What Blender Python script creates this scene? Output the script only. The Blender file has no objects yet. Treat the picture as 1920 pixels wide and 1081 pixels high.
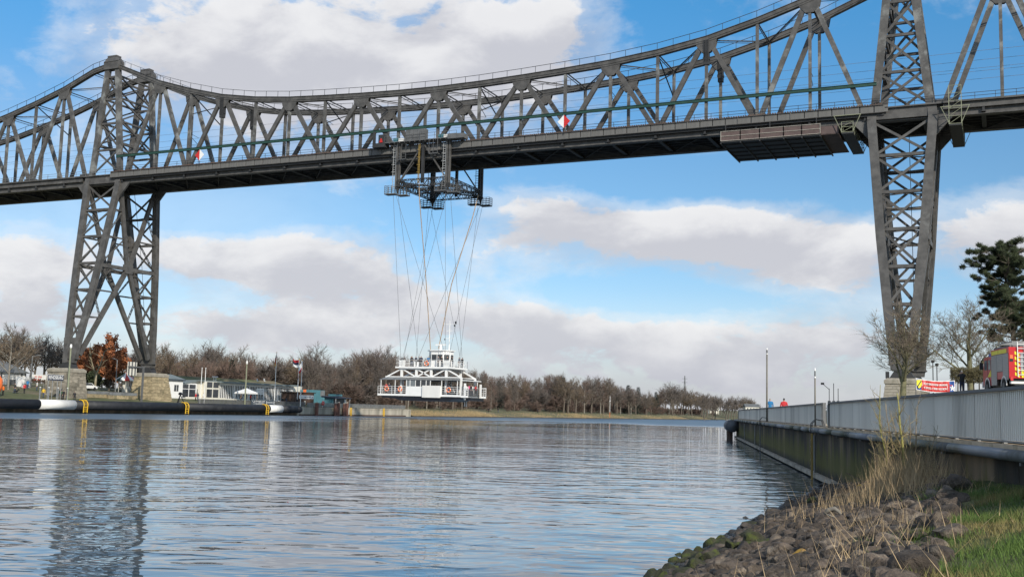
import bpy, math, random
import numpy as np
from mathutils import Vector, Matrix
R_ = math.radians
SC = bpy.context.scene
COL = SC.collection
# ------------------------------------------------------------------ camera
TH = [87.16630, -163.01610, 2.82280, -0.428700, 0.111700, 0.027169, 2019.0737]
CAM = Vector(TH[:3])
yaw, pit, rol, FPX = TH[3:7]
fw = Vector((math.sin(yaw)*math.cos(pit), math.cos(yaw)*math.cos(pit), math.sin(pit)))
r0 = Vector((math.cos(yaw), -math.sin(yaw), 0)); u0 = r0.cross(fw)
rt = r0*math.cos(rol) + u0*math.sin(rol); upv = -r0*math.sin(rol) + u0*math.cos(rol)
cd = bpy.data.cameras.new('camera'); cam = bpy.data.objects.new('camera', cd); COL.objects.link(cam)
cd.sensor_width = 36; cd.sensor_fit = 'HORIZONTAL'; cd.lens = FPX*36/1920
cd.clip_start = .1; cd.clip_end = 20000
mw = Matrix((rt, upv, -fw)).transposed().to_4x4(); mw.translation = CAM
cam.matrix_world = mw
SC.camera = cam
# ------------------------------------------------------------------ world, sun, exposure
SUN_EL = R_(27); SUND = Vector((.74, -.673, 0))*math.cos(SUN_EL) + Vector((0, 0, math.sin(SUN_EL)))
SUN_ROT = math.atan2(.74, -.673)
sd = bpy.data.lights.new('sun', 'SUN'); sd.energy = 4.3; sd.angle = R_(.6); sd.color = (1, .93, .82)
so = bpy.data.objects.new('sun', sd); COL.objects.link(so); so.location = (200, -200, 200)
so.rotation_euler = SUND.to_track_quat('Z', 'Y').to_euler()
SC.view_settings.view_transform = 'Standard'; SC.view_settings.look = 'None'
SC.view_settings.exposure = 0.0; SC.view_settings.gamma = 1; SC.view_settings.use_curve_mapping = False

class NT:
    """small helper for node trees"""
    def __init__(s, tree):
        s.t = tree; s.n = tree.nodes; s.l = tree.links
    def add(s, typ, **kw):
        n = s.n.new(typ)
        for k, v in kw.items():
            setattr(n, k, v)
        return n
    def val(s, sock, v):
        if isinstance(v, bpy.types.NodeSocket): s.l.new(v, sock)
        elif v is not None: sock.default_value = v
    def math(s, op, a, b=None, c=None, clamp=False):
        n = s.add('ShaderNodeMath', operation=op, use_clamp=clamp)
        s.val(n.inputs[0], a); s.val(n.inputs[1], b)
        if c is not None: s.val(n.inputs[2], c)
        return n.outputs[0]
    def vec(s, op, a, b=None, scale=None):
        n = s.add('ShaderNodeVectorMath', operation=op)
        s.val(n.inputs[0], a)
        if b is not None: s.val(n.inputs[1], b)
        if scale is not None: s.val(n.inputs['Scale'], scale)
        return n.outputs['Value'] if op in ('LENGTH', 'DOT_PRODUCT', 'DISTANCE') else n.outputs['Vector']
    def noise(s, v, scale, detail=4, rough=.55, dist=0., lac=2.):
        n = s.add('ShaderNodeTexNoise'); s.val(n.inputs['Vector'], v)
        n.inputs['Scale'].default_value = scale; n.inputs['Detail'].default_value = detail
        n.inputs['Roughness'].default_value = rough; n.inputs['Distortion'].default_value = dist
        n.inputs['Lacunarity'].default_value = lac
        return n.outputs['Fac']
    def ss(s, x, a, b, lo=0., hi=1.):
        n = s.add('ShaderNodeMapRange', interpolation_type='SMOOTHSTEP')
        s.val(n.inputs['Value'], x); s.val(n.inputs['From Min'], a); s.val(n.inputs['From Max'], b)
        s.val(n.inputs['To Min'], lo); s.val(n.inputs['To Max'], hi)
        return n.outputs['Result']
    def mix(s, f, a, b, typ='MIX'):
        n = s.add('ShaderNodeMix', data_type='RGBA', blend_type=typ)
        s.val(n.inputs[0], f); s.val(n.inputs[6], a); s.val(n.inputs[7], b)
        return n.outputs[2]

def c4(c): return (c[0], c[1], c[2], 1.)

wd = bpy.data.worlds.new('World'); SC.world = wd; wd.use_nodes = True
wd.node_tree.nodes.clear(); W = NT(wd.node_tree)
tc = W.add('ShaderNodeTexCoord').outputs['Generated']
sky = W.add('ShaderNodeTexSky'); sky.sky_type = 'NISHITA'; sky.sun_disc = False
sky.sun_elevation = SUN_EL; sky.sun_rotation = SUN_ROT; sky.altitude = 10
sky.air_density = 1.0; sky.dust_density = .6; sky.ozone_density = 1.6
SKY_STRENGTH = .125
sp0 = W.add('ShaderNodeSeparateXYZ'); W.l.new(tc, sp0.inputs[0]); sep_z = W.math('ABSOLUTE', sp0.outputs[2])
hsv = W.add('ShaderNodeHueSaturation'); W.l.new(sky.outputs[0], hsv.inputs['Color'])
hsv.inputs['Saturation'].default_value = 1.05
tint = W.mix(W.ss(sep_z, .02, .22), (.80, .88, 1.08, 1), (.645, .885, 1.03, 1))
tint = W.mix(W.ss(sep_z, .20, .40), tint, (.40, 1.02, 1.28, 1))
skyc = W.mix(1., hsv.outputs[0], tint, 'MULTIPLY')
# azimuth / elevation on the dome, azimuth measured from the canal axis
fh = Vector((math.sin(yaw), math.cos(yaw), 0)); rh = Vector((math.cos(yaw), -math.sin(yaw), 0))
dx = W.vec('DOT_PRODUCT', tc, tuple(rh)); dy = W.vec('DOT_PRODUCT', tc, tuple(fh))
az = W.math('ARCTAN2', dx, dy)
sep = W.add('ShaderNodeSeparateXYZ'); W.l.new(tc, sep.inputs[0])
el = W.math('ARCSINE', sep.outputs[2])
ela = W.math('ABSOLUTE', el)
comb = W.add('ShaderNodeCombineXYZ'); W.l.new(az, comb.inputs[0]); W.l.new(ela, comb.inputs[1])
AE = comb.outputs[0]
# cloud noise lives on a sheet high above the ground
zz = W.math('ADD', W.math('ABSOLUTE', sep.outputs[2]), .16)
sc_ = W.math('DIVIDE', 1., zz)
pl = W.vec('SCALE', tc, scale=sc_)
plm = W.vec('MULTIPLY', pl, (1, 1, .9))
AEs = W.vec('MULTIPLY', AE, (1., 1.75, 1.))
nz = W.noise(AEs, 7.5, 8, .56, .25)
n2 = W.noise(W.vec('ADD', AEs, (-.018, .05, 0)), 7.5, 6, .56, .25)
nf = W.noise(AEs, 24., 5, .6, .3)
# broad masses: (azimuth, elevation, half width, half height, amount)
def dome(px, py):
    d = fw + rt*((px-960)/FPX) - upv*((py-540.5)/FPX); d.normalize()
    return math.atan2(d.dot(rh), d.dot(fh)), math.asin(d.z)
BLOBS = [(210, 100, 260, 100, .34), (470, 70, 200, 120, .44), (650, 120, 190, 120, .46), (900, 90, 210, 130, .46), (1010, 110, 150, 80, .22), (1080, 40, 110, 70, .2), (1380, 10, 130, 50, .22),
         (20, 478, 150, 50, .44), (50, 585, 190, 60, .40), (430, 470, 130, 55, .36), (590, 490, 170, 75, .52), (740, 550, 160, 60, .44),
         (960, 605, 150, 75, .52), (1000, 420, 200, 50, .36), (1200, 440, 200, 62, .44), (1400, 440, 180, 66, .5), (1560, 470, 160, 70, .42), (1010, 375, 130, 40, .3),
         (1230, 620, 170, 50, .44), (1400, 660, 240, 50, .36), (430, 610, 190, 40, .40), (640, 615, 130, 36, .3), (1560, 630, 160, 60, .32), (1890, 410, 120, 80, .42), (1860, 480, 160, 50, .25), (1200, 710, 700, 34, .3),
         (20, 50, 120, 100, -.4), (1250, 80, 110, 100, -.36), (1700, 170, 400, 200, -.5), (320, 395, 170, 45, -.4), (700, 395, 240, 45, -.45),
         (1190, 330, 300, 40, -.45), (1060, 545, 230, 34, -.45), (380, 555, 110, 35, -.2), (1800, 575, 130, 50, -.35), (1480, 335, 420, 40, -.4), (800, 470, 70, 50, -.25), (1330, 560, 300, 24, -.3)]
acc = None; grad = None
for (px, py, w, h, a) in BLOBS:
    A, E_ = dome(px, py)
    dv = W.vec('MULTIPLY', W.vec('SUBTRACT', AE, (A, E_, 0)), (FPX/w, FPX/h, 0))
    q = W.vec('DOT_PRODUCT', dv, dv)
    g = W.math('MULTIPLY', W.math('EXPONENT', W.math('MULTIPLY', q, -1.)), a)
    acc = g if acc is None else W.math('ADD', acc, g)
    if a > 0:
        gy = W.math('MULTIPLY', g, W.vec('DOT_PRODUCT', dv, (-.25, 1., 0)))
        grad = gy if grad is None else W.math('ADD', grad, gy)
# the rest of the dome goes on as broken cloud
away = W.ss(W.math('ABSOLUTE', az), .50, .75)
high = W.ss(ela, .36, .55)
rest = W.math('MULTIPLY', W.math('MAXIMUM', away, high), .15)
dens = W.math('ADD', W.math('ADD', acc, rest), W.math('MULTIPLY', W.math('SUBTRACT', nz, .5), 1.7))
dens = W.math('ADD', dens, W.math('MULTIPLY', W.math('SUBTRACT', W.math('ABSOLUTE', W.math('MULTIPLY', W.math('SUBTRACT', nf, .5), 2.)), .22), -.42))
mask = W.math('MAXIMUM', W.ss(dens, .14, .46), W.math('MULTIPLY', W.ss(dens, -.16, .30), .45))
veil = W.math('MULTIPLY', W.ss(az, -.05, -.30), W.ss(ela, .30, .16, 0., .22))
lowh = W.ss(ela, .0, .12, .85, 0.)
mask = W.math('MAXIMUM', mask, W.math('MAXIMUM', lowh, veil))
lit = W.math('ADD', W.math('MULTIPLY', W.math('SUBTRACT', nz, n2), .9), W.math('MULTIPLY', W.math('SUBTRACT', .40, dens), .10))
lit = W.ss(W.math('ADD', lit, W.math('MULTIPLY', grad, .42)), -.12, .17)
ccol = W.mix(lit, (.615, .615, .655, 1), (.95, .94, .93, 1))
thin = W.ss(dens, .1, .7)
ccol = W.mix(W.math('MULTIPLY', thin, .25), ccol, (.60, .595, .65, 1))
ccol = W.mix(W.math('MULTIPLY', W.ss(ela, .0, .09, 1., 0.), .7), ccol, (.50, .515, .60, 1))
bg1 = W.add('ShaderNodeBackground'); W.l.new(skyc, bg1.inputs[0]); bg1.inputs[1].default_value = SKY_STRENGTH
bg2 = W.add('ShaderNodeBackground'); W.l.new(ccol, bg2.inputs[0]); bg2.inputs[1].default_value = 1.0
ms = W.add('ShaderNodeMixShader'); W.l.new(W.math('MULTIPLY', mask, .95), ms.inputs[0]); W.l.new(bg1.outputs[0], ms.inputs[1]); W.l.new(bg2.outputs[0], ms.inputs[2])
wo = W.add('ShaderNodeOutputWorld'); W.l.new(ms.outputs[0], wo.inputs[0])

# ------------------------------------------------------------------ materials
def M(name, col, rough=.7, metal=0., var=.18, scale=3., col2=None, amt=.5, bump=0., bscale=None, rnd=0., streak=False, spec=.5, trans=0.):
    m = bpy.data.materials.new(name); m.use_nodes = True
    T = NT(m.node_tree); b = T.n['Principled BSDF']
    tcn = T.add('ShaderNodeTexCoord'); v = tcn.outputs['Object']
    if streak: v = T.vec('MULTIPLY', v, (1, 1, .12))
    if rnd: v = T.vec('ADD', v, T.vec('SCALE', (31., 17., 23.), scale=T.add('ShaderNodeObjectInfo').outputs['Random']))
    n1 = T.noise(v, scale, 5, .6)
    dark = tuple(max(0, c*(1-var)) for c in col); light = tuple(min(1, c*(1+var)) for c in col)
    cc = T.mix(T.ss(n1, .3, .7), c4(dark), c4(light))
    if col2 is not None:
        n2_ = T.noise(T.vec('ADD', v, (7.3, 2.1, 5.5)), scale*.55, 6, .65)
        lo = .5 + (.5-amt)*.5
        cc = T.mix(T.ss(n2_, lo-.06, lo+.10), cc, c4(col2))
    if rnd:
        oi = T.add('ShaderNodeObjectInfo')
        k = T.ss(oi.outputs['Random'], 0, 1, 1-rnd, 1+rnd)
        cc = T.vec('SCALE', cc, scale=k)
    T.val(b.inputs['Base Color'], cc)
    b.inputs['Roughness'].default_value = rough; b.inputs['Metallic'].default_value = metal
    b.inputs['Specular IOR Level'].default_value = spec
    if bump:
        nb = T.noise(tcn.outputs['Object'], bscale or scale*4, 5, .6)
        bn = T.add('ShaderNodeBump'); bn.inputs['Strength'].default_value = bump; bn.inputs['Distance'].default_value = .05
        T.l.new(nb, bn.inputs['Height']); T.l.new(bn.outputs[0], b.inputs['Normal'])
    return m

STEEL = M('steel_paint', (.082, .077, .072), .55, 0, .3, .8, (.135, .132, .125), .24)
STEEL_PATCH = M('steel_paint_patched', (.086, .081, .076), .55, 0, .3, .7, (.22, .222, .212), .40)
STEEL_D = M('dark_steel', (.03, .03, .031), .6, 0, .2, .6)
FASCIA = M('fascia_steel', (.135, .13, .122), .6, 0, .2, .5, (.09, .085, .08), .4, streak=True)
RUSTW = M('rusty_walkway', (.10, .06, .045), .85, 0, .35, 1.2)
GREENP = M('green_paint', (.018, .06, .045), .5, 0, .2, 1)
GALV = M('galvanised_steel', (.22, .225, .225), .5, .3, .2, 1.4)
GALV_D = M('dull_steel_grating', (.13, .13, .13), .6, .2, .2, 1.2)
WHITE = M('white_paint', (.80, .79, .77), .4, 0, .04, .8)
WHITE_W = M('weathered_white', (.74, .72, .68), .6, 0, .08, .8, (.5, .43, .35), .22, streak=True)
CREAM = M('cream_wall', (.66, .63, .55), .8, 0, .06, 1)
BLACKH = M('black_hull', (.012, .013, .018), .35, 0, .3, .8)
RUBBER = M('black_rubber', (.014, .015, .019), .62, 0, .35, .7, (.035, .035, .038), .3)
GLASS = M('window_glass', (.03, .035, .04), .08, 0, .3, .6, spec=.8)
GLASS_L = M('pale_glass', (.16, .18, .19), .1, 0, .2, .6, spec=.8)
YELLOW = M('yellow_paint', (.70, .42, .02), .5, 0, .15, 2)
RED = M('red_paint', (.55, .025, .02), .4, 0, .1, 2)
REDF = M('fire_red', (.52, .012, .018), .28, 0, .04, 1)
ORANGE = M('orange_plastic', (.78, .17, .04), .5, 0, .1, 2)
BLUEL = M('blue_lamp', (.03, .12, .5), .2, 0, .1, 2)
ROPE = M('brown_rope', (.36, .26, .17), .8, 0, .2, 3)
CABLE = M('steel_cable', (.17, .17, .175), .5, .3, .1, 3)
YGREEN = M('yellowish_steel', (.23, .24, .16), .6, 0, .15, 1)
BROWNP = M('brown_panel', (.105, .072, .066), .7, 0, .2, .8)
STONE = M('granite_block', (.25, .22, .175), .9, 0, .28, .9, (.14, .125, .095), .45, bump=.6, bscale=5, rnd=.14)
STONE_L = M('ochre_sandstone', (.32, .255, .155), .9, 0, .28, .9, (.17, .145, .085), .42, bump=.6, bscale=5, rnd=.12)
MORTAR = M('mortar', (.10, .09, .07), .95, 0, .2, 2)
CAPST = M('cap_stone', (.30, .27, .22), .85, 0, .15, 1.2, (.22, .2, .15), .4, bump=.3)
CONC = M('pale_concrete', (.40, .36, .29), .9, 0, .2, .7, (.22, .2, .16), .4, streak=True)
CONC_T = M('coping_concrete', (.56, .44, .30), .9, 0, .15, 1.5, (.36, .28, .17), .3, bump=.3)
BARK = M('bark', (.115, .095, .075), .95, 0, .3, 3)
BARK_G = M('mossy_bark', (.17, .16, .09), .95, 0, .25, 4)
BARK_P = M('pale_bark', (.20, .18, .15), .9, 0, .3, 3)
BARK_T = M('tan_stems', (.27, .20, .12), .9, 0, .3, 6)
YELLOW_D = M('dull_yellow_paint', (.30, .20, .05), .6, 0, .25, 2)
BARK_Y = M('yellow_green_bark', (.26, .235, .07), .9, 0, .3, 6)
TWIG = M('brown_twigs', (.13, .108, .095), 1, 0, .3, .4)
TWIG_R = M('reddish_twigs', (.15, .105, .085), 1, 0, .3, .4)
TWIG_O = M('olive_twigs', (.15, .112, .076), 1, 0, .3, .4)
TWIG_N = M('near_twigs', (.19, .15, .115), 1, 0, .3, 2)
OAKLEAF = M('withered_oak_leaves', (.34, .125, .05), .9, 0, .3, .9, (.22, .075, .035), .45)
NEEDLE = M('pine_needles', (.036, .048, .019), .9, 0, .45, 1.2)
SPRUCE = M('spruce_needles', (.022, .036, .026), .9, 0, .4, .8)
HEDGE = M('hedge_leaves', (.10, .085, .04), .95, 0, .4, 3)
REED = M('dry_reed', (.40, .29, .15), .95, 0, .25, .6)
DRYG = M('dry_grass', (.45, .33, .19), .95, 0, .3, 5)
GRASSB = M('grass_blades', (.085, .14, .028), .9, 0, .4, 1.7, (.22, .18, .07), .42)
ROCK = M('basalt_rock', (.098, .075, .057), .92, 0, .5, 1.9, (.23, .185, .14), .36, bump=.9, bscale=7, rnd=.35)
ROCK_M = M('mossy_rock', (.042, .042, .022), .95, 0, .45, 2.2, (.07, .085, .017), .45, bump=.8, bscale=20, rnd=.25)
ROCK_Y = M('lichen_rock', (.14, .12, .10), .9, 0, .3, 3, (.55, .30, .03), .6, bump=.6, bscale=9)
ROOFG = M('slate_roof', (.13, .135, .14), .85, 0, .18, 1.2, (.09, .1, .09), .4)
ROOFT = M('grey_teal_roof', (.17, .20, .20), .6, 0, .1, .8)
TEAL = M('teal_paint', (.075, .20, .235), .5, 0, .1, 1)
NAVY = M('navy_paint', (.02, .025, .05), .4, 0, .1, 2)
SLATEB = M('slate_board', (.06, .075, .09), .5, 0, .1, 2)
WOODD = M('dark_timber', (.09, .055, .04), .9, 0, .3, 2)
RUSTPILE = M('rusty_pile', (.16, .075, .055), .9, 0, .3, 1.5)
ALU = M('aluminium_shutter', (.33, .34, .35), .35, .6, .04, 2)
YEL_R = M('yellow_reflective', (.85, .75, .02), .4, 0, .05, 2)
TYRE = M('tyre', (.018, .018, .018), .85, 0, .2, 3)
SKIN = M('skin', (.48, .28, .2), .6, 0, .05, 3)
HAIRD = M('dark_hair', (.035, .025, .02), .8, 0, .2, 8)
HAIRG = M('grey_hair', (.33, .31, .29), .8, 0, .2, 8)
def wet_foot(m, z0, z1, dark):
    """stone below the tide line is wet: dark and shiny"""
    T_ = NT(m.node_tree); b_ = T_.n['Principled BSDF']; src = b_.inputs['Base Color'].links[0].from_socket
    sx_ = T_.add('ShaderNodeSeparateXYZ'); ps = T_.add('ShaderNodeNewGeometry').outputs['Position']; T_.l.new(ps, sx_.inputs[0])
    k = T_.ss(T_.math('ADD', sx_.outputs[2], T_.math('MULTIPLY', T_.noise(ps, 1.5, 3), .18)), z1, z0)
    T_.l.new(T_.mix(T_.math('MULTIPLY', k, .8), src, dark), b_.inputs['Base Color']); T_.l.new(T_.ss(k, 0, 1, .9, .35), b_.inputs['Roughness'])
wet_foot(ROCK, .12, .34, (.018, .017, .013, 1)); wet_foot(ROCK_M, .0, .10, (.014, .016, .009, 1))
def cloth(n, c): return M(n, c, .85, 0, .12, 6)
CL = {k: cloth(k+'_cloth', c) for k, c in dict(black=(.015, .015, .018), navy=(.02, .028, .06), red=(.50, .03, .035), blue=(.02, .16, .36), yellow=(.62, .40, .03),
      orange=(.75, .16, .02), green=(.05, .09, .05), grey=(.16, .16, .17), white=(.66, .65, .63), jeans=(.04, .06, .11), pink=(.62, .09, .22), brown=(.10, .07, .05)).items()}

# ------------------------------------------------------------------ mesh helpers
def T(o, label=None, cat=None, group=None, kind=None):
    if label: o['label'] = label
    if cat: o['category'] = cat
    if group: o['group'] = group
    if kind: o['kind'] = kind
    return o
def link(o):
    COL.objects.link(o); return o
def empty(name, loc, rz=0., label=None, cat=None, group=None):
    o = bpy.data.objects.new(name, None); link(o); o.location = loc; o.rotation_euler = (0, 0, rz)
    o.empty_display_size = .3
    return T(o, label, cat, group)
def origin_of(p):
    v = Vector((0, 0, 0))
    while p is not None:
        v = v + p.location; p = p.parent
    return v
BOXF = [(0, 3, 2, 1), (4, 5, 6, 7), (0, 1, 5, 4), (1, 2, 6, 5), (2, 3, 7, 6), (3, 0, 4, 7)]
class MB:
    def __init__(s): s.v = []; s.f = []; s.m = []
    def add(s, vs, fs, m=0):
        o = len(s.v); s.v.extend([tuple(x) for x in vs]); s.f.extend([tuple(i+o for i in f) for f in fs]); s.m.extend([m]*len(fs)); return s
    def box(s, x0, x1, y0, y1, z0, z1, m=0):
        if x0 > x1: x0, x1 = x1, x0
        if y0 > y1: y0, y1 = y1, y0
        if z0 > z1: z0, z1 = z1, z0
        return s.add([(x0, y0, z0), (x1, y0, z0), (x1, y1, z0), (x0, y1, z0), (x0, y0, z1), (x1, y0, z1), (x1, y1, z1), (x0, y1, z1)], BOXF, m)
    def beam(s, p, q, w, h=None, side=None, m=0, w2=None):
        """box bar from p to q: w across, h along `side`"""
        p = Vector(p); q = Vector(q); h = w if h is None else h; d = (q-p)
        if d.length < 1e-6: return s
        d.normalize()
        sd_ = Vector(side) if side is not None else (Vector((0, 0, 1)) if abs(d.z) < .9 else Vector((0, 1, 0)))
        a = d.cross(sd_)
        if a.length < 1e-4: a = d.cross(Vector((1, 0, 0)))
        a.normalize(); b = a.cross(d).normalized()
        vs = []
        for c, k in ((p, 1.), (q, (w2/w if w2 else 1.))):
            for i, j in ((-1, -1), (1, -1), (1, 1), (-1, 1)):
                vs.append(c + a*(i*w*.5*k) + b*(j*h*.5))
        return s.add(vs, BOXF, m)
    def tube(s, pts, rs, n=6, m=0, cap=True):
        pts = [Vector(p) for p in pts]; k = len(pts)
        if not hasattr(rs, '__len__'): rs = [rs]*k
        vs = []; fs = []; a = None
        for i, p in enumerate(pts):
            d = (pts[min(i+1, k-1)] - pts[max(i-1, 0)])
            if d.length < 1e-9: d = Vector((0, 0, 1))
            d.normalize()
            if a is None:
                a = d.orthogonal().normalized()
            else:
                a = (a - d*a.dot(d))
                a = a.normalized() if a.length > 1e-6 else d.orthogonal().normalized()
            b = d.cross(a)
            for j in range(n):
                t = 2*math.pi*j/n
                vs.append(p + (a*math.cos(t) + b*math.sin(t))*rs[i])
        for i in range(k-1):
            for j in range(n):
                j2 = (j+1) % n
                fs.append((i*n+j, i*n+j2, (i+1)*n+j2, (i+1)*n+j))
        if cap:
            fs.append(tuple(range(n-1, -1, -1))); fs.append(tuple((k-1)*n+j for j in range(n)))
        return s.add(vs, fs, m)
    def ext(s, poly, vec, m=0):
        """prism: a polygon (3D points) pushed along vec"""
        n = len(poly); vec = Vector(vec); p = [Vector(x) for x in poly]
        nrm = Vector((0, 0, 0))
        for i in range(n): nrm += p[i].cross(p[(i+1) % n])
        if nrm.dot(vec) > 0: p.reverse()
        vs = p + [x+vec for x in p]
        fs = [tuple(range(n)), tuple(range(2*n-1, n-1, -1))]
        for i in range(n):
            j = (i+1) % n; fs.append((i, i+n, j+n, j))
        return s.add(vs, fs, m)
    def tri(s, p, q, w, m=0):
        """a sliver: twig or blade"""
        p = Vector(p); q = Vector(q); d = q-p
        a = d.cross(Vector((random.uniform(-1, 1), random.uniform(-1, 1), random.uniform(-1, 1))))
        if a.length < 1e-9: return s
        a.normalize()
        return s.add([p-a*w*.5, p+a*w*.5, q], [(0, 1, 2)], m)
    def mesh(s, name, mats, off=(0, 0, 0), smooth=False):
        me = bpy.data.meshes.new(name)
        v = np.array(s.v, dtype=np.float32).reshape(-1, 3) - np.array(off, dtype=np.float32)
        me.from_pydata(v.tolist(), [], s.f)
        mats = mats if isinstance(mats, (list, tuple)) else [mats]
        for x in mats: me.materials.append(x)
        if len(mats) > 1: me.polygons.foreach_set('material_index', s.m)
        if smooth: me.polygons.foreach_set('use_smooth', [True]*len(s.f))
        me.update(); return me
    def build(s, name, mats, parent=None, smooth=False, loc=None, label=None, local=False):
        """ONE mesh object; coordinates are world ones unless local"""
        if parent is not None:
            off = (0, 0, 0) if local else origin_of(parent)
            o = bpy.data.objects.new(name, s.mesh(name, mats, off, smooth)); o.parent = parent
        else:
            loc = loc or (0, 0, 0)
            o = bpy.data.objects.new(name, s.mesh(name, mats, (0, 0, 0) if local else loc, smooth)); o.location = loc
        link(o)
        if label: o['label'] = label
        return o
def np_mesh(name, verts, faces, mat):
    me = bpy.data.meshes.new(name); verts = np.asarray(verts, np.float32); faces = np.asarray(faces, np.int32)
    k = faces.shape[1]
    me.vertices.add(len(verts)); me.vertices.foreach_set('co', verts.ravel())
    me.loops.add(faces.size); me.loops.foreach_set('vertex_index', faces.ravel())
    me.polygons.add(len(faces)); me.polygons.foreach_set('loop_start', np.arange(0, faces.size, k, dtype=np.int32))
    me.update(calc_edges=True); me.materials.append(mat)
    return me
def inst(name, me, parent=None, loc=(0, 0, 0), rot=(0, 0, 0), scale=(1, 1, 1)):
    o = bpy.data.objects.new(name, me); link(o); o.parent = parent
    o.location = loc; o.rotation_euler = rot; o.scale = scale
    return o
def copy_tree(root, loc, rz=None, scale=None, label=None, group=None):
    r = root.copy(); COL.objects.link(r); r.location = loc
    if rz is not None: r.rotation_euler = (0, 0, rz)
    if scale is not None: r.scale = scale
    if label: r['label'] = label
    if group: r['group'] = group
    for ch in list(root.children):
        c = ch.copy(); COL.objects.link(c); c.parent = r
        for g in list(ch.children):
            d = g.copy(); COL.objects.link(d); d.parent = c
    return r
def text_mesh(body, size, mat, name='lettering', parent=None, loc=(0, 0, 0), rot=(0, 0, 0), width=None, bold=0.):
    cu = bpy.data.curves.new(name, 'FONT'); cu.body = body; cu.size = size; cu.extrude = .006; cu.align_x = 'CENTER'; cu.align_y = 'CENTER'; cu.offset = bold
    tmp = bpy.data.objects.new(name+'_tmp', cu); COL.objects.link(tmp)
    dg = bpy.context.evaluated_depsgraph_get(); dg.update()
    me = bpy.data.meshes.new_from_object(tmp.evaluated_get(dg)); me.materials.clear(); me.materials.append(mat); me.name = name
    w = max(v.co.x for v in me.vertices) - min(v.co.x for v in me.vertices)
    bpy.data.objects.remove(tmp); bpy.data.curves.remove(cu)
    o = inst(name, me, parent, loc, rot)
    if width: o.scale = (width/w, 1, 1)
    return o
# real positions measured from the photograph: where the ray of a pixel meets a plane
def ray(px, py): return fw + rt*((px-960)/FPX) - upv*((py-540.5)/FPX)
def onX(px, py, X): d = ray(px, py); return CAM + d*((X-CAM.x)/d.x)
def onY(px, py, Y): d = ray(px, py); return CAM + d*((Y-CAM.y)/d.y)
def onZ(px, py, Z): d = ray(px, py); return CAM + d*((Z-CAM.z)/d.z)
def atD(px, py, D): d = ray(px, py); return CAM + d*(D/d.dot(fw))
def smooth(a, b, x): t = min(1, max(0, (x-a)/(b-a))); return t*t*(3-2*t)
def lerp(xs, ys, x): return float(np.interp(x, xs, ys))
# ------------------------------------------------------------------ terrain and water
XB = -67.3                                   # quay line of the north bank
def shore_n(Y): return XB + (max(0, Y-470)**2)/900.
def ground_n(X, Y):
    d = shore_n(Y) - X
    a1 = lerp([0, .6, 4.5, 12, 18, 23, 45, 140, 300], [2.1, 2.1, 2.6, 3.5, 4.1, 4.8, 6.2, 7.2, 8], d)
    a2 = lerp([0, .6, 4.5, 12, 18, 23, 45, 140, 300], [2.1, 2.1, 2.4, 2.9, 3.4, 3.8, 5.2, 6.8, 7.8], d)
    ta = smooth(8, 24, Y); a = a1*(1-ta) + a2*ta
    b = lerp([-3, 0, 3, 8, 15, 25, 60, 140, 300], [-.8, -.05, .6, 1.5, 2.1, 2.7, 4.2, 6.3, 7.5], d)
    t = smooth(101, 109, Y)
    return a*(1-t) + b*t
def grid(xs_of, us, vs, z_of, name, mat, kind='structure', smooth_=True):
    V = []; F = []; n = len(us)
    for v in vs:
        for u in us:
            X = xs_of(u, v); V.append((X, v, z_of(X, v)))
    for i in range(len(vs)-1):
        for j in range(n-1):
            F.append((i*n+j, i*n+j+1, (i+1)*n+j+1, (i+1)*n+j))
    me = np_mesh(name, V, F, mat)
    o = inst(name, me); o['kind'] = kind
    me.polygons.foreach_set('use_smooth', [smooth_]*len(F))
    return o
def ground_mat(name, a, b, c, sc, bump=.4):
    m = M(name, a, .95, 0, .3, sc, b, .5, bump=bump, bscale=sc*8)
    T_ = NT(m.node_tree); bs = T_.n['Principled BSDF']
    src = bs.inputs['Base Color'].links[0].from_socket
    tcn = T_.add('ShaderNodeTexCoord').outputs['Object']
    k = T_.ss(T_.noise(tcn, sc*.21, 6, .65), .5, .62)
    T_.l.new(T_.mix(k, src, c4(c)), bs.inputs['Base Color'])
    return m
G_N = ground_mat('north_meadow', (.085, .095, .035), (.14, .12, .06), (.17, .14, .085), .35)
G_S = ground_mat('south_ground', (.10, .10, .05), (.15, .125, .07), (.2, .18, .14), .3)
G_B = ground_mat('bank_soil', (.07, .058, .042), (.10, .085, .055), (.05, .045, .035), 1.6, .8)
G_G = ground_mat('grass_soil', (.06, .085, .018), (.10, .10, .035), (.16, .125, .06), 1.1, .8)
Ys = [-600, -300, -150, -90, -60] + [i for i in range(-50, 80, 10)] + [80, 90, 98, 104, 110, 118] + list(range(130, 480, 25)) + list(range(480, 900, 40)) + [1000, 1300, 1800, 2600]
ds = [0.01, .3, 1, 3, 6, 10, 15, 25, 40, 60, 90, 140, 220, 300, 600, 1500, 4000]
def ground_n0(X, Y):
    return ground_n(X, Y)
grid(lambda d, Y: shore_n(Y)-d, ds, Ys, ground_n0, 'north_ground', G_N)
# beach foot of the natural bank
grid(lambda d, Y: shore_n(Y)-d, [-3, -1.5, -.5, .0099], [104, 110, 118] + list(range(130, 480, 25)) + list(range(480, 900, 40)) + [1000, 1300, 1800, 2600],
     lambda X, Y: lerp([-.05, 0, .5, 1.5, 3], [max(-.05, ground_n(shore_n(Y)-.01, Y)-.02), -.06, -.2, -.45, -.8], X-shore_n(Y)), 'canal_beach', G_B)
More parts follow.
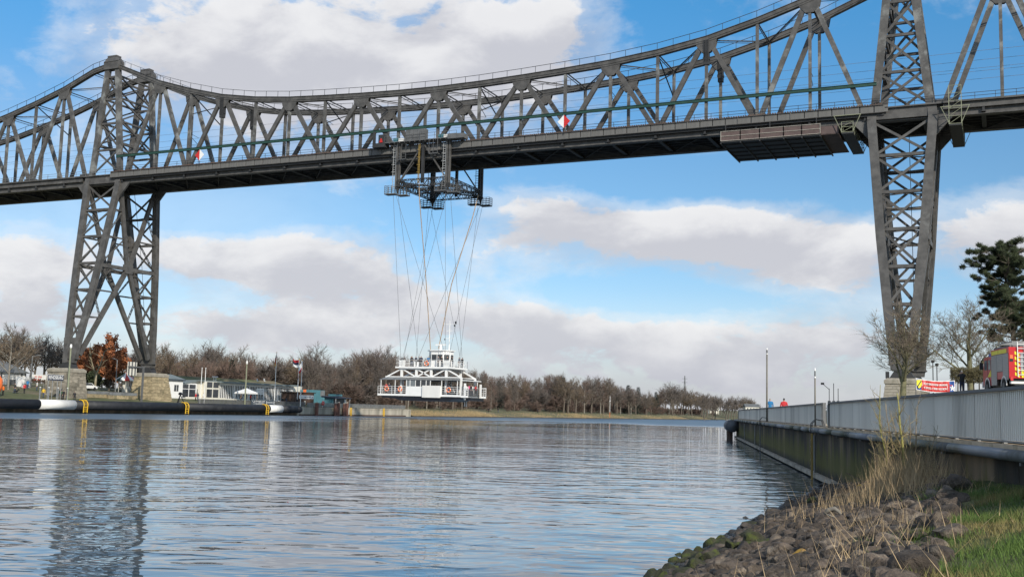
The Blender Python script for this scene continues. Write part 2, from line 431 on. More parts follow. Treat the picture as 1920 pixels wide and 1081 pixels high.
# the river bed goes under everything, the canal water on top of it
wm = bpy.data.materials.new('canal_water'); wm.use_nodes = True
Q = NT(wm.node_tree); b = Q.n['Principled BSDF']
b.inputs['Base Color'].default_value = (.062, .094, .122, 1); b.inputs['Roughness'].default_value = .02
b.inputs['IOR'].default_value = 1.34; b.inputs['Specular IOR Level'].default_value = .75
geo = Q.add('ShaderNodeNewGeometry').outputs['Position']
rotv = Q.add('ShaderNodeVectorRotate', rotation_type='Z_AXIS'); Q.l.new(geo, rotv.inputs['Vector']); rotv.inputs['Angle'].default_value = yaw
rv = rotv.outputs[0]
w1 = Q.noise(Q.vec('MULTIPLY', rv, (.22, .36, 1)), 1.0, 3, .5, .6)
w2 = Q.noise(Q.vec('MULTIPLY', rv, (.62, 1.1, 1)), 1.0, 2, .5, .7)
w3 = Q.noise(Q.vec('MULTIPLY', rv, (.05, .11, 1)), 1.0, 3, .5, .2)
calm = Q.ss(Q.noise(Q.vec('MULTIPLY', rv, (.012, .03, 1)), 1.0, 3, .5), .35, .65, .55, 1.15)
sxyz = Q.add('ShaderNodeSeparateXYZ'); Q.l.new(geo, sxyz.inputs[0])
wob = Q.math('MULTIPLY', Q.math('SUBTRACT', Q.noise(Q.vec('MULTIPLY', geo, (.02, .006, 1)), 1., 3, .55), .5), 190.)
ruf = Q.math('MAXIMUM', Q.ss(Q.math('ADD', sxyz.outputs[0], wob), -5, -50), Q.ss(Q.math('ADD', sxyz.outputs[1], wob), 40, 150))
Q.l.new(Q.ss(ruf, 0, 1, .015, .36), b.inputs['Roughness'])
calm = Q.math('MULTIPLY', calm, Q.ss(ruf, 0, 1, 1., 2.5))
hh = Q.math('ADD', Q.math('ADD', Q.math('MULTIPLY', w1, .100), Q.math('MULTIPLY', w2, .038)), Q.math('MULTIPLY', w3, .12))
bp = Q.add('ShaderNodeBump'); Q.l.new(hh, bp.inputs['Height']); Q.l.new(calm, bp.inputs['Strength']); bp.inputs['Distance'].default_value = 1.0
Q.l.new(bp.outputs[0], b.inputs['Normal'])
o = inst('canal_water', np_mesh('canal_water', [(-70, -900, 0), (2500, -900, 0), (2500, 2600, 0), (-70, 2600, 0)], [(0, 1, 2, 3)], wm)); o['kind'] = 'structure'
o = inst('canal_bed', np_mesh('canal_bed', [(-6000, -3000, -2.5), (6000, -3000, -2.5), (6000, 9000, -2.5), (-6000, 9000, -2.5)], [(0, 1, 2, 3)], G_B)); o['kind'] = 'structure'

# the south side: guide quay (a straight line), land behind it, the open bank in front
WDX, WDY = -.2613, .9653; WNX, WNY = -.9653, -.2613
def wp(s, off=0., z=0.): return Vector((87.4 + s*WDX + off*WNX, -140.9 + s*WDY + off*WNY, z))
S0, S1 = -26., 119.
def shore_s(Y): return lerp([-230, -165, -144, -130, -121, -113, -104, -98], [82.2, 81.9, 81.7, 80.9, 80.7, 80.1, 79.1, 76.5], Y)
def bank_h(X, Y):
    a = X - shore_s(Y)
    return lerp([-6, -2, 0, 4.5, 8, 12, 30], [-2.4, -.75, -.03, 1.42, 2.05, 2.35, 3.0], a) + .05*math.sin(X*2.1+Y*1.3)*smooth(3, 5, a)
def land_s(X, Y):
    rel = (X-87.4)*(-WNX) + (Y+140.9)*(-WNY)       # metres behind the quay line
    return lerp([0, 3.2, 8, 13.5, 20, 200, 2000], [2.40, 2.44, 2.46, 4.85, 4.95, 5.5, 6], rel)
us = [.45, 1.5, 3.2, 5, 8, 9.5, 11.5, 13.5, 20, 35, 60, 120, 300, 1000, 3000]
V = []; F = []; ss_ = [-26, -10, 0, 15, 30, 45, 60, 75, 90, 105, 118.8]
for s in ss_:
    for u in us:
        p = wp(s, -u); V.append((p.x, p.y, land_s(p.x, p.y)))
# beyond the end of the quay the south bank runs on along the canal
pe = wp(118.8)
for Y in [pe.y+6, 60, 200, 350, 470, 520, 600, 700, 800, 1000, 1600]:
    xs0 = pe.x + 1.5 + max(0, Y-350)**2/420.
    for u in us:
        V.append((xs0+u, Y, min(land_s(pe.x+u, pe.y), 4.9)))
n = len(us); k = len(V)//n
for i in range(k-1):
    for j in range(n-1):
        F.append((i*n+j, i*n+j+1, (i+1)*n+j+1, (i+1)*n+j))
o = inst('south_ground', np_mesh('south_ground', V, F, G_S)); o['kind'] = 'structure'
o = inst('promenade', np_mesh('promenade', [tuple(wp(s, -u, 2.452)) for s in (-26, 118) for u in (.4, 3.1)], [(0, 1, 3, 2)], CONC_T)); o['kind'] = 'structure'
# open bank near the camera: rock slope and grass shoulder, one sheet
xs = [-6, -4, -2.5, -1.2, -.4, 0, .5, 1, 1.5, 2, 2.5, 3, 3.5, 4, 4.5, 5, 5.5, 6, 7, 8, 10, 14, 22, 40]
Yg = list(np.arange(-230, -160, 6.)) + list(np.arange(-160, -97.9, 1.0))
def under(X, Y):
    rel = (X-87.4)*(-WNX) + (Y+140.9)*(-WNY)
    if rel > .15 and Y > -164: return min(bank_h(X, Y), 1.9 - .9*min(1, (rel-.15)))   # tucked under the quay
    return bank_h(X, Y)
grid(lambda a, Y: shore_s(Y)+a, xs, Yg, under, 'canal_bank', G_B)
gb = grid(lambda a, Y: shore_s(Y)+a, [4.3, 4.7, 5, 5.5, 6, 7, 8, 10, 14, 22, 40], [y for y in Yg if y < -130], lambda X, Y: under(X, Y)+.02, 'grass_verge', G_G)

# ------------------------------------------------------------------ stone piers
def pier(cx, cy, zb, zt, bx, by, tx, ty, label, mat, seed):
    rg = random.Random(seed)
    root = empty('stone_pier', (cx, cy, zb), 0, label, 'bridge pier', 'stone piers under the railway bridge')
    zc = zt - .75
    core = MB(); core.add([(cx+sx*(bx/2-.12), cy+sy*(by/2-.12), zb-.5) for sx, sy in ((-1, -1), (1, -1), (1, 1), (-1, 1))] +
                          [(cx+sx*(tx/2-.12), cy+sy*(ty/2-.12), zc) for sx, sy in ((-1, -1), (1, -1), (1, 1), (-1, 1))], BOXF)
    core.build('mortar_core', MORTAR, root)
    mesh = MB().box(-.5, .5, -.5, .5, -.5, .5).mesh('stone', mat)
    nr = 8; hz = (zc-zb)/nr
    for r in range(nr):
        t = (r+.5)/nr; hx = (bx*(1-t)+tx*t)/2; hy = (by*(1-t)+ty*t)/2; z = zb + hz*(r+.5)
        for (ax, half, dist) in ((0, hx, hy), (1, hy, hx)):
            nb = max(3, round(2*half/1.25)); 
            for sgn in (-1, 1):
                cuts = [(-half) + 2*half*i/nb + (rg.uniform(-.16, .16)+(.3 if r % 2 else -.3) if 0 < i < nb else 0) for i in range(nb+1)]
                for i in range(nb):
                    a0, a1 = cuts[i]+.012, cuts[i+1]-.012
                    c = (a0+a1)/2; dp = .42; pr = rg.uniform(-.02, .05)
                    slope = math.atan(((bx-tx) if ax else (by-ty))/2/(zc-zb))
                    if ax == 0: inst('stone', mesh, root, (c, sgn*(dist-dp/2+pr), z-zb), (sgn*slope, 0, 0), (a1-a0, dp, hz-.025))
                    else: inst('stone', mesh, root, (sgn*(dist-dp/2+pr), c, z-zb), (0, -sgn*slope, 0), (dp, a1-a0, hz-.025))
    cp = MB(); w, d = tx/2+.14, ty/2+.14
    cp.box(cx-w, cx+w, cy-d, cy+d, zc, zc+.45)
    cp.add([(cx+sx*w, cy+sy*d, zc+.452) for sx, sy in ((-1, -1), (1, -1), (1, 1), (-1, 1))] + [(cx+sx*(w-.4), cy+sy*(d-.4), zt) for sx, sy in ((-1, -1), (1, -1), (1, 1), (-1, 1))], BOXF)
    cp.build('cap_stone', CAPST, root)
TX = 75.0
pier(-TX, onX(123.5, 720, -TX).y, 2.1, 8.3, 5.7, 5.7, 4.7, 4.7, 'granite pier of the far tower standing nearer to the camera behind the town name board', STONE, 1)
pier(-TX, onX(283, 725, -TX).y, 2.1, 8.3, 6.4, 6.4, 4.7, 4.7, 'ochre stone pier of the far tower next to the white pavilion', STONE_L, 2)
pier(onY(1692, 725, -10.5).x, -10.5, 4.4, 8.3, 4.7, 4.7, 4.0, 4.0, 'pale granite pier under the right hand tower behind the quay fence', CAPST, 3)
pier(TX, 10.5, 4.4, 8.3, 4.7, 4.7, 4.0, 4.0, 'stone pier under the back legs of the right hand tower', STONE, 4)

# ------------------------------------------------------------------ the railway bridge
P = 140/18.; YT = 4.6; ZD = 47.45
BR = empty('railway_bridge', (0, 0, 45), 0, 'tall grey steel cantilever railway bridge spanning the canal on two towers', 'bridge')
TOPX = [0, 7.8, 15.5, 23.3, 31, 38.9, 46.7, 54.5, 62.4, 70, 75.4, 80.5, 88.3, 97, 106, 114, 122, 131, 140, 160]
TOPZ = [57.55, 57.65, 57.9, 58.25, 58.7, 59.5, 60.75, 62.7, 65.1, 68.2, 70.4, 69.2, 66.2, 63.7, 61.5, 59.9, 58.8, 57.9, 57.3, 56.9]
def ztop(X): return lerp(TOPX, TOPZ, abs(X))
ZB = 46.6                                     # lower panel points
nodes = []                                    # (X, kind) kind 0 lower, 1 upper
for t in range(19): nodes.append((P*(t-9), t % 2))
side = {s: [(s*(80.2 + P*k), k % 2) for k in range(0, 11)] for s in (-1, 1)}
def bpart(name, mb, mat=STEEL, smooth_=False): return mb.build(name, mat, BR, smooth_)
def truss(ns, y):
    sgn = 1 if y > 0 else -1
    for i, (X, k) in enumerate(ns):
        zt = ztop(X)-.5; tower_end = abs(abs(X)-70) < .1 or abs(abs(X)-80.2) < .1
        if not tower_end:
            bpart('vertical_post', MB().beam((X, y, ZB+.4), (X, y, zt-(1.0 if k else .3)), .42, .5, (0, 1, 0)), STEEL_PATCH)
        if k:                                  # gusset plate under the top chord
            dz = ztop(X+1.4)-ztop(X-1.4); zz = ztop(X)-.55
            for yy in (y-.33, y+.27):
                bpart('gusset_plate', MB().ext([(X-1.75, yy, zz-dz*.6), (X+1.75, yy, zz+dz*.6), (X+1.45, yy, zz-1.05), (X+.62, yy, zz-2.0), (X-.62, yy, zz-2.0), (X-1.45, yy, zz-1.05)], (0, .06, 0)), STEEL)
            for j in (i-1, i+1):
                if 0 <= j < len(ns):
                    X2 = ns[j][0]; dirx = 1 if X2 > X else -1
                    bpart('diagonal', MB().beam((X+dirx*.75, y, zz-.75), (X2-dirx*.35, y, ZB+.3), .72, .52, (0, 1, 0)), STEEL_PATCH if abs(X) > 60 else STEEL)
for y in (-YT, YT):
    truss(nodes, y); truss(side[-1], y); truss(side[1], y)
# top chords: one box length per two panels, cover strips along them
xs_all = sorted(set([n_[0] for n_ in nodes] + [n_[0] for s in side.values() for n_ in s] + [-TX, TX]))
for y in (-YT, YT):
    for a, b_ in zip(xs_all[:-1], xs_all[1:]):
        za, zb_ = ztop(a)-.45, ztop(b_)-.45
        mb = MB().beam((a, y, za), (b_, y, zb_), .62, .86)
        mb.beam((a, y, za+.47), (b_, y, zb_+.47), .9, .08).beam((a, y-.36, za-.1), (b_, y-.36, zb_-.1), .08, .12).beam((a, y, za-.46), (b_, y, zb_-.46), .8, .06)
        bpart('top_chord', mb, STEEL)
    rb = MB()                                   # hand rail on the chord
    for dyy in (-.42,):
        for a, b_ in zip(xs_all[:-1], xs_all[1:]):
            za, zb_ = ztop(a), ztop(b_)
            rb.beam((a, y+dyy, za+1.05), (b_, y+dyy, zb_+1.05), .07)
            for q in (0., .33, .67):
                x = a+(b_-a)*q; z = za+(zb_-za)*q
                rb.beam((x, y+dyy, z), (x, y+dyy, z+1.05), .06, .06, (0, 1, 0))
    bpart('chord_railing', rb, STEEL_D)
# wind bracing between the top chords and sway frames
for ns in (nodes, side[-1], side[1]):
    lat = MB()
    for i in range(len(ns)-1):
        X, X2 = ns[i][0], ns[i+1][0]; z1, z2 = ztop(X)-.6, ztop(X2)-.6
        if i % 2: lat.beam((X, -YT, z1), (X2, YT, z2), .16).beam((X, -YT, z1-.3), (X2, YT, z2-.3), .08)
        else: lat.beam((X, YT, z1), (X2, -YT, z2), .16).beam((X, YT, z1-.3), (X2, -YT, z2-.3), .08)
        lat.beam((X, -YT, z1), (X, YT, z1), .16).beam((X, -YT, z1-.45), (X, YT, z1-.45), .10)
    bpart('wind_bracing', lat, STEEL_D)
    for i, (X, k) in enumerate(ns):
        if k == 0 and 0 < i < len(ns)-1 and (i//2) % 2 == 1:
            z1 = ztop(X)-.9; z0 = max(z1-4.2, ZB+5.5); sw = MB()
            zm = (z0+z1)/2
            sw.beam((X, -YT, z1), (X, 0, zm), .16).beam((X, 0, zm), (X, YT, z1), .16).beam((X, -YT, z0), (X, 0, zm), .16).beam((X, 0, zm), (X, YT, z0), .16)
            bpart('sway_frame', sw, STEEL_D)
# suspension links of the hung middle span
for X in (-P*6, P*6):
    for y in (-YT, YT):
        mb = MB(); zt = ztop(X)-.4
        for dx_ in (-.34, -.1, .14, .34): mb.box(X+dx_-.07, X+dx_+.07, y-.45, y+.45, zt-3.6, zt-.2)
        mb.box(X-.5, X+.5, y-.38, y+.38, zt-3.3, zt-2.9).box(X-.4, X+.4, y-.4, y+.4, zt-4.1, zt-3.5)
        bpart('hanger_link', mb, STEEL_D)
# deck: lower chords, cross beams, stringers, soffit plates
for y in (-YT, YT):
    for a, b_ in ((-150, -70.2), (-70, 70), (70.2, 150)):
        mb = MB().box(a, b_, y-.34, y+.34, 45.05, 46.75)
        mb.box(a, b_, y-.55, y+.55, 44.97, 45.05).box(a, b_, y-.5, y+.5, 46.75, 46.82)
        bpart('lower_chord', mb, STEEL)
for X in [P*i for i in range(-19, 20)]:
    bpart('cross_beam', MB().box(X-.16, X+.16, -5.4, 5.4, 45.3, 46.5).box(X-.3, X+.3, -5.4, 5.4, 45.22, 45.3), STEEL_D)
st = MB()
for y in (-2.9, -1.5, 0, 1.5, 2.9): st.box(-150, 150, y-.1, y+.1, 45.6, 46.45)
for i in range(-19, 19):
    X = P*i; st.beam((X, -YT, 45.35), (X+P, YT, 45.35), .14).beam((X, YT, 45.35), (X+P, -YT, 45.35), .14)
bpart('stringer', st, STEEL_D)
bpart('deck_plate', MB().box(-150, 150, -5.2, 5.2, 46.52, 46.64), STEEL_D)
# fascia of the main span: plates between stiffeners (crane rail of the transporter on top)
fz0, fz1 = 46.2, 47.18
for y in (-5.75, 5.75):
    w_ = P/4; a0 = -72.6; npl = int(round(145.2/w_))
    mesh = MB().box(.07, w_-.07, -.05, .05, 0, fz1-fz0).mesh('fascia_plate', FASCIA)
    for i in range(npl): inst('fascia_plate', mesh, BR, (a0+i*w_, y, fz0-45))
    bpart('fascia_web', MB().box(-72.6, 72.6, y-(.09 if y > 0 else -.09)-.02, y-(.09 if y > 0 else -.09)+.02, fz0-.02, fz1), STEEL_D)
    ribm = MB().box(-.06, .06, -.16, .16, 0, fz1-fz0).mesh('fascia_rib', FASCIA)
    for i in range(0, npl, 4): inst('fascia_rib', ribm, BR, (a0+i*w_, y, fz0-45))
    sg = 1 if y > 0 else -1
    mb = MB().box(-72.6, 72.6, y-.22, y+.22, fz0-.1, fz0).box(-72.6, 72.6, y-.22, y+.22, fz1, fz1+.07)
    bpart('rail_girder', mb, STEEL)
    bpart('rail_girder_web', MB().box(-72.6, 72.6, y-sg*.4-.25, y-sg*.4+.25, 45.75, fz0-.1), STEEL_D)
    bpart('walkway', MB().box(-72.6, 72.6, y-sg*.1, y-sg*1.1, 47.25, 47.33), RUSTW)
    wk = MB()
    for i in range(400):
        x = -72.5+i*.3625; wk.box(x, x+.2, y-.24, y+.24, 47.25+.02*(i % 3), 47.40+.02*(i % 2))
    bpart('rail_bed', wk, RUSTW)['kind'] = 'stuff'
    for a, b_ in ((-150, -80.4), (80.4, 150)):
        bpart('side_girder', MB().box(a, b_, y*.93-.12, y*.93+.12, 45.9, 46.7).box(a, b_, y-.1, y+.1, 46.72, 46.98), STEEL)
def railing(x0, x1, y, z, step, rails=(1.05, .6), w=.06):
    mb = MB(); x = x0
    while x <= x1+.01: mb.box(x-w/2, x+w/2, y-w/2, y+w/2, z, z+rails[0]); x += step
    for h in rails: mb.box(x0, x1, y-w/2, y+w/2, z+h-w/2, z+h+w/2)
    return mb
for y in (-5.3, 5.3):
    bpart('deck_railing', railing(-72, 72, y, 47.3, 2.6), STEEL_D)
    for a, b_ in ((-150, -71.5), (71.5, 150)): bpart('deck_railing', railing(a, b_, y, 46.95, 2.6), STEEL_D if a > 0 else GALV)
    bpart('foot_way', MB().box(-150, -72.7, y-.5, y+.5, 46.72, 46.9), STEEL); bpart('foot_way', MB().box(72.7, 150, y-.5, y+.5, 46.72, 46.9), STEEL)
# feet of the diagonals stand on pale base plates
for (X, k) in nodes + side[-1] + side[1]:
    if k == 0:
        for y in (-YT, YT): bpart('base_plate', MB().box(X-1.5, X+1.5, y-.4, y+.4, 46.83, 47.55), STEEL)
# green cable beam, contact line
bpart('green_cable_beam', MB().box(-72.3, 71.6, -5.05, -4.95, 50.45, 50.78).box(-72.3, 71.6, -5.15, -4.85, 50.80, 50.86).box(-72.3, 71.6, -5.15, -4.85, 50.36, 50.44), GREENP)
cw = MB()
for y, z in ((-1.9, 52.0), (1.9, 52.0), (-1.9, 53.6), (1.9, 53.6), (-3.9, 54.3)):
    for i in range(-19, 19): cw.beam((P*i, y, z), (P*(i+1), y, z), .035)
bpart('contact_line', cw, CABLE)
for X in (-54.4, -23.3, 7.8, 31, 62.2, 108):
    mb = MB()
    for y in (-YT,):
        mb.beam((X, y+.3, 53.4), (X, y+2.7, 52.2), .07).beam((X, y+.3, 51.6), (X, y+2.7, 52.2), .07).beam((X, y+.3, 53.9), (X, y+2.7, 53.6), .06)
    bpart('catenary_arm', mb, STEEL_D)
# towers
LV = [45.1, 39.8, 34.4, 29.0, 23.7, 18.4, 13.6]
def xoff(z):
    return lerp([8.9, 9.6, 12.3, 16.6, 28, 45, 47, 69.5], [.7, .85, 1.15, 1.7, 2.8, 4.1, 3.9, 1.25], z)
def yoff(z):
    return lerp([8.9, 46.5, 70], [10.5, 4.95, YT], z)
for sx in (-1, 1):
    cx = sx*TX
    for sy in (-1, 1):
        for sl in (-1, 1):
            leg = MB(); zz = [9.4, 12.3, 16.6, 28, 45.2, 46.9]
            for z0, z1 in zip(zz[:-1], zz[1:]):
                leg.beam((cx+sl*xoff(z0), sy*yoff(z0), z0), (cx+sl*xoff(z1), sy*yoff(z1), z1), 1.05, .85, (0, 1, 0))
                leg.beam((cx+sl*(xoff(z0)+.02), sy*(yoff(z0)+.46), z0), (cx+sl*(xoff(z1)+.02), sy*(yoff(z1)+.46), z1), 1.25, .06, (0, 1, 0))
            bpart('tower_leg', leg, STEEL)
            lu = MB().beam((cx+sl*3.7, sy*YT, 46.9), (cx+sl*1.25, sy*YT, 69.3), 1.0, .7, (0, 1, 0))
            lu.beam((cx+sl*3.7, sy*(YT+.4), 46.9), (cx+sl*1.25, sy*(YT+.4), 69.3), 1.15, .05, (0, 1, 0))
            bpart('upper_leg', lu, STEEL_PATCH)
            kx = cx+sl*5.0; bpart('knee_bracket', MB().ext([(cx+sl*4.4, sy*5.0-.2, 45.2), (cx+sl*6.9, sy*5.0-.2, 45.2), (cx+sl*4.3, sy*5.0-.2, 42.3)], (0, .4, 0)), STEEL)
        # plated foot and bearing
        foot = MB(); y = sy*yoff(11); 
        foot.ext([(cx-1.9, y-.28, 14.2), (cx+1.9, y-.28, 14.2), (cx+1.7, y-.28, 10.1), (cx+1.0, y-.28, 9.3), (cx-1.0, y-.28, 9.3), (cx-1.7, y-.28, 10.1)], (0, .56, 0))
        foot.ext([(cx-1.85, y-.55, 10.1), (cx+1.85, y-.55, 10.1), (cx+1.85, y-.55, 10.3), (cx-1.85, y-.55, 10.3)], (0, 1.1, 0))
        bpart('tower_foot', foot, STEEL)
        be = MB().ext([(cx-.9, sy*10.5-.8, 9.4), (cx+.9, sy*10.5-.8, 9.4), (cx+1.6, sy*10.5-.8, 8.32), (cx-1.6, sy*10.5-.8, 8.32)], (0, 1.6, 0))
        be.box(cx-2.1, cx-1.7, sy*10.5-.5, sy*10.5+.5, 8.32, 9.2)
        bpart('bearing', be, STEEL_D)
        # faces along the bridge: struts and crosses
        for a, b_ in zip(LV[:-1], LV[1:]):
            for i, (p0, p1) in enumerate((((-1, a), (1, b_)), ((1, a), (-1, b_)))):
                q0 = (cx+p0[0]*(xoff(p0[1])-.3), sy*(yoff(p0[1])+(.1 if i else -.1)), p0[1]-.25); q1 = (cx+p1[0]*(xoff(p1[1])-.3), sy*(yoff(p1[1])+(.1 if i else -.1)), p1[1]+.25)
                bpart('cross_brace', MB().beam(q0, q1, .36, .18, (0, 1, 0)), STEEL)
            bpart('strut', MB().beam((cx-xoff(b_)+.3, sy*yoff(b_), b_), (cx+xoff(b_)-.3, sy*yoff(b_), b_), .44, .4, (0, 1, 0)), STEEL)
        bpart('tower_girder', MB().box(cx-4.0, cx+4.0, sy*5.25-.2, sy*5.25+.2, 45.2, 46.75), STEEL)
        UP = [47.2, 52.2, 57.6, 62.6, 67.2]
        for a, b_ in zip(UP[:-1], UP[1:]):
            xa, xb = lerp([46.9, 69.3], [3.7, 1.25], a)-.25, lerp([46.9, 69.3], [3.7, 1.25], b_)-.25
            bpart('cross_brace', MB().beam((cx-xa, sy*YT-.12, a+.2), (cx+xb, sy*YT-.12, b_-.2), .36, .18, (0, 1, 0)), STEEL)
            bpart('cross_brace', MB().beam((cx+xa, sy*YT+.1, a+.2), (cx-xb, sy*YT+.1, b_-.2), .36, .18, (0, 1, 0)), STEEL)
            bpart('strut', MB().beam((cx-xb, sy*YT, b_), (cx+xb, sy*YT, b_), .4, .36, (0, 1, 0)), STEEL)
        cap = MB(); y = sy*YT
        cap.box(cx-2.0, cx+2.0, y-.75, y+.75, 68.7, 70.2)
        cap.add([(cx+a*1.95, y+b_*.85, 70.21) for a, b_ in ((-1, -1), (1, -1), (1, 1), (-1, 1))] + [(cx+a*1.15, y+b_*.6, 71.2) for a, b_ in ((-1, -1), (1, -1), (1, 1), (-1, 1))], BOXF)
        cap.box(cx-1.2, cx+1.2, y-.66, y+.66, 71.2, 71.5)
        bpart('tower_cap', cap, STEEL)
    # bents across the bridge: a K from the middle strut to the four corners, secondary lattice
    zm = 28.6
    for sl in (-1, 1):
        X = lambda z: cx+sl*xoff(z)
        bpart('bent_strut', MB().box(X(zm)-.28, X(zm)+.28, -yoff(zm), yoff(zm), zm-.35, zm+.35).box(X(zm)-.4, X(zm)+.4, -1.0, 1.0, zm-.9, zm+.9), STEEL)
        for sy in (-1, 1):
            bpart('bent_diagonal', MB().beam((X(zm), sy*.3, zm-.3), (X(11), sy*(yoff(11)-1.0), 11), .85, .6, (1, 0, 0)), STEEL)
            bpart('bent_diagonal', MB().beam((X(zm), sy*.3, zm+.3), (X(44.6), sy*(yoff(44.6)-.6), 44.6), .8, .55, (1, 0, 0)), STEEL)
            lt = MB()
            for z in (23.7, 18.4, 34.4, 39.8):
                yd = lerp([11, zm, 44.6], [yoff(11)-1, .3, yoff(44.6)-.6], z)
                lt.beam((X(z), sy*yd, z), (X(z), sy*yoff(z), z), .28, .28)
            for (za, zb_) in ((23.7, zm), (18.4, 23.7), (34.4, zm), (39.8, 34.4)):
                yd = lerp([11, zm, 44.6], [yoff(11)-1, .3, yoff(44.6)-.6], za)
                for dd in (-.18, .18):
                    lt.beam((X(za)+dd, sy*yd, za), (X(zb_)+dd, sy*(yoff(zb_) if zb_ != zm else yoff(zm)), zb_), .12)
                for q in range(7):
                    t0, t1 = q/7, (q+1)/7; ye = yoff(zb_)
                    A_ = Vector((X(za), sy*yd, za)); B_ = Vector((X(zb_), sy*ye, zb_))
                    p0, p1 = A_.lerp(B_, t0), A_.lerp(B_, t1); s_ = -.18 if q % 2 else .18
                    lt.beam(p0+Vector((s_, 0, 0)), p1+Vector((-s_, 0, 0)), .07)
            bpart('bent_lattice', lt, STEEL)
    hz_ = None
    for z in LV[1:]:
        for sy in (-1, 1):
            yy = yoff(z); x_ = xoff(z)
            if z > 13.7:
                bpart('level_brace', MB().beam((cx-x_, sy*yy, z-.1), (cx+x_, sy*(yy-2.2), z-.1), .14).beam((cx+x_, sy*yy, z-.1), (cx-x_, sy*(yy-2.2), z-.1), .14), STEEL)
    bpart('level_brace', MB().beam((cx-xoff(28.6), -yoff(28.6), 28.4), (cx+xoff(28.6), yoff(28.6), 28.4), .2).beam((cx+xoff(28.6), -yoff(28.6), 28.4), (cx-xoff(28.6), yoff(28.6), 28.4), .2), STEEL)
    # portal bracing between the upper legs
    for sl in (-1, 1):
        pb = MB()
        for za, zb_ in ((53.5, 58), (58, 62.8), (62.8, 67.4)):
            xa, xb = cx+sl*lerp([46.9, 69.3], [3.7, 1.25], za), cx+sl*lerp([46.9, 69.3], [3.7, 1.25], zb_)
            pb.beam((xa, -YT, za), (xb, YT, zb_), .28).beam((xa+.1, YT, za), (xb+.1, -YT, zb_), .28).beam((xb, -YT, zb_), (xb, YT, zb_), .34)
        xa = cx+sl*lerp([46.9, 69.3], [3.7, 1.25], 53.4); pb.beam((xa, -YT, 53.4), (xa, YT, 53.4), .5)
        bpart('portal_bracing', pb, STEEL)
    bpart('down_pipe', MB().tube([(cx+.3, 3.0, 45), (cx+.3, 6.5, 30), (cx+.3, 9.3, 12)], .05, 5), STEEL_D)
# red and white navigation boards on the deck edge
for X in (-50.3, 23.8):
    r = 1.08
    b0 = empty('navigation_sign', (X, -6.05, 49.0), 0, 'red and white diamond navigation sign on the bridge railing, %s' % ('near the far tower' if X < 0 else 'right of the transporter carriage'), 'sign', 'diamond signs on the bridge')
    MB().ext([(X, -6.1, 49+r), (X, -6.1, 49-r), (X+(-1 if X < 0 else 1)*r, -6.1, 49)], (0, .05, 0)).build('red_half', RED, b0)
    MB().ext([(X, -6.1, 49+r), (X, -6.1, 49-r), (X+(1 if X < 0 else -1)*r, -6.1, 49)], (0, .05, 0)).build('white_half', WHITE, b0)
    MB().box(X-.04, X+.04, -6.04, -5.96, 46.9, 50).build('post', STEEL_D, b0)

# maintenance gantry slung under the deck, two access cradles
GA = empty('maintenance_gantry', (56.6, 0, 43), 0, 'brown panelled maintenance gantry slung under the bridge deck beside the right tower', 'gantry')
gx0, gx1 = 49.4, 63.9
cuts = [49.4, 52.35, 55.2, 58.7, 61.3, 63.9]
for y in (-6.4, 6.4):
    for a, b_ in zip(cuts[:-1], cuts[1:]):
        pn = MB().box(a+.05, b_-.05, y-.03, y+.03, 43.65, 45.05).build('brown_panel', BROWNP, GA)
        f_ = MB(); yo = y-.07 if y < 0 else y+.07
        for z in (43.62, 44.33, 45.05): f_.box(a, b_, yo-.035, yo+.035, z-.04, z+.04)
        for x in (a, b_): f_.box(x-.045, x+.045, yo-.04, yo+.04, 43.6, 45.1)
        f_.build('panel_frame', M('pale_frame', (.33, .30, .26), .6) if 'pale_frame' not in bpy.data.materials else bpy.data.materials['pale_frame'], GA)
fl = MB().box(gx0, gx1, -6.4, 6.4, 43.38, 43.5)
fl.build('gantry_floor', STEEL_D, GA)
for a in cuts: MB().box(a-.09, a+.09, -6.5, 6.5, 43.18, 43.38).build('floor_beam', STEEL_D, GA)
for y in (-5, -2.5, 0, 2.5, 5): MB().box(gx0, gx1, y-.06, y+.06, 43.24, 43.38).build('floor_rib', STEEL_D, GA)
MB().box(63.9, 66.4, -6.0, 6.0, 43.5, 43.6).box(63.9, 66.4, -6.05, -6.0, 43.6, 44.7).build('end_platform', BROWNP, GA)
hb = MB()
for x in (gx0+.6, 56.6, gx1-.6):
    for y in (-5.9, 5.9): hb.box(x-.06, x+.06, y-.06, y+.06, 43.5, 46.1)
hb.build('hanger', STEEL_D, GA)
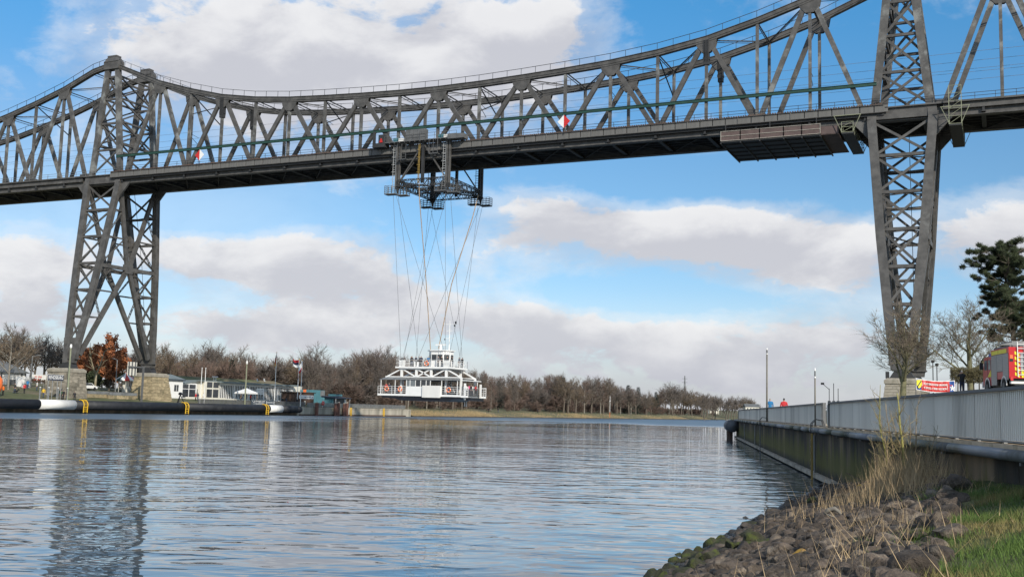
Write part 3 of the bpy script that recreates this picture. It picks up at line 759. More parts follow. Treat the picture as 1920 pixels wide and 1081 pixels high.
for (x0, zt_, lab) in ((66.9, 45.0, 'short yellowish access cradle under the deck on the left of the right tower'), (81.2, 48.9, 'tall yellowish access cradle over the deck edge on the right of the right tower')):
    CR = empty('access_cradle', (x0+.8, 0, 43), 0, lab, 'cradle', 'access cradles on the bridge'); w_ = 1.6
    MB().box(x0, x0+w_, -6.6, 6.6, 43.25, 43.45).build('cradle_floor', STEEL_D, CR)
    for y in (-6.6, 6.6):
        f_ = MB(); 
        for x in (x0, x0+w_): f_.box(x-.045, x+.045, y-.045, y+.045, 43.45, zt_)
        nn = max(2, int((zt_-43.4)/1.1)); 
        for i in range(nn+1):
            z = 43.5+(zt_-43.5)*i/nn; f_.box(x0, x0+w_, y-.03, y+.03, z-.028, z+.028)
            if i < nn: f_.beam((x0, y, z), (x0+w_, y, 43.5+(zt_-43.5)*(i+1)/nn), .05)
        f_.beam((x0-1.0, y, 45.9), (x0, y, 43.6), .08).beam((x0+w_+1.0, y, 45.9), (x0+w_, y, 43.6), .08).box(x0-1.1, x0+w_+1.1, y-.04, y+.04, 45.9, 46.0)
        f_.build('cradle_frame', YGREEN, CR)
    f_ = MB()
    for x in (x0, x0+w_):
        for z in (44.0, 44.5): f_.box(x-.03, x+.03, -6.5, 6.5, z-.03, z+.03)
        for i in range(9): f_.box(x-.03, x+.03, -6.5+i*1.6, -6.44+i*1.6, 43.45, 44.5)
    f_.build('cradle_rail', YGREEN, CR)
# ------------------------------------------------------------------ people
def person_mesh(name, J, female=False):
    """one continuous skinned figure; J gives joints of the pose, facing +Y, feet at z = 0"""
    V = []; E = []; Rr = []
    def a(p, r, par=None):
        V.append(p); Rr.append(r)
        if par is not None: E.append((par, len(V)-1))
        return len(V)-1
    hipz = J.get('hip', .95); ly = J.get('lean', 0.); k = J.get('sit', 0)
    pel = a((0, 0, hipz), (.155, .115)); wa = a((0, ly*.3, hipz+.2), (.15, .11), pel); ch = a((0, ly*.75, hipz+.42), (.185, .125), wa)
    nk = a((0, ly, hipz+.57), (.06, .06), ch); hd = a((J.get('hx', 0), ly+.03+J.get('hy', 0), hipz+.66), (.075, .085), nk)
    ht = a((J.get('hx', 0), ly+.025+J.get('hy', 0), hipz+.76), (.08, .095), hd); a((J.get('hx', 0), ly+.01+J.get('hy', 0), hipz+.83), (.05, .06), ht)
    for i, s in enumerate((-1, 1)):
        sh = a((s*.20, ly*.8, hipz+.47), (.078, .075), ch)
        el = J['el'][i]; wr = J['wr'][i]
        e_ = a((s*el[0], el[1], hipz+el[2]), (.058, .058), sh); w_ = a((s*wr[0], wr[1], hipz+wr[2]), (.04, .04), e_)
        d = Vector((s*(wr[0]-el[0]), wr[1]-el[1], wr[2]-el[2])).normalized()*.13
        h1 = a((s*wr[0]+d.x*.55, wr[1]+d.y*.55, hipz+wr[2]+d.z*.55), (.042, .026), w_)
        a((s*wr[0]+d.x*1.25, wr[1]+d.y*1.25, hipz+wr[2]+d.z*1.25), (.028, .014), h1)
        a((s*wr[0]+d.x*.5-s*.05, wr[1]+d.y*.7+.02, hipz+wr[2]+d.z*.6), (.014, .012), h1)
        hp = a((s*.095, 0, hipz-.05), (.105, .11), pel)
        kn = J['kn'][i]; an = J['an'][i]
        k_ = a((s*kn[0], kn[1], kn[2]), (.07, .072), hp); a_ = a((s*an[0], an[1], an[2]), (.045, .05), k_)
        a((s*(an[0]+.02), an[1]+.15, max(.035, an[2]-.05)), (.045, .032), a_)
    me = bpy.data.meshes.new(name); me.from_pydata(V, E, [])
    o = bpy.data.objects.new(name, me); COL.objects.link(o)
    m = o.modifiers.new('skin', 'SKIN'); m.use_smooth_shade = True
    lay = me.skin_vertices[0].data
    for i, r in enumerate(Rr): lay[i].radius = r
    lay[0].use_root = True
    s = o.modifiers.new('sub', 'SUBSURF'); s.levels = 1; s.render_levels = 1
    dg = bpy.context.evaluated_depsgraph_get(); dg.update()
    out = bpy.data.meshes.new_from_object(o.evaluated_get(dg)); out.name = name
    bpy.data.objects.remove(o)
    for mm in (CL['black'], CL['jeans'], SKIN, HAIRD): out.materials.append(mm)
    hx, hy = J.get('hx', 0), ly+.02+J.get('hy', 0)
    wrp = [Vector(((-1, 1)[i]*J['wr'][i][0], J['wr'][i][1], hipz+J['wr'][i][2])) for i in (0, 1)]
    for p in out.polygons:
        c = p.center
        if c.z > hipz+.585 and abs(c.x-hx) < .15 and abs(c.y-hy) < .2:
            p.material_index = 3 if (c.z > hipz+.775 or (c.y < hy-.015 and c.z > hipz+.66)) else 2
        elif min((c-w).length for w in wrp) < .05 or any((c-w).length < .17 and (c-Vector(((-1, 1)[i]*J['el'][i][0], J['el'][i][1], hipz+J['el'][i][2]))).length > .25 for i, w in enumerate(wrp)): p.material_index = 2
        elif c.z < hipz-.02 and not (abs(c.x) > .22 and c.z > hipz-.3): p.material_index = 1
        else: p.material_index = 0
        p.use_smooth = True
    return out
def legs(a=0., b=0.): return dict(kn=[(.10, a*.5+.02, .50), (.10, b*.5+.02, .50)], an=[(.10, a, .09), (.10, b, .09)])
POSE = dict(
    stand=person_mesh('person', dict(el=[(.25, -.02, .2), (.25, -.02, .2)], wr=[(.25, .06, -.03), (.25, .06, -.03)], **legs())),
    walk=person_mesh('person', dict(el=[(.25, -.1, .22), (.25, .06, .22)], wr=[(.25, -.06, 0), (.24, .2, .05)], **legs(.26, -.22))),
    rail=person_mesh('person', dict(lean=.1, el=[(.27, .12, .24), (.27, .12, .24)], wr=[(.2, .36, .17), (.2, .36, .17)], **legs())),
    photo=person_mesh('person', dict(el=[(.25, .22, .34), (.25, .22, .34)], wr=[(.09, .26, .57), (.09, .26, .57)], hy=.02, **legs(.05, -.05))),
    bend=person_mesh('person', dict(hip=.86, lean=.30, el=[(.24, .34, .18), (.24, .34, .18)], wr=[(.18, .45, -.05), (.18, .45, -.05)], **legs(.1, -.1))),
    sit=person_mesh('person', dict(hip=.52, lean=.08, el=[(.27, .12, .22), (.27, .12, .22)], wr=[(.14, .32, .12), (.14, .32, .12)], kn=[(.14, .44, .5), (.14, .44, .5)], an=[(.13, .42, .09), (.13, .42, .09)])))
def person(p, face, pose, top, legs_, label, hair='dark', scale=1., group=None):
    """face: degrees, 0 looks along +Y"""
    o = inst('person', POSE[pose], None, p, (0, 0, R_(face)), (scale,)*3)
    for i, m in enumerate((CL[top], CL[legs_], SKIN, HAIRG if hair == 'grey' else (CL[hair] if hair in CL else HAIRD))):
        o.material_slots[i].link = 'OBJECT'; o.material_slots[i].material = m
    return T(o, label, 'person', group)

# ------------------------------------------------------------------ transporter carriage under the deck
CX0, CX1, CY, = -6.8, 2.9, 6.25
CA = empty('transporter_carriage', ((CX0+CX1)/2, 0, 38.7), 0, 'steel transporter carriage with lattice legs and work baskets hanging from the bridge deck', 'crane carriage')
GALV_B = M('bright_galvanised', (.42, .42, .41), .5, .2, .15, 2)
def lattice(p, q, w, h, n, t=.09, mat=STEEL_D, name='lattice_girder', parent=CA, side=None):
    p = Vector(p); q = Vector(q); d = (q-p); L = d.length; d.normalize()
    sd_ = Vector(side) if side else Vector((0, 0, 1))
    a = d.cross(sd_).normalized(); b_ = a.cross(d).normalized(); mb = MB()
    C = [(a*i*w/2 + b_*j*h/2) for i, j in ((-1, -1), (1, -1), (1, 1), (-1, 1))]
    for c in C: mb.beam(p+c, q+c, t)
    for f_ in range(4):
        c0, c1 = C[f_], C[(f_+1) % 4]
        for i in range(n):
            s0, s1 = p+d*(L*i/n), p+d*(L*(i+1)/n)
            if i % 2: mb.beam(s0+c0, s1+c1, t*.7)
            else: mb.beam(s0+c1, s1+c0, t*.7)
            mb.beam(s0+c0, s0+c1, t*.6)
    return mb.build(name, mat, parent)
def ladder(x, y, z0, z1, mat, parent, axis='x', w=.5):
    mb = MB(); dx_, dy_ = (w/2, 0) if axis == 'x' else (0, w/2)
    for s in (-1, 1): mb.box(x+s*dx_-.035, x+s*dx_+.035, y+s*dy_-.035, y+s*dy_+.035, z0, z1)
    z = z0+.2
    while z < z1:
        mb.box(x-dx_-.02, x+dx_+.02, y-dy_-.02, y+dy_+.02, z-.03, z+.03); z += .42
    for z in np.arange(z0+.5, z1, 1.3):
        mb.box(x-dx_-.12, x+dx_+.12, y-dy_-.35, y-dy_-.3, z-.03, z+.03)
    return mb.build('ladder', mat, parent)
def basket(x, y, z, w, d, mat=STEEL_D):
    b0 = MB().box(x-w/2, x+w/2, y-d/2, y+d/2, z, z+.16); 
    b0.build('basket_floor', mat, CA)
    r = MB()
    for hz in (.4, .75, 1.1, 1.45):
        r.box(x-w/2, x+w/2, y-d/2, y-d/2+.06, z+hz, z+hz+.06).box(x-w/2, x+w/2, y+d/2-.06, y+d/2, z+hz, z+hz+.06)
        r.box(x-w/2, x-w/2+.06, y-d/2, y+d/2, z+hz, z+hz+.06).box(x+w/2-.06, x+w/2, y-d/2, y+d/2, z+hz, z+hz+.06)
    for i in range(4):
        xx = x-w/2+(w-.07)*i/3
        for yy in (y-d/2, y+d/2-.07): r.box(xx, xx+.07, yy, yy+.07, z+.16, z+1.5)
    r.build('basket_rail', mat, CA)
for x in (CX0, CX1):
    for sy in (-1, 1):
        y = sy*CY; zt_ = 47.6
        leg = MB().box(x-.16, x+.16, y-.2, y+.2, 40.2, zt_).box(x+.34, x+.62, y-.2, y+.2, 40.2, zt_)
        leg.box(x-.16, x+.62, y-.3, y+.3, zt_-.2, zt_+.1)
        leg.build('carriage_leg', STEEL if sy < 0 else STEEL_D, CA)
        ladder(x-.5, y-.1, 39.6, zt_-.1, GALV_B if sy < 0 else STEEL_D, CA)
        kb = MB().ext([(x-.2, y-.15, 40.2), (x+.7, y-.15, 40.2), (x+.25, y-.15, 39.0)], (0, .3, 0)); kb.build('leg_shoe', STEEL_D, CA)
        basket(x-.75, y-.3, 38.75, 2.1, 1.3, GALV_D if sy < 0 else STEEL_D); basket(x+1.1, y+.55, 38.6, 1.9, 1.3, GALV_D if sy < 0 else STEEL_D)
for y in (-CY, CY):
    xm = (CX0+CX1)/2+.2; br = MB()
    br.beam((xm, y, 47.4), (CX0+.5, y, 40.9), .22, .2, (0, 1, 0)); br.build('brace', STEEL, CA)
    MB().beam((xm, y, 47.4), (CX1, y, 40.9), .22, .2, (0, 1, 0)).build('brace', STEEL, CA)
    MB().beam((CX0+.6, y+.1, 41), (xm-1.8, y+.1, 44.2), .12).build('brace', STEEL, CA)
    MB().box(CX0-.6, CX1+1.6, y-.35, y+.35, 47.45, 47.68).build('end_beam', STEEL, CA)
    MB().box(xm-.22, xm+.22, y-.22, y+.22, 40.6, 47.5).build('center_post', STEEL_D, CA)
    lattice((CX0+.4, y, 40.7), (CX1-.1, y, 40.7), .9, 1.1, 12)
for x in (CX0+.25, CX1+.25, ):
    lattice((x, -CY+.3, 40.7), (x, CY-.3, 40.7), .9, 1.1, 14)
lattice((CX0+.4, -CY, 40.6), (CX1, CY, 40.6), .6, .7, 16); lattice((CX0+.4, CY, 40.6), (CX1, -CY, 40.6), .6, .7, 16)
lattice((CX0+.4, 0, 40.6), (CX1, 0, 40.6), .7, .9, 12)
ladder(-2.35, -CY-.35, 40.5, 47.4, YELLOW_D, CA, w=.22)
# platform above the rail with motors and the switch cabinet
MB().box(-9.0, 5.0, -7.2, -5.6, 47.72, 47.84).build('platform', GALV_D, CA)
mb = MB()
for x in np.arange(-9, 5.01, 1.0): mb.box(x-.06, x+.06, -7.2, -5.6, 47.55, 47.72)
mb.build('platform_beam', STEEL, CA)
cb = MB().box(-4.9, -1.1, -7.0, -6.0, 47.86, 49.75).build('switch_cabinet', GALV_D, CA)
for i in range(5): MB().box(-4.86+i*.76, -4.86+i*.76+.7, -7.04, -7.0, 47.95, 49.68).build('cabinet_door', GALV_D, cb)
MB().box(-11.3, -8.9, -7.3, -5.6, 47.1, 47.8).box(-11.3, -10.9, -7.3, -6.9, 47.8, 49.9).box(-10.2, -9.1, -7.2, -6.3, 47.8, 49.3).build('side_cabinet', STEEL_D, CA)
for x in (-6.9, 1.9):
    m_ = MB().tube([(x-.55, -6.5, 48.3), (x+.4, -6.5, 48.3)], .38, 10).box(x-.4, x+.3, -6.9, -6.1, 47.86, 48.05); m_.build('drive_motor', TEAL, CA)
    MB().box(x+.5, x+1.5, -6.9, -6.1, 47.86, 48.4).build('gearbox', WHITE_W, CA)
MB().box(3.4, 6.4, -7.4, -5.7, 47.5, 48.3).build('winch_housing', GALV_D, CA)
pr_ = railing(-9, 5, -7.2, 47.84, 1.4, (1.05, .55), .05); pr_.build('platform_rail', GALV_D, CA)
MB().ext([(-9.68, -7.35, 48.6), (-9.5, -7.35, 48.6), (-9.3, -7.35, 47.9), (-9.9, -7.35, 47.9)], (0, .1, 0)).build('warning_cone', RED, CA)
for (x, z0, z1) in ((-5.5, 44.6, 47.4), (0.6, 45.2, 47.9)):
    b0 = MB().box(x-.8, x+.9, -CY-1.0, -CY-.2, z0, z0+.12)
    for hz in (.5, 1.0): b0.box(x-.8, x+.9, -CY-1.0, -CY-.95, z0+hz, z0+hz+.05)
    for i in range(3): b0.box(x-.8+i*.82, x-.74+i*.82, -CY-1.0, -CY-.95, z0, z1)
    b0.build('side_basket', GALV_D, CA)

# ------------------------------------------------------------------ the suspended ferry
GX0, GX1, GY = -10.4, 6.1, 3.8
GC = (GX0+GX1)/2
FE = empty('suspended_ferry', (GC, 0, 4.0), 0, 'white suspended ferry gondola hanging on cables over the canal, two decks and a wheelhouse', 'ferry')
MB().ext([(GX0+.6, -GY+.15, 4.62), (GX1-.3, -GY+.15, 4.62), (GX1-.6, -GY+.15, 4.25), (GX1-2.2, -GY+.15, 4.15), (GX1-3.4, -GY+.15, 3.85), (GX0+4.4, -GY+.15, 3.85), (GX0+3.4, -GY+.15, 4.15), (GX0+.9, -GY+.15, 4.3)], (0, 2*GY-.3, 0)).build('hull', BLACKH, FE)
MB().box(GX0, GX1-.5, -GY, GY, 4.62, 4.95).build('deck_edge', WHITE, FE)
MB().box(GX0+.1, GX1-.1, -GY+.1, GY-.1, 4.95, 4.99).build('deck_floor', GALV_D, FE)
def frail(x0, x1, y, z, hts, step, name='railing', w=.045, ax='x', mat=WHITE):
    mb = MB()
    n_ = max(1, int(round((x1-x0)/step)))
    for i in range(n_+1):
        q = x0+(x1-x0)*i/n_
        if ax == 'x': mb.box(q-w/2, q+w/2, y-w/2, y+w/2, z, z+hts[-1])
        else: mb.box(y-w/2, y+w/2, q-w/2, q+w/2, z, z+hts[-1])
    for h in hts:
        if ax == 'x': mb.box(x0, x1, y-w/2, y+w/2, z+h-w/2, z+h+w/2)
        else: mb.box(y-w/2, y+w/2, x0, x1, z+h-w/2, z+h+w/2)
    return mb.build(name, mat, FE)
HT = (.33, .62, .92, 1.28)
for y in (-GY+.04, GY-.04):
    frail(GX0+.04, -4.85, y, 4.95, HT, 2.8); frail(1.95, GX1-.6, y, 4.95, HT, 2.8)
    MB().box(-4.85, 1.95, y-.04, y+.04, 4.95, 6.25).build('bulwark', WHITE, FE)
frail(-GY+.05, GY-.05, GX0+.04, 4.95, HT, 1.5, ax='y')
MB().box(-1.55, 1.85, -GY-.28, -GY-.02, 4.42, 6.42).build('side_box', WHITE_W, FE)
for px_ in (-9.8, -7.0, -4.8, -4.1, -3.05, -2.05, -1.0, -.2, 1.95, 4.9):
    for y in (-GY+.07, GY-.07): MB().box(px_-.05, px_+.05, y-.05, y+.05, 4.95, 7.32).build('post', WHITE, FE)
for i, (a, b_) in enumerate(((-4.75, -4.15), (-4.05, -3.1), (-3.0, -2.1), (-2.0, -1.05), (-.95, -.25))):
    for y in (-GY+.1, GY-.1): MB().box(a, b_, y-.02, y+.02, 6.27, 7.25).build('window', GLASS_L if i < 2 else GLASS, FE)
MB().box(-4.8, -.2, -.8, .8, 5, 7.2).build('cabin_core', CREAM, FE)
for sy in (-1, 1):
    MB().ext([(GX0+.3, sy*3.85, 7.32), (GX1-.6, sy*3.85, 7.32), (GX1-1.4, sy*2.75, 7.74), (GX0+1.2, sy*2.75, 7.74)], (0, 0, .07)).build('canopy_roof', GALV, FE)
MB().box(GX0+1.2, GX1-1.4, -2.74, 2.74, 7.70, 7.76).build('canopy_roof', GALV, FE)
# side trusses carrying the upper deck
NX = [-6.45, -3.58, -.72, 2.15]; ZL, ZU = 7.85, 9.25
for y in (-2.6, 2.6):
    MB().box(GX0+.8, GX1-1.0, y-.12, y+.12, ZL-.14, ZL+.1).build('truss_chord', WHITE, FE)
    MB().box(NX[0]-.25, NX[-1]+.25, y-.14, y+.14, ZU-.12, ZU+.1).build('truss_chord', WHITE, FE)
    for x in NX: MB().box(x-.19, x+.19, y-.15, y+.15, ZL, ZU+.05).build('truss_post', WHITE, FE)
    for x in (NX[0], NX[3], GX1-1.1): MB().box(x-.16, x+.16, y-.14, y+.14, 4.95, ZL).build('truss_post', WHITE, FE)
    for (a, b_) in (((NX[0], ZU), (GX0+1.0, ZL)), ((NX[0], ZU), (NX[1], ZL)), ((NX[1], ZU), (NX[2], ZL)), ((NX[2], ZU), (NX[1], ZL)), ((NX[3], ZU), (NX[2], ZL)), ((NX[3], ZU), (GX1-1.1, ZL))):
        MB().beam((a[0], y, a[1]), (b_[0], y, b_[1]), .22, .18, (0, 1, 0)).build('truss_diagonal', WHITE, FE)
for x in NX: MB().box(x-.1, x+.1, -2.6, 2.6, ZU-.3, ZU-.12).build('deck_beam', GALV, FE)
ud0, ud1 = -7.5, 3.2
MB().box(ud0, ud1, -3.1, 3.1, 9.32, 9.62).build('upper_deck', WHITE, FE)
HU = (.3, .55, .8, 1.15)
for y in (-3.06, 3.06): frail(ud0+.03, ud1-.03, y, 9.62, HU, 1.35, 'upper_railing')
for x in (ud0+.03, ud1-.03): frail(-3.06, 3.06, x, 9.62, HU, 1.5, 'upper_railing', ax='y')
for x in (NX[0], NX[3]):
    for y in (-2.6, 2.6):
        MB().box(x-.45, x+.45, y-.3, y+.3, 9.62, 10.7).build('cable_anchor', WHITE, FE)
        MB().box(x-.35, x-.1, y-.12, y+.12, 10.7, 11.0).box(x+.1, x+.35, y-.12, y+.12, 10.7, 11.0).build('anchor_shackle', STEEL_D, FE)
wx0, wx1, wy = -2.35, 1.75, 1.5
def octa(g): return [(wx0-g, -wy+.9-g*.4), (wx0+.9-g*.4, -wy-g), (wx1-.9+g*.4, -wy-g), (wx1+g, -wy+.9-g*.4), (wx1+g, wy-.9+g*.4), (wx1-.9+g*.4, wy+g), (wx0+.9-g*.4, wy+g), (wx0-g, wy-.9+g*.4)]
wh = MB().ext([(x, y, 9.62) for x, y in octa(0)], (0, 0, 2.75)); wh.build('wheelhouse', WHITE, FE)
MB().ext([(x, y, 12.372) for x, y in octa(.28)], (0, 0, .14)).build('wheelhouse_roof', WHITE, FE)
oc = octa(.0)
for i in range(8):
    a, b_ = Vector((*oc[i], 0)), Vector((*oc[(i+1) % 8], 0)); d = (b_-a); L = d.length; d.normalize(); nn = Vector((d.y, -d.x, 0))
    ks = [(.12, .88)] if L < 1.6 else [(.06, .47), (.53, .94)]
    for k0, k1 in ks:
        p, q = a+d*L*k0+nn*.012, a+d*L*k1+nn*.012
        MB().ext([p+Vector((0, 0, 10.75)), q+Vector((0, 0, 10.75)), q+Vector((0, 0, 11.75)), p+Vector((0, 0, 11.75))], nn*.02).build('wheelhouse_window', GLASS, FE)
MB().tube([(-.5, 0, 12.5), (-.5, 0, 13.4)], .24, 8).box(-1.5, .5, -.07, .07, 13.4, 13.6).build('radar', WHITE, FE)
ms_ = MB().tube([(1.15, 0, 12.5), (1.15, 0, 17.6)], [.09, .05], 6)
for z, w in ((14.6, .85), (15.9, .55), (17.0, 1.15)): ms_.box(1.15-w, 1.15+w, -.04, .04, z-.04, z+.04)
ms_.build('mast', WHITE, FE)
MB().box(.2, .35, -.07, .07, 14.3, 14.56).box(2.15, 2.4, -.1, .1, 17.06, 17.5).box(2.0, 2.15, -.08, .08, 16.6, 16.95).build('mast_lamp', STEEL_D, FE)
# the open end: gate, wings, ramp
gt = MB()
for i in range(15): y = -2.3+i*4.6/14; gt.box(GX1-.1, GX1-.05, y-.025, y+.025, 5.0, 6.05)
gt.box(GX1-.12, GX1-.04, -2.3, 2.3, 6.02, 6.10).box(GX1-.12, GX1-.04, -2.3, 2.3, 4.98, 5.05); gt.build('end_gate', GALV_D, FE)
for y in (-3.2, 2.7): MB().box(GX1-.2, GX1+.1, y-.12, y+.12, 4.2, 6.9).build('end_post', WHITE, FE)
for a, b_ in ((-3.8, -3.0), (2.95, 3.8)):
    w_ = MB().box(GX1-.5, GX1+.5, a, b_, 4.55, 4.9)
    for z in (5.2, 5.5, 5.8, 6.1, 6.3): w_.box(GX1-.5, GX1+.5, b_-.06, b_, z-.04, z+.04).box(GX1+.44, GX1+.5, a, b_, z-.04, z+.04)
    for x in (GX1-.47, GX1+.02, GX1+.47): w_.box(x-.035, x+.035, b_-.06, b_, 4.9, 6.3)
    w_.build('gate_wing', WHITE, FE)
MB().box(GX1-.3, GX1+.7, -2.7, 2.7, 4.35, 4.55).box(GX1-.2, GX1+.5, -2.9, 2.9, 4.05, 4.3).build('landing_flap', BLACKH, FE)
MB().box(GX1-1, GX1+.1, -2.6, 2.6, 7.32, 7.45).build('end_canopy', WHITE, FE)
for y in (-.9, -.2): MB().tube([(GX1-1.2, y, 3.9), (GX1-1.2, y, 3.1)], .1, 8).build('drain_pipe', WHITE, FE)
ss2 = MB()
for i in range(8): ss2.box(3.2-.35*i*.0-.3*i, 3.5-.3*i, -1.2, -.4, 5.0+.33*i, 5.06+.33*i)
ss2.beam((3.6, -1.2, 5), (.9, -1.2, 7.7), .08).beam((3.6, -.4, 5), (.9, -.4, 7.7), .08).build('stairs', WHITE, FE)
# hanging cables
tops = {(i, j): Vector(((CX0-.1, CX1+.3)[i], (-CY, CY)[j], 38.9)) for i in (0, 1) for j in (0, 1)}
bots = {(i, j): Vector(((NX[0], NX[3])[i], (-2.6, 2.6)[j], 10.9)) for i in (0, 1) for j in (0, 1)}
for (i, j), t_ in tops.items():
    for k_, (i2, j2) in enumerate(((i, j), (1-i, j), (i, 1-j))):
        b_ = bots[(i2, j2)]
        o_ = Vector(((k_-1)*.35, (k_-1)*.2, 0))
        MB().tube([t_+o_, b_+o_*.6], .027, 5).build('hanging_cable', CABLE, FE)
MB().tube([(-2.35, -CY-.2, 42), (-2.2, -CY, 38), (-2.0, -3.2, 24), (-1.9, -1.0, 12.6)], .075, 6).build('supply_cable', ROPE, FE)
MB().tube([(CX1+1.3, CY-3, 40), (CX1+.9, 2.2, 36), (.9, .6, 24), (-.9, 0, 12.8)], .08, 6).build('supply_cable', ROPE, FE)
# life buoys hang on the rails
def torus(c, R, r, axis='y', n=16, k=6):
    mb = MB(); pts = []
    vs = []; fs = []
    for i in range(n):
        a = 2*math.pi*i/n
        for j in range(k):
            b_ = 2*math.pi*j/k; rr = R+r*math.cos(b_); y_ = r*math.sin(b_)
            x_, z_ = rr*math.cos(a), rr*math.sin(a)
            vs.append((c[0]+(x_ if axis == 'y' else y_), c[1]+(y_ if axis == 'y' else x_), c[2]+z_))
            fs.append((i*k+j, ((i+1) % n)*k+j, ((i+1) % n)*k+(j+1) % k, i*k+(j+1) % k))
    return mb.add(vs, fs)
for (x, y, z, lab) in ((-1.4, -3.2, 10.15, 'orange life buoy on the upper deck rail in front of the wheelhouse'), (-8.55, -3.9, 5.75, 'orange life buoy on the lower rail at the left end of the ferry'),
                       (-5.95, -3.9, 5.75, 'orange life buoy on the lower rail just left of the white bulwark'), (3.35, -3.9, 5.75, 'orange life buoy on the lower rail right of the grey side box')):
    o = torus((0, 0, 0), .36, .10).build('life_buoy', ORANGE, None, True, (x, y, z), local=True); T(o, lab, 'life buoy', 'life buoys on the ferry')
    for a in (.4, 2.0, 3.5, 5.1):
        q = torus((0, 0, 0), .36, .112, n=16).v; 
        bb = MB().tube([(.36*math.cos(a-.12), 0, .36*math.sin(a-.12)), (.36*math.cos(a+.12), 0, .36*math.sin(a+.12))], .115, 6); bb.build('reflective_band', WHITE, o, local=True)
# passengers
UZ, LZ = 9.62, 4.99; GP = 'passengers on the ferry'
for args in (((-4.55, -2.6, UZ), 200, 'rail', 'black', 'jeans', 'passenger in black jacket, leftmost of the three at the upper rail left of the wheelhouse', 'dark'),
             ((-3.75, -2.5, UZ), 170, 'rail', 'navy', 'black', 'passenger in navy jacket, middle of the three at the upper rail left of the wheelhouse', 'black'),
             ((-3.0, -2.6, UZ), 160, 'stand', 'black', 'black', 'dark dressed passenger closest to the left side of the wheelhouse', 'black'),
             ((-1.4, -2.5, UZ), 180, 'rail', 'blue', 'jeans', 'passenger in blue jacket behind the upper life buoy', 'dark'),
             ((.45, -2.4, UZ), 150, 'stand', 'grey', 'black', 'pale grey dressed passenger in front of the wheelhouse windows', 'grey'),
             ((2.05, -2.2, UZ), 190, 'stand', 'black', 'black', 'dark passenger at the upper deck right of the wheelhouse, left of a pair', 'dark'),
             ((2.75, -1.5, UZ), 110, 'rail', 'black', 'jeans', 'dark passenger at the upper deck right of the wheelhouse, right of a pair', 'black'),
             ((2.9, 1.9, UZ), 100, 'photo', 'black', 'black', 'dark passenger photographing from the far right corner of the upper deck', 'black'),
             ((-5.1, -1.9, UZ), 150, 'stand', 'black', 'black', 'dark passenger standing behind the three at the upper rail', 'black'),
             ((-2.6, -2.75, UZ), 190, 'rail', 'navy', 'black', 'navy dressed passenger between the wheelhouse corner and the upper life buoy', 'dark'),
             ((1.3, -2.7, UZ), 170, 'rail', 'black', 'black', 'black dressed passenger at the upper rail before the right wheelhouse window', 'dark'),
             ((2.95, .4, UZ), 95, 'stand', 'navy', 'jeans', 'navy dressed passenger at the right upper rail beside the photographing one', 'dark'),
             ((-8.4, -3.2, LZ), 180, 'rail', 'navy', 'jeans', 'navy dressed passenger right behind the leftmost lower life buoy', 'dark'),
             ((4.6, -3.1, LZ), 160, 'rail', 'black', 'jeans', 'black dressed passenger at the lower rail right of the last life buoy', 'black'),
             ((-9.2, -2.9, LZ), 180, 'rail', 'red', 'black', 'passenger in red jacket at the left end of the lower deck', 'dark'),
             ((-7.6, -2.0, LZ), 180, 'stand', 'black', 'jeans', 'dark passenger standing on the lower deck left of the middle post', 'dark'),
             ((-5.4, -2.2, LZ), 150, 'stand', 'orange', 'black', 'passenger in orange jacket beside the lower cabin', 'black'),
             ((-6.0, -.8, LZ), 190, 'stand', 'black', 'black', 'tall dark passenger behind the second lower life buoy', 'black'),
             ((-3.6, -2.4, LZ), 170, 'stand', 'red', 'grey', 'passenger in red behind the lower cabin windows', 'dark'),
             ((.35, -2.5, LZ), 180, 'stand', 'red', 'black', 'passenger with red jacket behind the grey side box', 'dark'),
             ((1.3, -1.4, LZ), 200, 'stand', 'brown', 'jeans', 'passenger in brown jacket near the stairs of the lower deck', 'grey'),
             ((2.6, -2.6, LZ), 170, 'rail', 'navy', 'jeans', 'passenger in navy jacket at the lower rail under the stairs', 'dark'),
             ((3.9, -2.3, LZ), 160, 'stand', 'grey', 'black', 'grey dressed passenger at the lower rail near the ferry gate', 'dark'),
             ((5.2, -1.9, LZ), 100, 'stand', 'black', 'black', 'dark passenger leftmost behind the end gate', 'dark'),
             ((5.3, -1.0, LZ), 90, 'rail', 'white', 'jeans', 'passenger in white jacket behind the end gate', 'dark'),
             ((5.4, -.3, LZ), 80, 'rail', 'pink', 'jeans', 'passenger in bright pink jacket behind the end gate', 'dark'),
             ((5.3, .6, LZ), 95, 'stand', 'black', 'jeans', 'passenger in black jacket right of the pink one at the end gate', 'grey'),
             ((5.2, 1.4, LZ), 100, 'stand', 'white', 'jeans', 'passenger in pale jacket near the right side of the end gate', 'dark'),
             ((5.4, 2.3, LZ), 90, 'rail', 'red', 'black', 'passenger in red jacket at the right hand wing of the end gate', 'dark')):
    person(*args[:6], hair=args[6], group=GP)
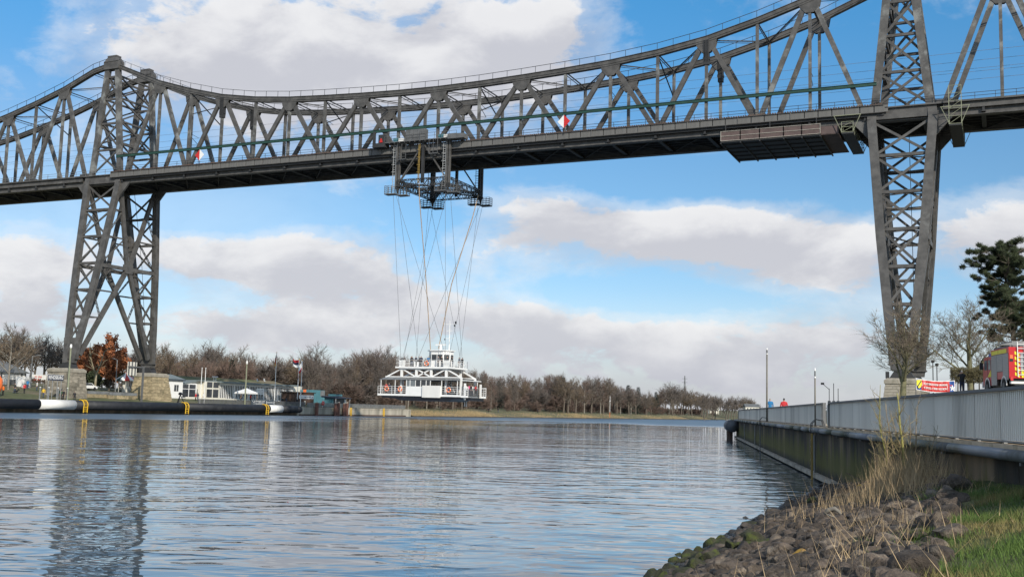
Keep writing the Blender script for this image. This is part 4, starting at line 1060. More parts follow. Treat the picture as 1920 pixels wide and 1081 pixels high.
# ------------------------------------------------------------------ trees
def rot_to(d, ang, azim):
    a = d.orthogonal().normalized(); b = d.cross(a)
    return (d*math.cos(ang) + (a*math.cos(azim)+b*math.sin(azim))*math.sin(ang)).normalized()
def grow(rg, mb, tips, p, d, L, r, lvl, prm):
    ns = 4 if lvl == 0 else 3 if lvl < prm['max'] else 2
    pts = [p.copy()]; rs = [r]; dirs = [d.copy()]; taper = prm.get('taper', .55)
    for i in range(ns):
        w = prm['wander']*(.4 if lvl == 0 else 1)
        d = (d + Vector((rg.uniform(-w, w), rg.uniform(-w, w), rg.uniform(-w, w)+prm['up']*(1 if lvl else .2)))).normalized()
        p = p + d*(L/ns); pts.append(p.copy()); rs.append(r*(1-(1-taper)*(i+1)/ns)); dirs.append(d.copy())
    mb.tube(pts, rs, (7 if lvl == 0 else 5 if lvl == 1 else 3), cap=False)
    if lvl >= prm['max']:
        tips.append((pts, dirs, L)); return
    n = prm['n'][lvl]; az0 = rg.uniform(0, 6.3)
    for i in range(n):
        f = prm['from'][lvl] + (1-prm['from'][lvl])*(i+rg.random()*.7)/n
        f = min(f, .999); k = f*ns; j = int(k); q = pts[j].lerp(pts[j+1], k-j)
        ang = R_(rg.uniform(*prm['ang'])) * (1. if i < n-1 else .4)
        dd = rot_to(dirs[j+1], ang, az0+i*2.4+rg.uniform(-.4, .4))
        ll = L*prm['ratio'][lvl]*rg.uniform(.7, 1.15)*(1.15-.45*f if lvl == 0 else 1)
        grow(rg, mb, tips, q, dd, ll, max(.006, rs[j+1]*prm.get('rr', .6)), lvl+1, prm)
def slivers(rg, tips, n, Lf, w, spread, droop=0.):
    V = []; F = []
    for pts, dirs, L in tips:
        for i in range(n):
            k = rg.random()*(len(pts)-1); j = min(int(k), len(pts)-2); p = pts[j].lerp(pts[j+1], k-j)
            d = rot_to(dirs[j+1], R_(rg.uniform(5, spread)), rg.uniform(0, 6.3)); d.z -= droop; 
            q = p + d*(L*Lf*rg.uniform(.5, 1.2)); a = d.cross(Vector((rg.uniform(-1, 1), rg.uniform(-1, 1), rg.uniform(-1, 1))))
            if a.length < 1e-6: continue
            a.normalize(); o = len(V); V += [p-a*w*.5, p+a*w*.5, q]; F.append((o, o+1, o+2))
    return np.array([tuple(v) for v in V]), np.array(F)
def tree_proto(seed, H, prm, tw_n, tw_L, tw_w, spread, bark, twig, r0=None, lean=0., droop=0.):
    rg = random.Random(seed); mb = MB(); tips = []
    grow(rg, mb, tips, Vector((0, 0, -.2)), Vector((lean, 0, 1)).normalized(), H*prm['trunk'], r0 or H*.017, 0, prm)
    v, f = slivers(rg, tips, tw_n, tw_L, tw_w, spread, droop)
    top = np.percentile(v[:, 2], 99.7); s = H/top
    v = v*s; mb.v = [(x*s, y*s, z*s if z > 0 else z) for x, y, z in mb.v]
    return mb.mesh('trunk', bark, smooth=True), np_mesh('crown', v, f, twig), H
def plant(proto, name, loc, h, rz, label, group=None, wide=1., cat='tree'):
    s = h/proto[2]
    e = empty(name, loc, rz, label, cat, group); e.scale = (s*wide, s*wide, s)
    inst('trunk', proto[0], e); inst('crown', proto[1], e)
    return e
PRM_B = dict(max=3, trunk=.42, wander=.16, up=.07, n=[7, 5, 5], ratio=[.62, .55, .55], ang=(22, 52), taper=.6, rr=.62)
PRM_B['from'] = [.42, .25, .2]
PRM_S = dict(max=2, trunk=.85, wander=.06, up=.10, n=[22, 6], ratio=[.27, .5], ang=(28, 55), taper=.25, rr=.5); PRM_S['from'] = [.22, .2]
PRM_M = dict(max=2, trunk=.35, wander=.2, up=.05, n=[8, 6], ratio=[.9, .6], ang=(20, 60), taper=.5, rr=.6); PRM_M['from'] = [.1, .1]
BROAD = [tree_proto(s, 14., PRM_B, 11, 1.15, .045, 62, BARK, (TWIG, TWIG, TWIG_O)[s % 3]) for s in (1, 2, 3, 4, 5)]
SLIM = [tree_proto(s, 14., PRM_S, 20, 1.3, .045, 60, (BARK_P, BARK)[s % 2], (TWIG_R, TWIG)[s % 2], droop=.15) for s in (10, 11, 12, 13)]
BUSH = [tree_proto(s, 5., PRM_M, 40, 1.0, .045, 75, BARK, (TWIG_O, TWIG_R, TWIG)[s % 3], r0=.09) for s in (20, 21, 22)]
def spruce(seed, H, mat=SPRUCE):
    rg = random.Random(seed); V = []; F = []; mb = MB().tube([(0, 0, -.2), (0, 0, H*.98)], [H*.016, .03], 6)
    z = H*.06
    while z < H*.99:
        R = (1-z/H)**.85*H*.2+.15; nb = 7
        for i in range(nb):
            a = rg.uniform(0, 6.3); L = R*rg.uniform(.7, 1.15)
            for k in range(9):
                t = (k+.5)/9; px, py, pz = math.cos(a)*L*t, math.sin(a)*L*t, z-L*t*.35+.25*L*t*t
                for m in range(4):
                    d = Vector((math.cos(a)+rg.uniform(-1, 1), math.sin(a)+rg.uniform(-1, 1), rg.uniform(-.7, .2))).normalized()*rg.uniform(.25, .55)
                    o = len(V); w = Vector((rg.uniform(-1, 1), rg.uniform(-1, 1), rg.uniform(-1, 1)))*.09
                    b0 = Vector((px, py, pz)); V += [b0-w, b0+w, b0+d]; F.append((o, o+1, o+2))
        z += H*.035
    return mb.mesh('trunk', BARK), np_mesh('crown', np.array([tuple(v) for v in V]), np.array(F), mat), H
SPR = [spruce(s, 12.) for s in (31, 32)]
rw = random.Random(77)
def top_h(px, py, X):
    p = onX(px, py, X); return p.y, p.z
def wood(px, ytop, X, kind, label, group='bare trees of the far bank wood', wide=1., name='bare_tree'):
    Y, zt_ = top_h(px, ytop, X); g = ground_n(X, Y)
    pr = rw.choice(dict(b=BROAD, s=SLIM, m=BUSH, e=SPR)[kind])
    if group == 'bare trees of the far bank wood':
        zone = ('between the flags and the kiosk' if px < 650 else 'on the bank left of the ferry' if px < 705 else 'behind the ferry' if px < 910 else 'right of the ferry' if px < 1045 else 'in the middle of the far wood' if px < 1150 else 'beside the dark spruce pair' if px < 1230 else 'near the right end of the far wood')
        size = 'tall' if zt_-g > 13.5 else 'middling' if zt_-g > 10.5 else 'low'
        row = 'in the front row' if X > -93 else 'in the rear rows'
        label = '%s leafless %s tree %s, %s' % (size, 'broad' if kind == 'b' else 'slender', zone, row); group = 'bare trees ' + zone
    return plant(pr, name, (X, Y, g-.1), max(1.5, zt_-g), rw.uniform(0, 6.3), label, group, wide)
LB, LS = 'leafless broad tree in the wood on the far bank', 'slender leafless birch in the wood on the far bank'
# skyline of the wood, read from the photograph
SKYL = [(-60, 600), (0, 612), (45, 610), (95, 622), (130, 640), (200, 648), (250, 640), (300, 642), (330, 650), (360, 655), (400, 640), (440, 645), (470, 665), (500, 667), (540, 668), (575, 660),
        (610, 672), (640, 676), (670, 655), (700, 654), (740, 660), (780, 668), (830, 672), (880, 692), (905, 690), (925, 704), (955, 697), (1000, 706), (1020, 700), (1060, 698), (1090, 706), (1120, 703), (1150, 708), (1175, 722), (1200, 727),
        (1230, 732), (1250, 722), (1265, 716), (1285, 728), (1305, 730), (1330, 738), (1360, 742), (1385, 741), (1405, 742), (1420, 752), (1440, 768), (1800, 785)]
sx_, sy_ = zip(*SKYL)
def skyl(px): return lerp(sx_, sy_, px)
for i, (px, dy_) in enumerate([(p, rw.uniform(-3, 9)) for p in range(288, 545, 11)]):
    wood(px+rw.uniform(-4, 4), skyl(px)+dy_, rw.choice((-135, -150, -170)), 'b', 'leafless tree behind the %s of the white pavilion' % ('left end' if px < 380 else 'middle' if px < 460 else 'right end'), 'bare trees behind the pavilion', 1.05)
for px in range(-70, 300, 12):
    wood(px+rw.uniform(-5, 5), skyl(px)+rw.uniform(0, 16), rw.choice((-140, -160, -185)), 'b', 'leafless tree of the belt behind %s' % ('the cottage' if px < 70 else 'the granite pier' if px < 160 else 'the rust brown oaks' if px < 250 else 'the ochre pier'), 'bare trees behind the left tower', 1.05)
for px in range(550, 1050, 5):
    X = rw.choice((-84, -92, -102, -115, -130)); k = 's' if (rw.random() < (.85 if px > 900 else .55)) else 'b'
    wood(px+rw.uniform(-4, 4), skyl(px)+abs(rw.gauss(0, 6)), X, k, LS if k == 's' else LB, wide=.9)
for px in range(1045, 1350, 5):
    X = rw.choice((-80, -86, -95, -110))
    wood(px+rw.uniform(-3, 3), skyl(px)+abs(rw.gauss(0, 5)), X, 'b' if rw.random() < .75 else 's', LB, wide=1.1)
for px in range(1316, 1425, 5):
    Y = rw.uniform(520, 600); X = shore_n(Y)-rw.uniform(4, 30); 
    Y, zt_ = top_h(px, skyl(px)+rw.uniform(0, 4), X)
    if Y > 60: plant(rw.choice(BROAD), 'bare_tree', (X, Y, ground_n(X, Y)), max(4, zt_-ground_n(X, Y)), rw.uniform(0, 6), 'small leafless tree at the canal bend beyond the quay end', 'trees at the canal bend')
# undergrowth: thickets one could not count, a few mounds one can
def thicket(name, spots, label):
    VV = []; FF = []; o = 0
    for (x, y, z, h, w) in spots:
        pr = rw.choice(BUSH); me = pr[1]; v = np.empty(len(me.vertices)*3, np.float32); me.vertices.foreach_get('co', v); v = v.reshape(-1, 3)
        sel = np.arange(len(v)//3); a = rw.uniform(0, 6.3); c, s = math.cos(a), math.sin(a); k = h/pr[2]
        q = np.stack([(v[:, 0]*c-v[:, 1]*s)*k*w+x, (v[:, 0]*s+v[:, 1]*c)*k*w+y, v[:, 2]*k+z], 1)
        VV.append(q); FF.append(np.arange(len(q)).reshape(-1, 3)+o); o += len(q)
    ob = inst(name, np_mesh(name, np.concatenate(VV), np.concatenate(FF), TWIG_R if 'far bank' in label or 'wood floor' in label else TWIG_O)); T(ob, label, 'undergrowth', kind='stuff')
sp = []
for i in range(150):
    Y = 100+ (i/150)**1.3*420+rw.uniform(-5, 5); X = shore_n(Y)-rw.uniform(14, 26) if i % 2 else shore_n(Y)-rw.uniform(20, 45)
    sp.append((X, Y, ground_n(X, Y)-.2, rw.uniform(2.6, 5.5), rw.uniform(.9, 1.5)))
thicket('undergrowth', sp, 'brown leafless undergrowth along the far bank')
sp = []
for i in range(300):
    Y = 85+(i/300)**1.25*420+rw.uniform(-6, 6); X = shore_n(Y)-rw.uniform(40, 85)
    sp.append((X, Y, ground_n(X, Y)-.3, rw.uniform(6., 11.), rw.uniform(.6, .9)))
thicket('undergrowth', sp, 'dense brown leafless wood floor far behind the bank trees')
sp = [(-rw.uniform(118, 140), Y+rw.uniform(-3, 3), ground_n(-125, Y)-.3, rw.uniform(2., 3.6), 1.3) for Y in np.arange(-60, 100, 3.2)]
thicket('undergrowth', sp, 'brown leafless undergrowth behind the pavilion and the left tower')
for (px, yt, X, w, lab) in ((505, 672, -112, 1.35, 'large round olive brown thicket left of the flagpoles'), (560, 676, -108, 1.3, 'round olive brown thicket behind the flags'), (650, 712, -82, 1.5, 'dense round brown bush behind the blue kiosk'), (690, 712, -80, 1.6, 'dense brown bush on the bank left under the ferry'),
                        (1010, 728, -84, 1.3, 'brown bush at the wood edge right of the ferry'), (1045, 735, -82, 1.3, 'spreading brown bush left of the dark conifers'), (430, 668, -125, 1.2, 'dark brown leafy tree right of the bridge tower behind the pavilion')):
    wood(px, yt, X, 'm', lab, None, w, 'bush')
for (px, yt, X, lab) in ((436, 672, -118, 'dark green conifer rising behind the slatted pavilion'), (1178, 720, -84, 'dark spruce, taller of the pair on the far bank'), (1197, 724, -84, 'dark spruce, right hand one of the pair on the far bank'), (1056, 705, -92, 'dark ivy covered conifer in the far wood'), (1048, 712, -88, 'dark conifer just left of the ivy covered one in the far wood'), (935, 712, -96, 'dark conifer close to the right end of the ferry'), (1230, 733, -84, 'small dark conifer right of the spruce pair')):
    wood(px, yt, X, 'e', lab, None, 1.25, 'spruce_tree')
for (px, yt, X, k, w, lab) in ((590, 640, -92, 'b', .85, 'tall leafless tree with upswept limbs right of the flags'), (700, 648, -94, 'b', .9, 'broad leafless tree on the bank left of the ferry'), (728, 645, -100, 's', .8, 'tall slender birch just left of the ferry'), (645, 664, -98, 's', .8, 'lone slender birch above the kiosk'),
                            (1265, 715, -86, 'b', 1.2, 'round crowned leafless tree near the right end of the far wood'), (1040, 699, -98, 'b', 1.3, 'round crowned olive tree in the middle of the far wood'), (40, 603, -100, 'b', 1.15, 'big leafless tree above the cottage at the left edge')):
    wood(px, yt, X, k, lab, None, w)
# reeds on the far bank
V = []; F = []
for i in range(26000):
    Y = 106 + rw.random()**1.4*360; d = rw.choice((rw.uniform(.3, 2.5), rw.uniform(.5, 5), rw.uniform(3, 9)))
    clump = .5+.5*math.sin(Y*.13)+.4*math.sin(Y*.051+1)
    if rw.random() > .35+.5*clump: continue
    X = shore_n(Y)-d; z = ground_n(X, Y)-.05; h = rw.uniform(.25, .6)*(1+.8*max(0, clump))*(1.3 if 150 < Y < 164 or 122 < Y < 134 else .8); o = len(V)
    w = .05; V += [(X, Y-w, z), (X, Y+w, z), (X+rw.uniform(-.2, .2), Y+rw.uniform(-.25, .25), z+h)]; F.append((o, o+1, o+2))
ob = inst('reeds', np_mesh('reeds', np.array(V), np.array(F), REED)); T(ob, 'dry straw coloured reeds and grass along the far bank', 'reeds', kind='stuff')
# stones along the far waterline
V = []; F = []
for i in range(2600):
    Y = 108 + rw.random()**1.3*380; X = shore_n(Y)+rw.uniform(-.9, 1.2); s = rw.uniform(.15, .4); z = -.05+.2*max(0, shore_n(Y)-X); o = len(V)
    for k in range(6):
        dv = [(1, 0, 0), (-1, 0, 0), (0, 1, 0), (0, -1, 0), (0, 0, .8), (0, 0, -.8)][k]; q = rw.uniform(.7, 1.2)*s; V.append((X+dv[0]*q, Y+dv[1]*q, z+dv[2]*q))
    for a, b_, c in ((0, 2, 4), (2, 1, 4), (1, 3, 4), (3, 0, 4), (2, 0, 5), (1, 2, 5), (3, 1, 5), (0, 3, 5)): F.append((o+a, o+b_, o+c))
ob = inst('shore_stones', np_mesh('shore_stones', np.array(V), np.array(F), ROCK)); T(ob, 'dark stones along the far waterline', 'stones', kind='stuff')

# the trees around the left tower
def leaf_tree(name, loc, H, proto_seed, leafmat, nleaf, label, prm=PRM_B, bark=BARK, size=.34):
    rg = random.Random(proto_seed); mb = MB(); tips = []
    grow(rg, mb, tips, Vector((0, 0, -.2)), Vector((0, 0, 1)), H*prm['trunk'], H*.02, 0, prm)
    V = []; F = []
    for pts, dirs, L in tips:
        for i in range(nleaf):
            p = pts[rg.randrange(len(pts))] + Vector((rg.gauss(0, .35), rg.gauss(0, .35), rg.gauss(0, .3))); o = len(V)
            a = Vector((rg.uniform(-1, 1), rg.uniform(-1, 1), rg.uniform(-1, 1))).normalized()*size; b_ = a.orthogonal().normalized()*size*.5
            V += [p-a, p-b_, p+a, p+b_]; F.append((o, o+1, o+2, o+3))
    top = max(v.z for v in V); s = H/top; V = np.array([tuple(v*s) for v in V]); mb.v = [(x*s, y*s, z*s) for x, y, z in mb.v]
    e = empty(name, loc, 0, label, 'tree')
    inst('trunk', mb.mesh('trunk', bark, smooth=True), e); inst('crown', np_mesh('crown', V, np.array(F), leafmat), e)
    return e
PRM_O = dict(PRM_B); PRM_O['n'] = [13, 6, 5]; PRM_O['from'] = [.16, .2, .2]; PRM_O['trunk'] = .62; PRM_O['ratio'] = [.55, .5, .5]; PRM_O['ang'] = (35, 70)
for (px, yb, yt, X, lab) in ((212, 715, 622, -104, 'oak with rust brown withered leaves behind the left tower'), (172, 715, 640, -108, 'smaller rust brown oak left of the big oak, partly behind the tower leg')):
    Y, zt_ = top_h(px, yt, X); g = ground_n(X, Y); o = leaf_tree('oak_tree', (X, Y, g), zt_-g, int(px), OAKLEAF, 26, lab, PRM_O); o.scale = (.92, .92, 1)
Y, zt_ = top_h(180, 692, -98); leaf_tree('dark_shrub', (-98, Y-1.5, ground_n(-98, Y)), 4.6, 5, NEEDLE, 10, 'dark evergreen shrub behind the forked pollard', PRM_O, size=.35)
Y, zt_ = top_h(182, 650, -90); g = ground_n(-90, Y)
BARK_F = M('tan_bark', (.27, .23, .15), .9, 0, .25, 3)
def forked(loc, H):
    rg = random.Random(3); mb = MB(); tips = []
    mb.tube([(0, 0, -.2), (.02, .05, H*.2), (0, 0, H*.36)], [.30, .24, .25], 8)
    for dirv, L in ((Vector((0, -.75, 1)), .72), (Vector((.1, .55, 1)), .70)):
        p = Vector((0, 0, H*.34)); pts = [p.copy()]; d = dirv.normalized()
        for k in range(4): d = (d+Vector((0, 0, .22))).normalized(); p = p + d*H*L/4*.85; pts.append(p.copy())
        mb.tube(pts, [.19, .16, .12, .09, .06], 6)
        for k in range(9):
            q = pts[1+k % 4]; dd = rot_to(Vector((0, 0, 1)), R_(rg.uniform(25, 75)), rg.uniform(0, 6.3)); q2 = q+dd*rg.uniform(1.2, 2.4); mb.tube([q, q2], [.07, .03], 4); tips.append(([q, q2], [dd, dd], 1.6))
    v, f = slivers(rg, tips, 8, .8, .05, 60)
    e = empty('pollard_tree', loc, 0, 'pale forked pollard tree in front of the rust brown oak', 'tree'); mb.build('trunk', BARK_F, e, True, local=True); inst('crown', np_mesh('crown', v, f, TWIG_O), e)
forked((-90, Y+.2, g), zt_-g)
Y, zt_ = top_h(24, 618, -84); g = ground_n(-84, Y)
pb_ = tree_proto(55, zt_-g, dict(PRM_B, trunk=.5), 9, 1.1, .06, 60, BARK_P, TWIG_O, r0=.17); plant(pb_, 'birch_tree', (-84, Y, g), zt_-g, .5, 'pale barked leafless tree in front of the cottage at the left edge')

# ------------------------------------------------------------------ fender, quay wall and small things of the north bank
FX, FZ, FR = -65.9, 1.5, .85
FN = empty('fender_pipe', (FX, -5, 0), 0, 'long black rubber fender pipe with white bands along the far quay', 'fender')
yA, yB = -75., 52.2
def at_quay(px, z=1.7):
    p = onX(px, 760, FX); return p.y
w0, w1 = at_quay(71), at_quay(138); w2, w3 = at_quay(503), at_quay(527)
segs = [(yA, -50, RUBBER), (-50, w0, RUBBER), (w0, w1, WHITE_W), (w1, 12, RUBBER), (12, w2, RUBBER), (w2, w3, WHITE_W), (w3, yB-2, RUBBER)]
for a, b_, m in segs:
    MB().tube([(FX, a+.02, FZ), (FX, b_-.02, FZ)], FR if m is RUBBER else FR+.012, 20).build('white_band' if m is WHITE_W else 'pipe_section', m, FN, True)
MB().tube([(FX, yB-2, FZ), (FX, yB-.6, FZ-.1), (FX, yB, FZ-.2)], [FR, .8, .55], 20).build('pipe_end', RUBBER, FN, True)
for px in (154, 345, 496):
    y = at_quay(px); lad = MB()
    for s in (-.45, .45):
        pts = [(FX+math.cos(a)*(FR+.1), y+s, FZ+math.sin(a)*(FR+.1)) for a in np.linspace(1.9, -.35, 9)] + [(FX+FR+.02, y+s, .15)]
        lad.tube(pts, .085, 5)
    for a in np.linspace(1.7, -.3, 6): lad.tube([(FX+math.cos(a)*(FR+.1), y-.45, FZ+math.sin(a)*(FR+.1)), (FX+math.cos(a)*(FR+.1), y+.45, FZ+math.sin(a)*(FR+.1))], .06, 5)
    for z in (1.05, .7, .35): lad.tube([(FX+FR+.05, y-.45, z), (FX+FR+.05, y+.45, z)], .06, 5)
    lad.build('yellow_ladder', YELLOW, FN)
QWOOD = M('brown_quay_timber', (.13, .10, .07), .9, 0, .35, .8, (.06, .055, .04), .4, streak=True)
QW = empty('quay_wall', (XB, 20, 0), 0, 'pale concrete quay wall of the far bank', 'wall')
MB().box(XB-.6, XB+.05, -600, 52.5, -1.5, 2.0).build('wall', QWOOD, QW)
MB().box(XB-.6, XB+.35, 52.5, 107, -1.5, 1.75).build('wall', CONC, QW); MB().box(XB-.7, XB+.45, 52.5, 107, 1.75, 2.05).build('coping', CONC, QW)
MB().box(XB+.36, XB+.5, 53, 104, .0, .35).build('waler', WOODD, QW)
for px in (655, 717):
    y = onX(px, 770, XB).y; l = MB()
    for s in (-.3, .3): l.box(XB+.4, XB+.55, y+s-.06, y+s+.06, 0, 2.2)
    for z in np.arange(.2, 2.2, .35): l.box(XB+.42, XB+.52, y-.3, y+.3, z-.05, z+.05)
    l.build('yellow_ladder', YELLOW, QW)
for px, lab in ((587, 'single rusty mooring pile at the left end of the concrete wall'), (625, 'rusty mooring pile group left of the kiosk front'), (641, 'rusty mooring pile group right of the kiosk front')):
    y = onX(px, 765, XB).y; e = empty('mooring_piles', (XB+1.1, y, 0), 0, lab, 'mooring piles', 'rusty mooring piles')
    for k, dy_ in enumerate((-.75, .05, .8) if px > 600 else (0,)):
        MB().tube([(XB+1.1, y+dy_, -1.5), (XB+1.1, y+dy_*.85, 3.1+.12*k)], .34 if px > 600 else .45, 8).build('pile', RUSTPILE, e)
        MB().tube([(XB+1.1, y+dy_*.85, 3.1+.12*k), (XB+1.1, y+dy_*.85, 3.3+.12*k)], .3, 8).build('pile_cap', CONC, e)
def fence_n(px0, px1, X, h, z0, mat, label, step=1.6, slats=True, name='railing'):
    y0, y1 = onX(px0, 750, X).y, onX(px1, 750, X).y; e = empty(name, (X, (y0+y1)/2, z0), 0, label, 'fence')
    n_ = max(1, int((y1-y0)/step)); sm = MB().box(-.02, .02, -.06, .06, 0, h-.1).mesh('bar', mat); pm = MB().box(-.05, .05, -.05, .05, -.3, h).mesh('post', mat)
    for i in range(n_+1): inst('post', pm, e, (0, y0+(y1-y0)*i/n_-(y0+y1)/2, 0))
    b_ = MB()
    for z in (.12, h-.05): b_.box(X-.04, X+.04, y0, y1, z0+z-.04, z0+z+.04)
    b_.build('rail', mat, e)
    if slats:
        s_ = MB(); y = y0
        while y < y1: s_.box(X-.015, X+.015, y, y+.16, z0+.15, z0+h-.08); y += .27
        s_.build('bars', mat, e)['kind'] = 'stuff'
fence_n(372, 572, -68.4, 1.15, 2.12, GALV_D, 'grey barred railing along the far quay in front of the pavilion')
fence_n(577, 760, -68.2, 1.1, 2.06, GALV, 'pale grey railing on the concrete wall beside the kiosk')
fence_n(150, 262, -86, 1.3, 3.0, GALV_D, 'grey barred fence behind the flood barrier')
for px in (45, 70, 95, 120):
    pass
# RENDSBURG board
y0, y1 = onX(89.5, 710, -69.5).y, onX(119, 710, -69.5).y; zt_ = onX(104, 702.5, -69.5).z; zb_ = onX(104, 712.5, -69.5).z; ym = (y0+y1)/2; g = ground_n(-69.5, ym)
SB = empty('town_name_board', (-69.5, ym, g), 0, 'dark blue board with the white word RENDSBURG on posts at the far bank', 'sign')
MB().box(-69.55, -69.47, y0, y1, zb_, zt_).build('board', NAVY, SB)
MB().box(-69.57, -69.55, y0-.06, y1+.06, zb_-.06, zt_+.06).build('board_rim', WHITE, SB)
text_mesh('RENDSBURG', (zt_-zb_)*.92, WHITE, 'lettering', SB, (.05, 0, (zt_+zb_)/2-g), (R_(90), 0, R_(90)), (y1-y0)*.92, .012)
for y in (y0+.3, ym-.5, ym+.6, y1-.3): MB().tube([(-69.65, y, g-.2), (-69.65, y, zb_+.1)], .07, 6).build('post', GALV, SB)
for k, px in enumerate((74.5, 91, 108.5, 126)):
    y = onX(px, 740, -68).y; e = empty('white_post', (-68, y, 2.05), 0, '%s white post in the row of four behind the white fender band' % ('leftmost', 'second from left', 'third from left', 'rightmost')[k], 'post', 'white posts behind the fender')
    MB().tube([(-68, y, 2), (-68, y, 4.45)], .12, 8).build('shaft', GALV, e); MB().tube([(-68, y, 4.45), (-68, y, 4.55)], .14, 8).build('post_cap', WHITE, e)
def lamp(px, ytop, X, label, arm=0, col=GALV, head='box', r=.09):
    p = onX(px, ytop, X); g = ground_n(X, p.y); e = empty('lamp_post', (X, p.y, g), 0, label, 'lamp post')
    MB().tube([(X, p.y, g-.2), (X, p.y, p.z)], [r*1.4, r], 8).build('pole', col, e)
    if arm: MB().beam((X, p.y, p.z-.05), (X, p.y+arm, p.z+.25), .1).build('arm', col, e); MB().box(X-.15, X+.15, p.y+arm*.8, p.y+arm*1.25, p.z+.15, p.z+.32).build('lamp_head', GALV, e)
    else: MB().tube([(X, p.y, p.z), (X, p.y, p.z+.25), (X, p.y, p.z+.7)], [r*1.2, .22, .16], 8).build('lamp_head', WHITE, e)
lamp(133, 652, -68, 'tall olive pole lamp with white head in front of the granite pier', 0, YGREEN, r=.13)
lamp(463, 682, -68, 'tall olive pole lamp with white head in front of the slatted pavilion', 0, YGREEN, r=.13)
lamp(61, 667, -88, 'street lamp with a bent arm beside the cottage', 1.6); lamp(220, 674, -92, 'street lamp with a bent arm in front of the oak', -1.2)
for px in (379, 386):
    p = onX(px, 690, -70); g = ground_n(-70, p.y); e = empty('flag_pole', (-70, p.y, g), 0, 'bare white flagpole, %s of the pair before the pavilion entrance' % ('left' if px < 380 else 'right'), 'flagpole', 'flagpoles on the far bank')
    MB().tube([(-70, p.y, g), (-70, p.y, p.z)], [.09, .06], 8).build('pole', WHITE, e); MB().tube([(-70, p.y, p.z), (-70, p.y, p.z+.15)], .1, 8).build('finial', WHITE, e)
def flag(px, ytop, X, bands, label, drop, out, h=1.7, split=None):
    p = onX(px, ytop, X); g = ground_n(X, p.y); e = empty('flag_pole', (X, p.y, g), 0, label.replace('flag', 'flagpole', 1) if False else label[0], 'flagpole', 'flagpoles on the far bank')
    MB().tube([(X, p.y, g), (X, p.y, p.z)], [.1, .06], 8).build('pole', WHITE, e); MB().tube([(X, p.y, p.z), (X, p.y, p.z+.18)], .1, 8).build('finial', YELLOW, e)
    fl_ = empty('flag', (X, p.y, p.z), 0, label[1], 'flag', 'flags on the far bank')
    nb = len(bands)
    for k, m in enumerate(bands):
        mb = MB(); n_ = 10
        vs = []
        for i in range(n_+1):
            t = i/n_
            for z in (k/nb, (k+1)/nb):
                vs.append((X+.25*math.sin(t*7+1)*t, p.y-out*t*(1+.1*math.sin(t*5)), p.z-.25-z*h-drop*t**1.2+.12*math.sin(t*9+z*2)))
        for i in range(n_): mb.add([vs[2*i], vs[2*i+1], vs[2*i+3], vs[2*i+2]], [(0, 1, 2, 3)])
        nv = len(mb.v); off_ = [(x-.02, y, z) for x, y, z in mb.v]; mb.add(off_, [tuple(reversed(f)) for f in mb.f[:]])
        mb.build('stripe', m, fl_)
flag(519, 661, -69, [CL['black'], CL['red'], YELLOW], ('tall flagpole with the limp black red gold flag', 'black red and gold flag hanging limp'), 1.9, .55, 1.5)
flag(561, 674, -72, [CL['red'], CL['navy'], WHITE], ('flagpole with the red and blue flag, left of the closest pair', 'red blue and white flag streaming to the left'), -.3, 3.1, 1.7)
flag(567, 676, -67.5, [WHITE, WHITE, CL['red']], ('flagpole with the white and red flag, right of the closest pair', 'white and red flag blowing down to the left'), 2.1, 1.9, 2.0)

# the white pavilion with the slatted front
PX = -84.
def yb_(px, X=PX): return onX(px, 735, X).y
PV = empty('pavilion', (PX, yb_(430), 3.2), 0, 'low white pavilion restaurant with slatted front and flat grey roof on the far bank', 'pavilion')
gz = 3.35
def zz_(px, py, X=PX): return onX(px, py, X).z
a, b_ = yb_(300), yb_(342); h0 = zz_(325, 713)
MB().box(PX-9, PX, a, b_, gz-.5, h0).build('wall', WHITE, PV); MB().box(PX-9.4, PX+.4, a-.5, b_+.4, h0, h0+.35).build('roof_edge', SLATEB, PV)
MB().ext([(PX-9.4, a-.5, h0+.36), (PX+.4, a-.5, h0+.36), (PX-4, a-.3, h0+1.5)], (0, b_-a+.9, 0)).build('roof', ROOFT, PV)
wa, wb = yb_(326), yb_(334); w = MB().box(PX+.01, PX+.05, wa, wb, zz_(330, 733), zz_(330, 721)).build('window', GLASS, PV); MB().box(PX+.05, PX+.08, (wa+wb)/2-.04, (wa+wb)/2+.04, zz_(330, 733), zz_(330, 721)).build('glazing_bar', WHITE, w)
c, d = b_, yb_(372); h1 = zz_(360, 718)
MB().box(PX-9, PX-.6, c, d, gz-.5, h1).build('wall', WHITE, PV)
MB().ext([(PX-.5, c, h1-.5), (PX-.5, d, h1+.4), (PX-.5, d, h1+.75), (PX-.5, c, h1-.15)], (-9, 0, 0)).build('roof', ROOFT, PV)
for i in range(2):
    q0, q1 = c+.5+(d-c-.6)*i/2, c+.2+(d-c-.6)*(i+1)/2
    for z0, z1 in ((gz+.2, gz+2.1), (gz+2.25, gz+3.2)): MB().box(PX-.59, PX-.55, q0, q1, z0, z1).build('window', GLASS, PV)
e_ = yb_(387); MB().box(PX-9, PX-1.5, d, e_, gz-.5, h1+.6).build('entrance_wall', CREAM, PV); MB().box(PX-1.49, PX-1.45, d+1.2, e_-1.4, gz, gz+2.2).build('door', GLASS, PV)
f_ = yb_(413); MB().box(PX-9, PX-.3, e_, f_, gz-.5, h1+.6).build('wall', CREAM, PV)
for i in range(2):
    q0, q1 = e_+.4+(f_-e_-.4)*i/2, e_+(f_-e_-.4)*(i+1)/2
    for z0, z1 in ((gz+.2, gz+2.3), (gz+2.7, gz+4.0)): MB().box(PX-.29, PX-.24, q0, q1, z0, z1).build('window', GLASS, PV)
g_ = yb_(552); ht_ = gz+3.9
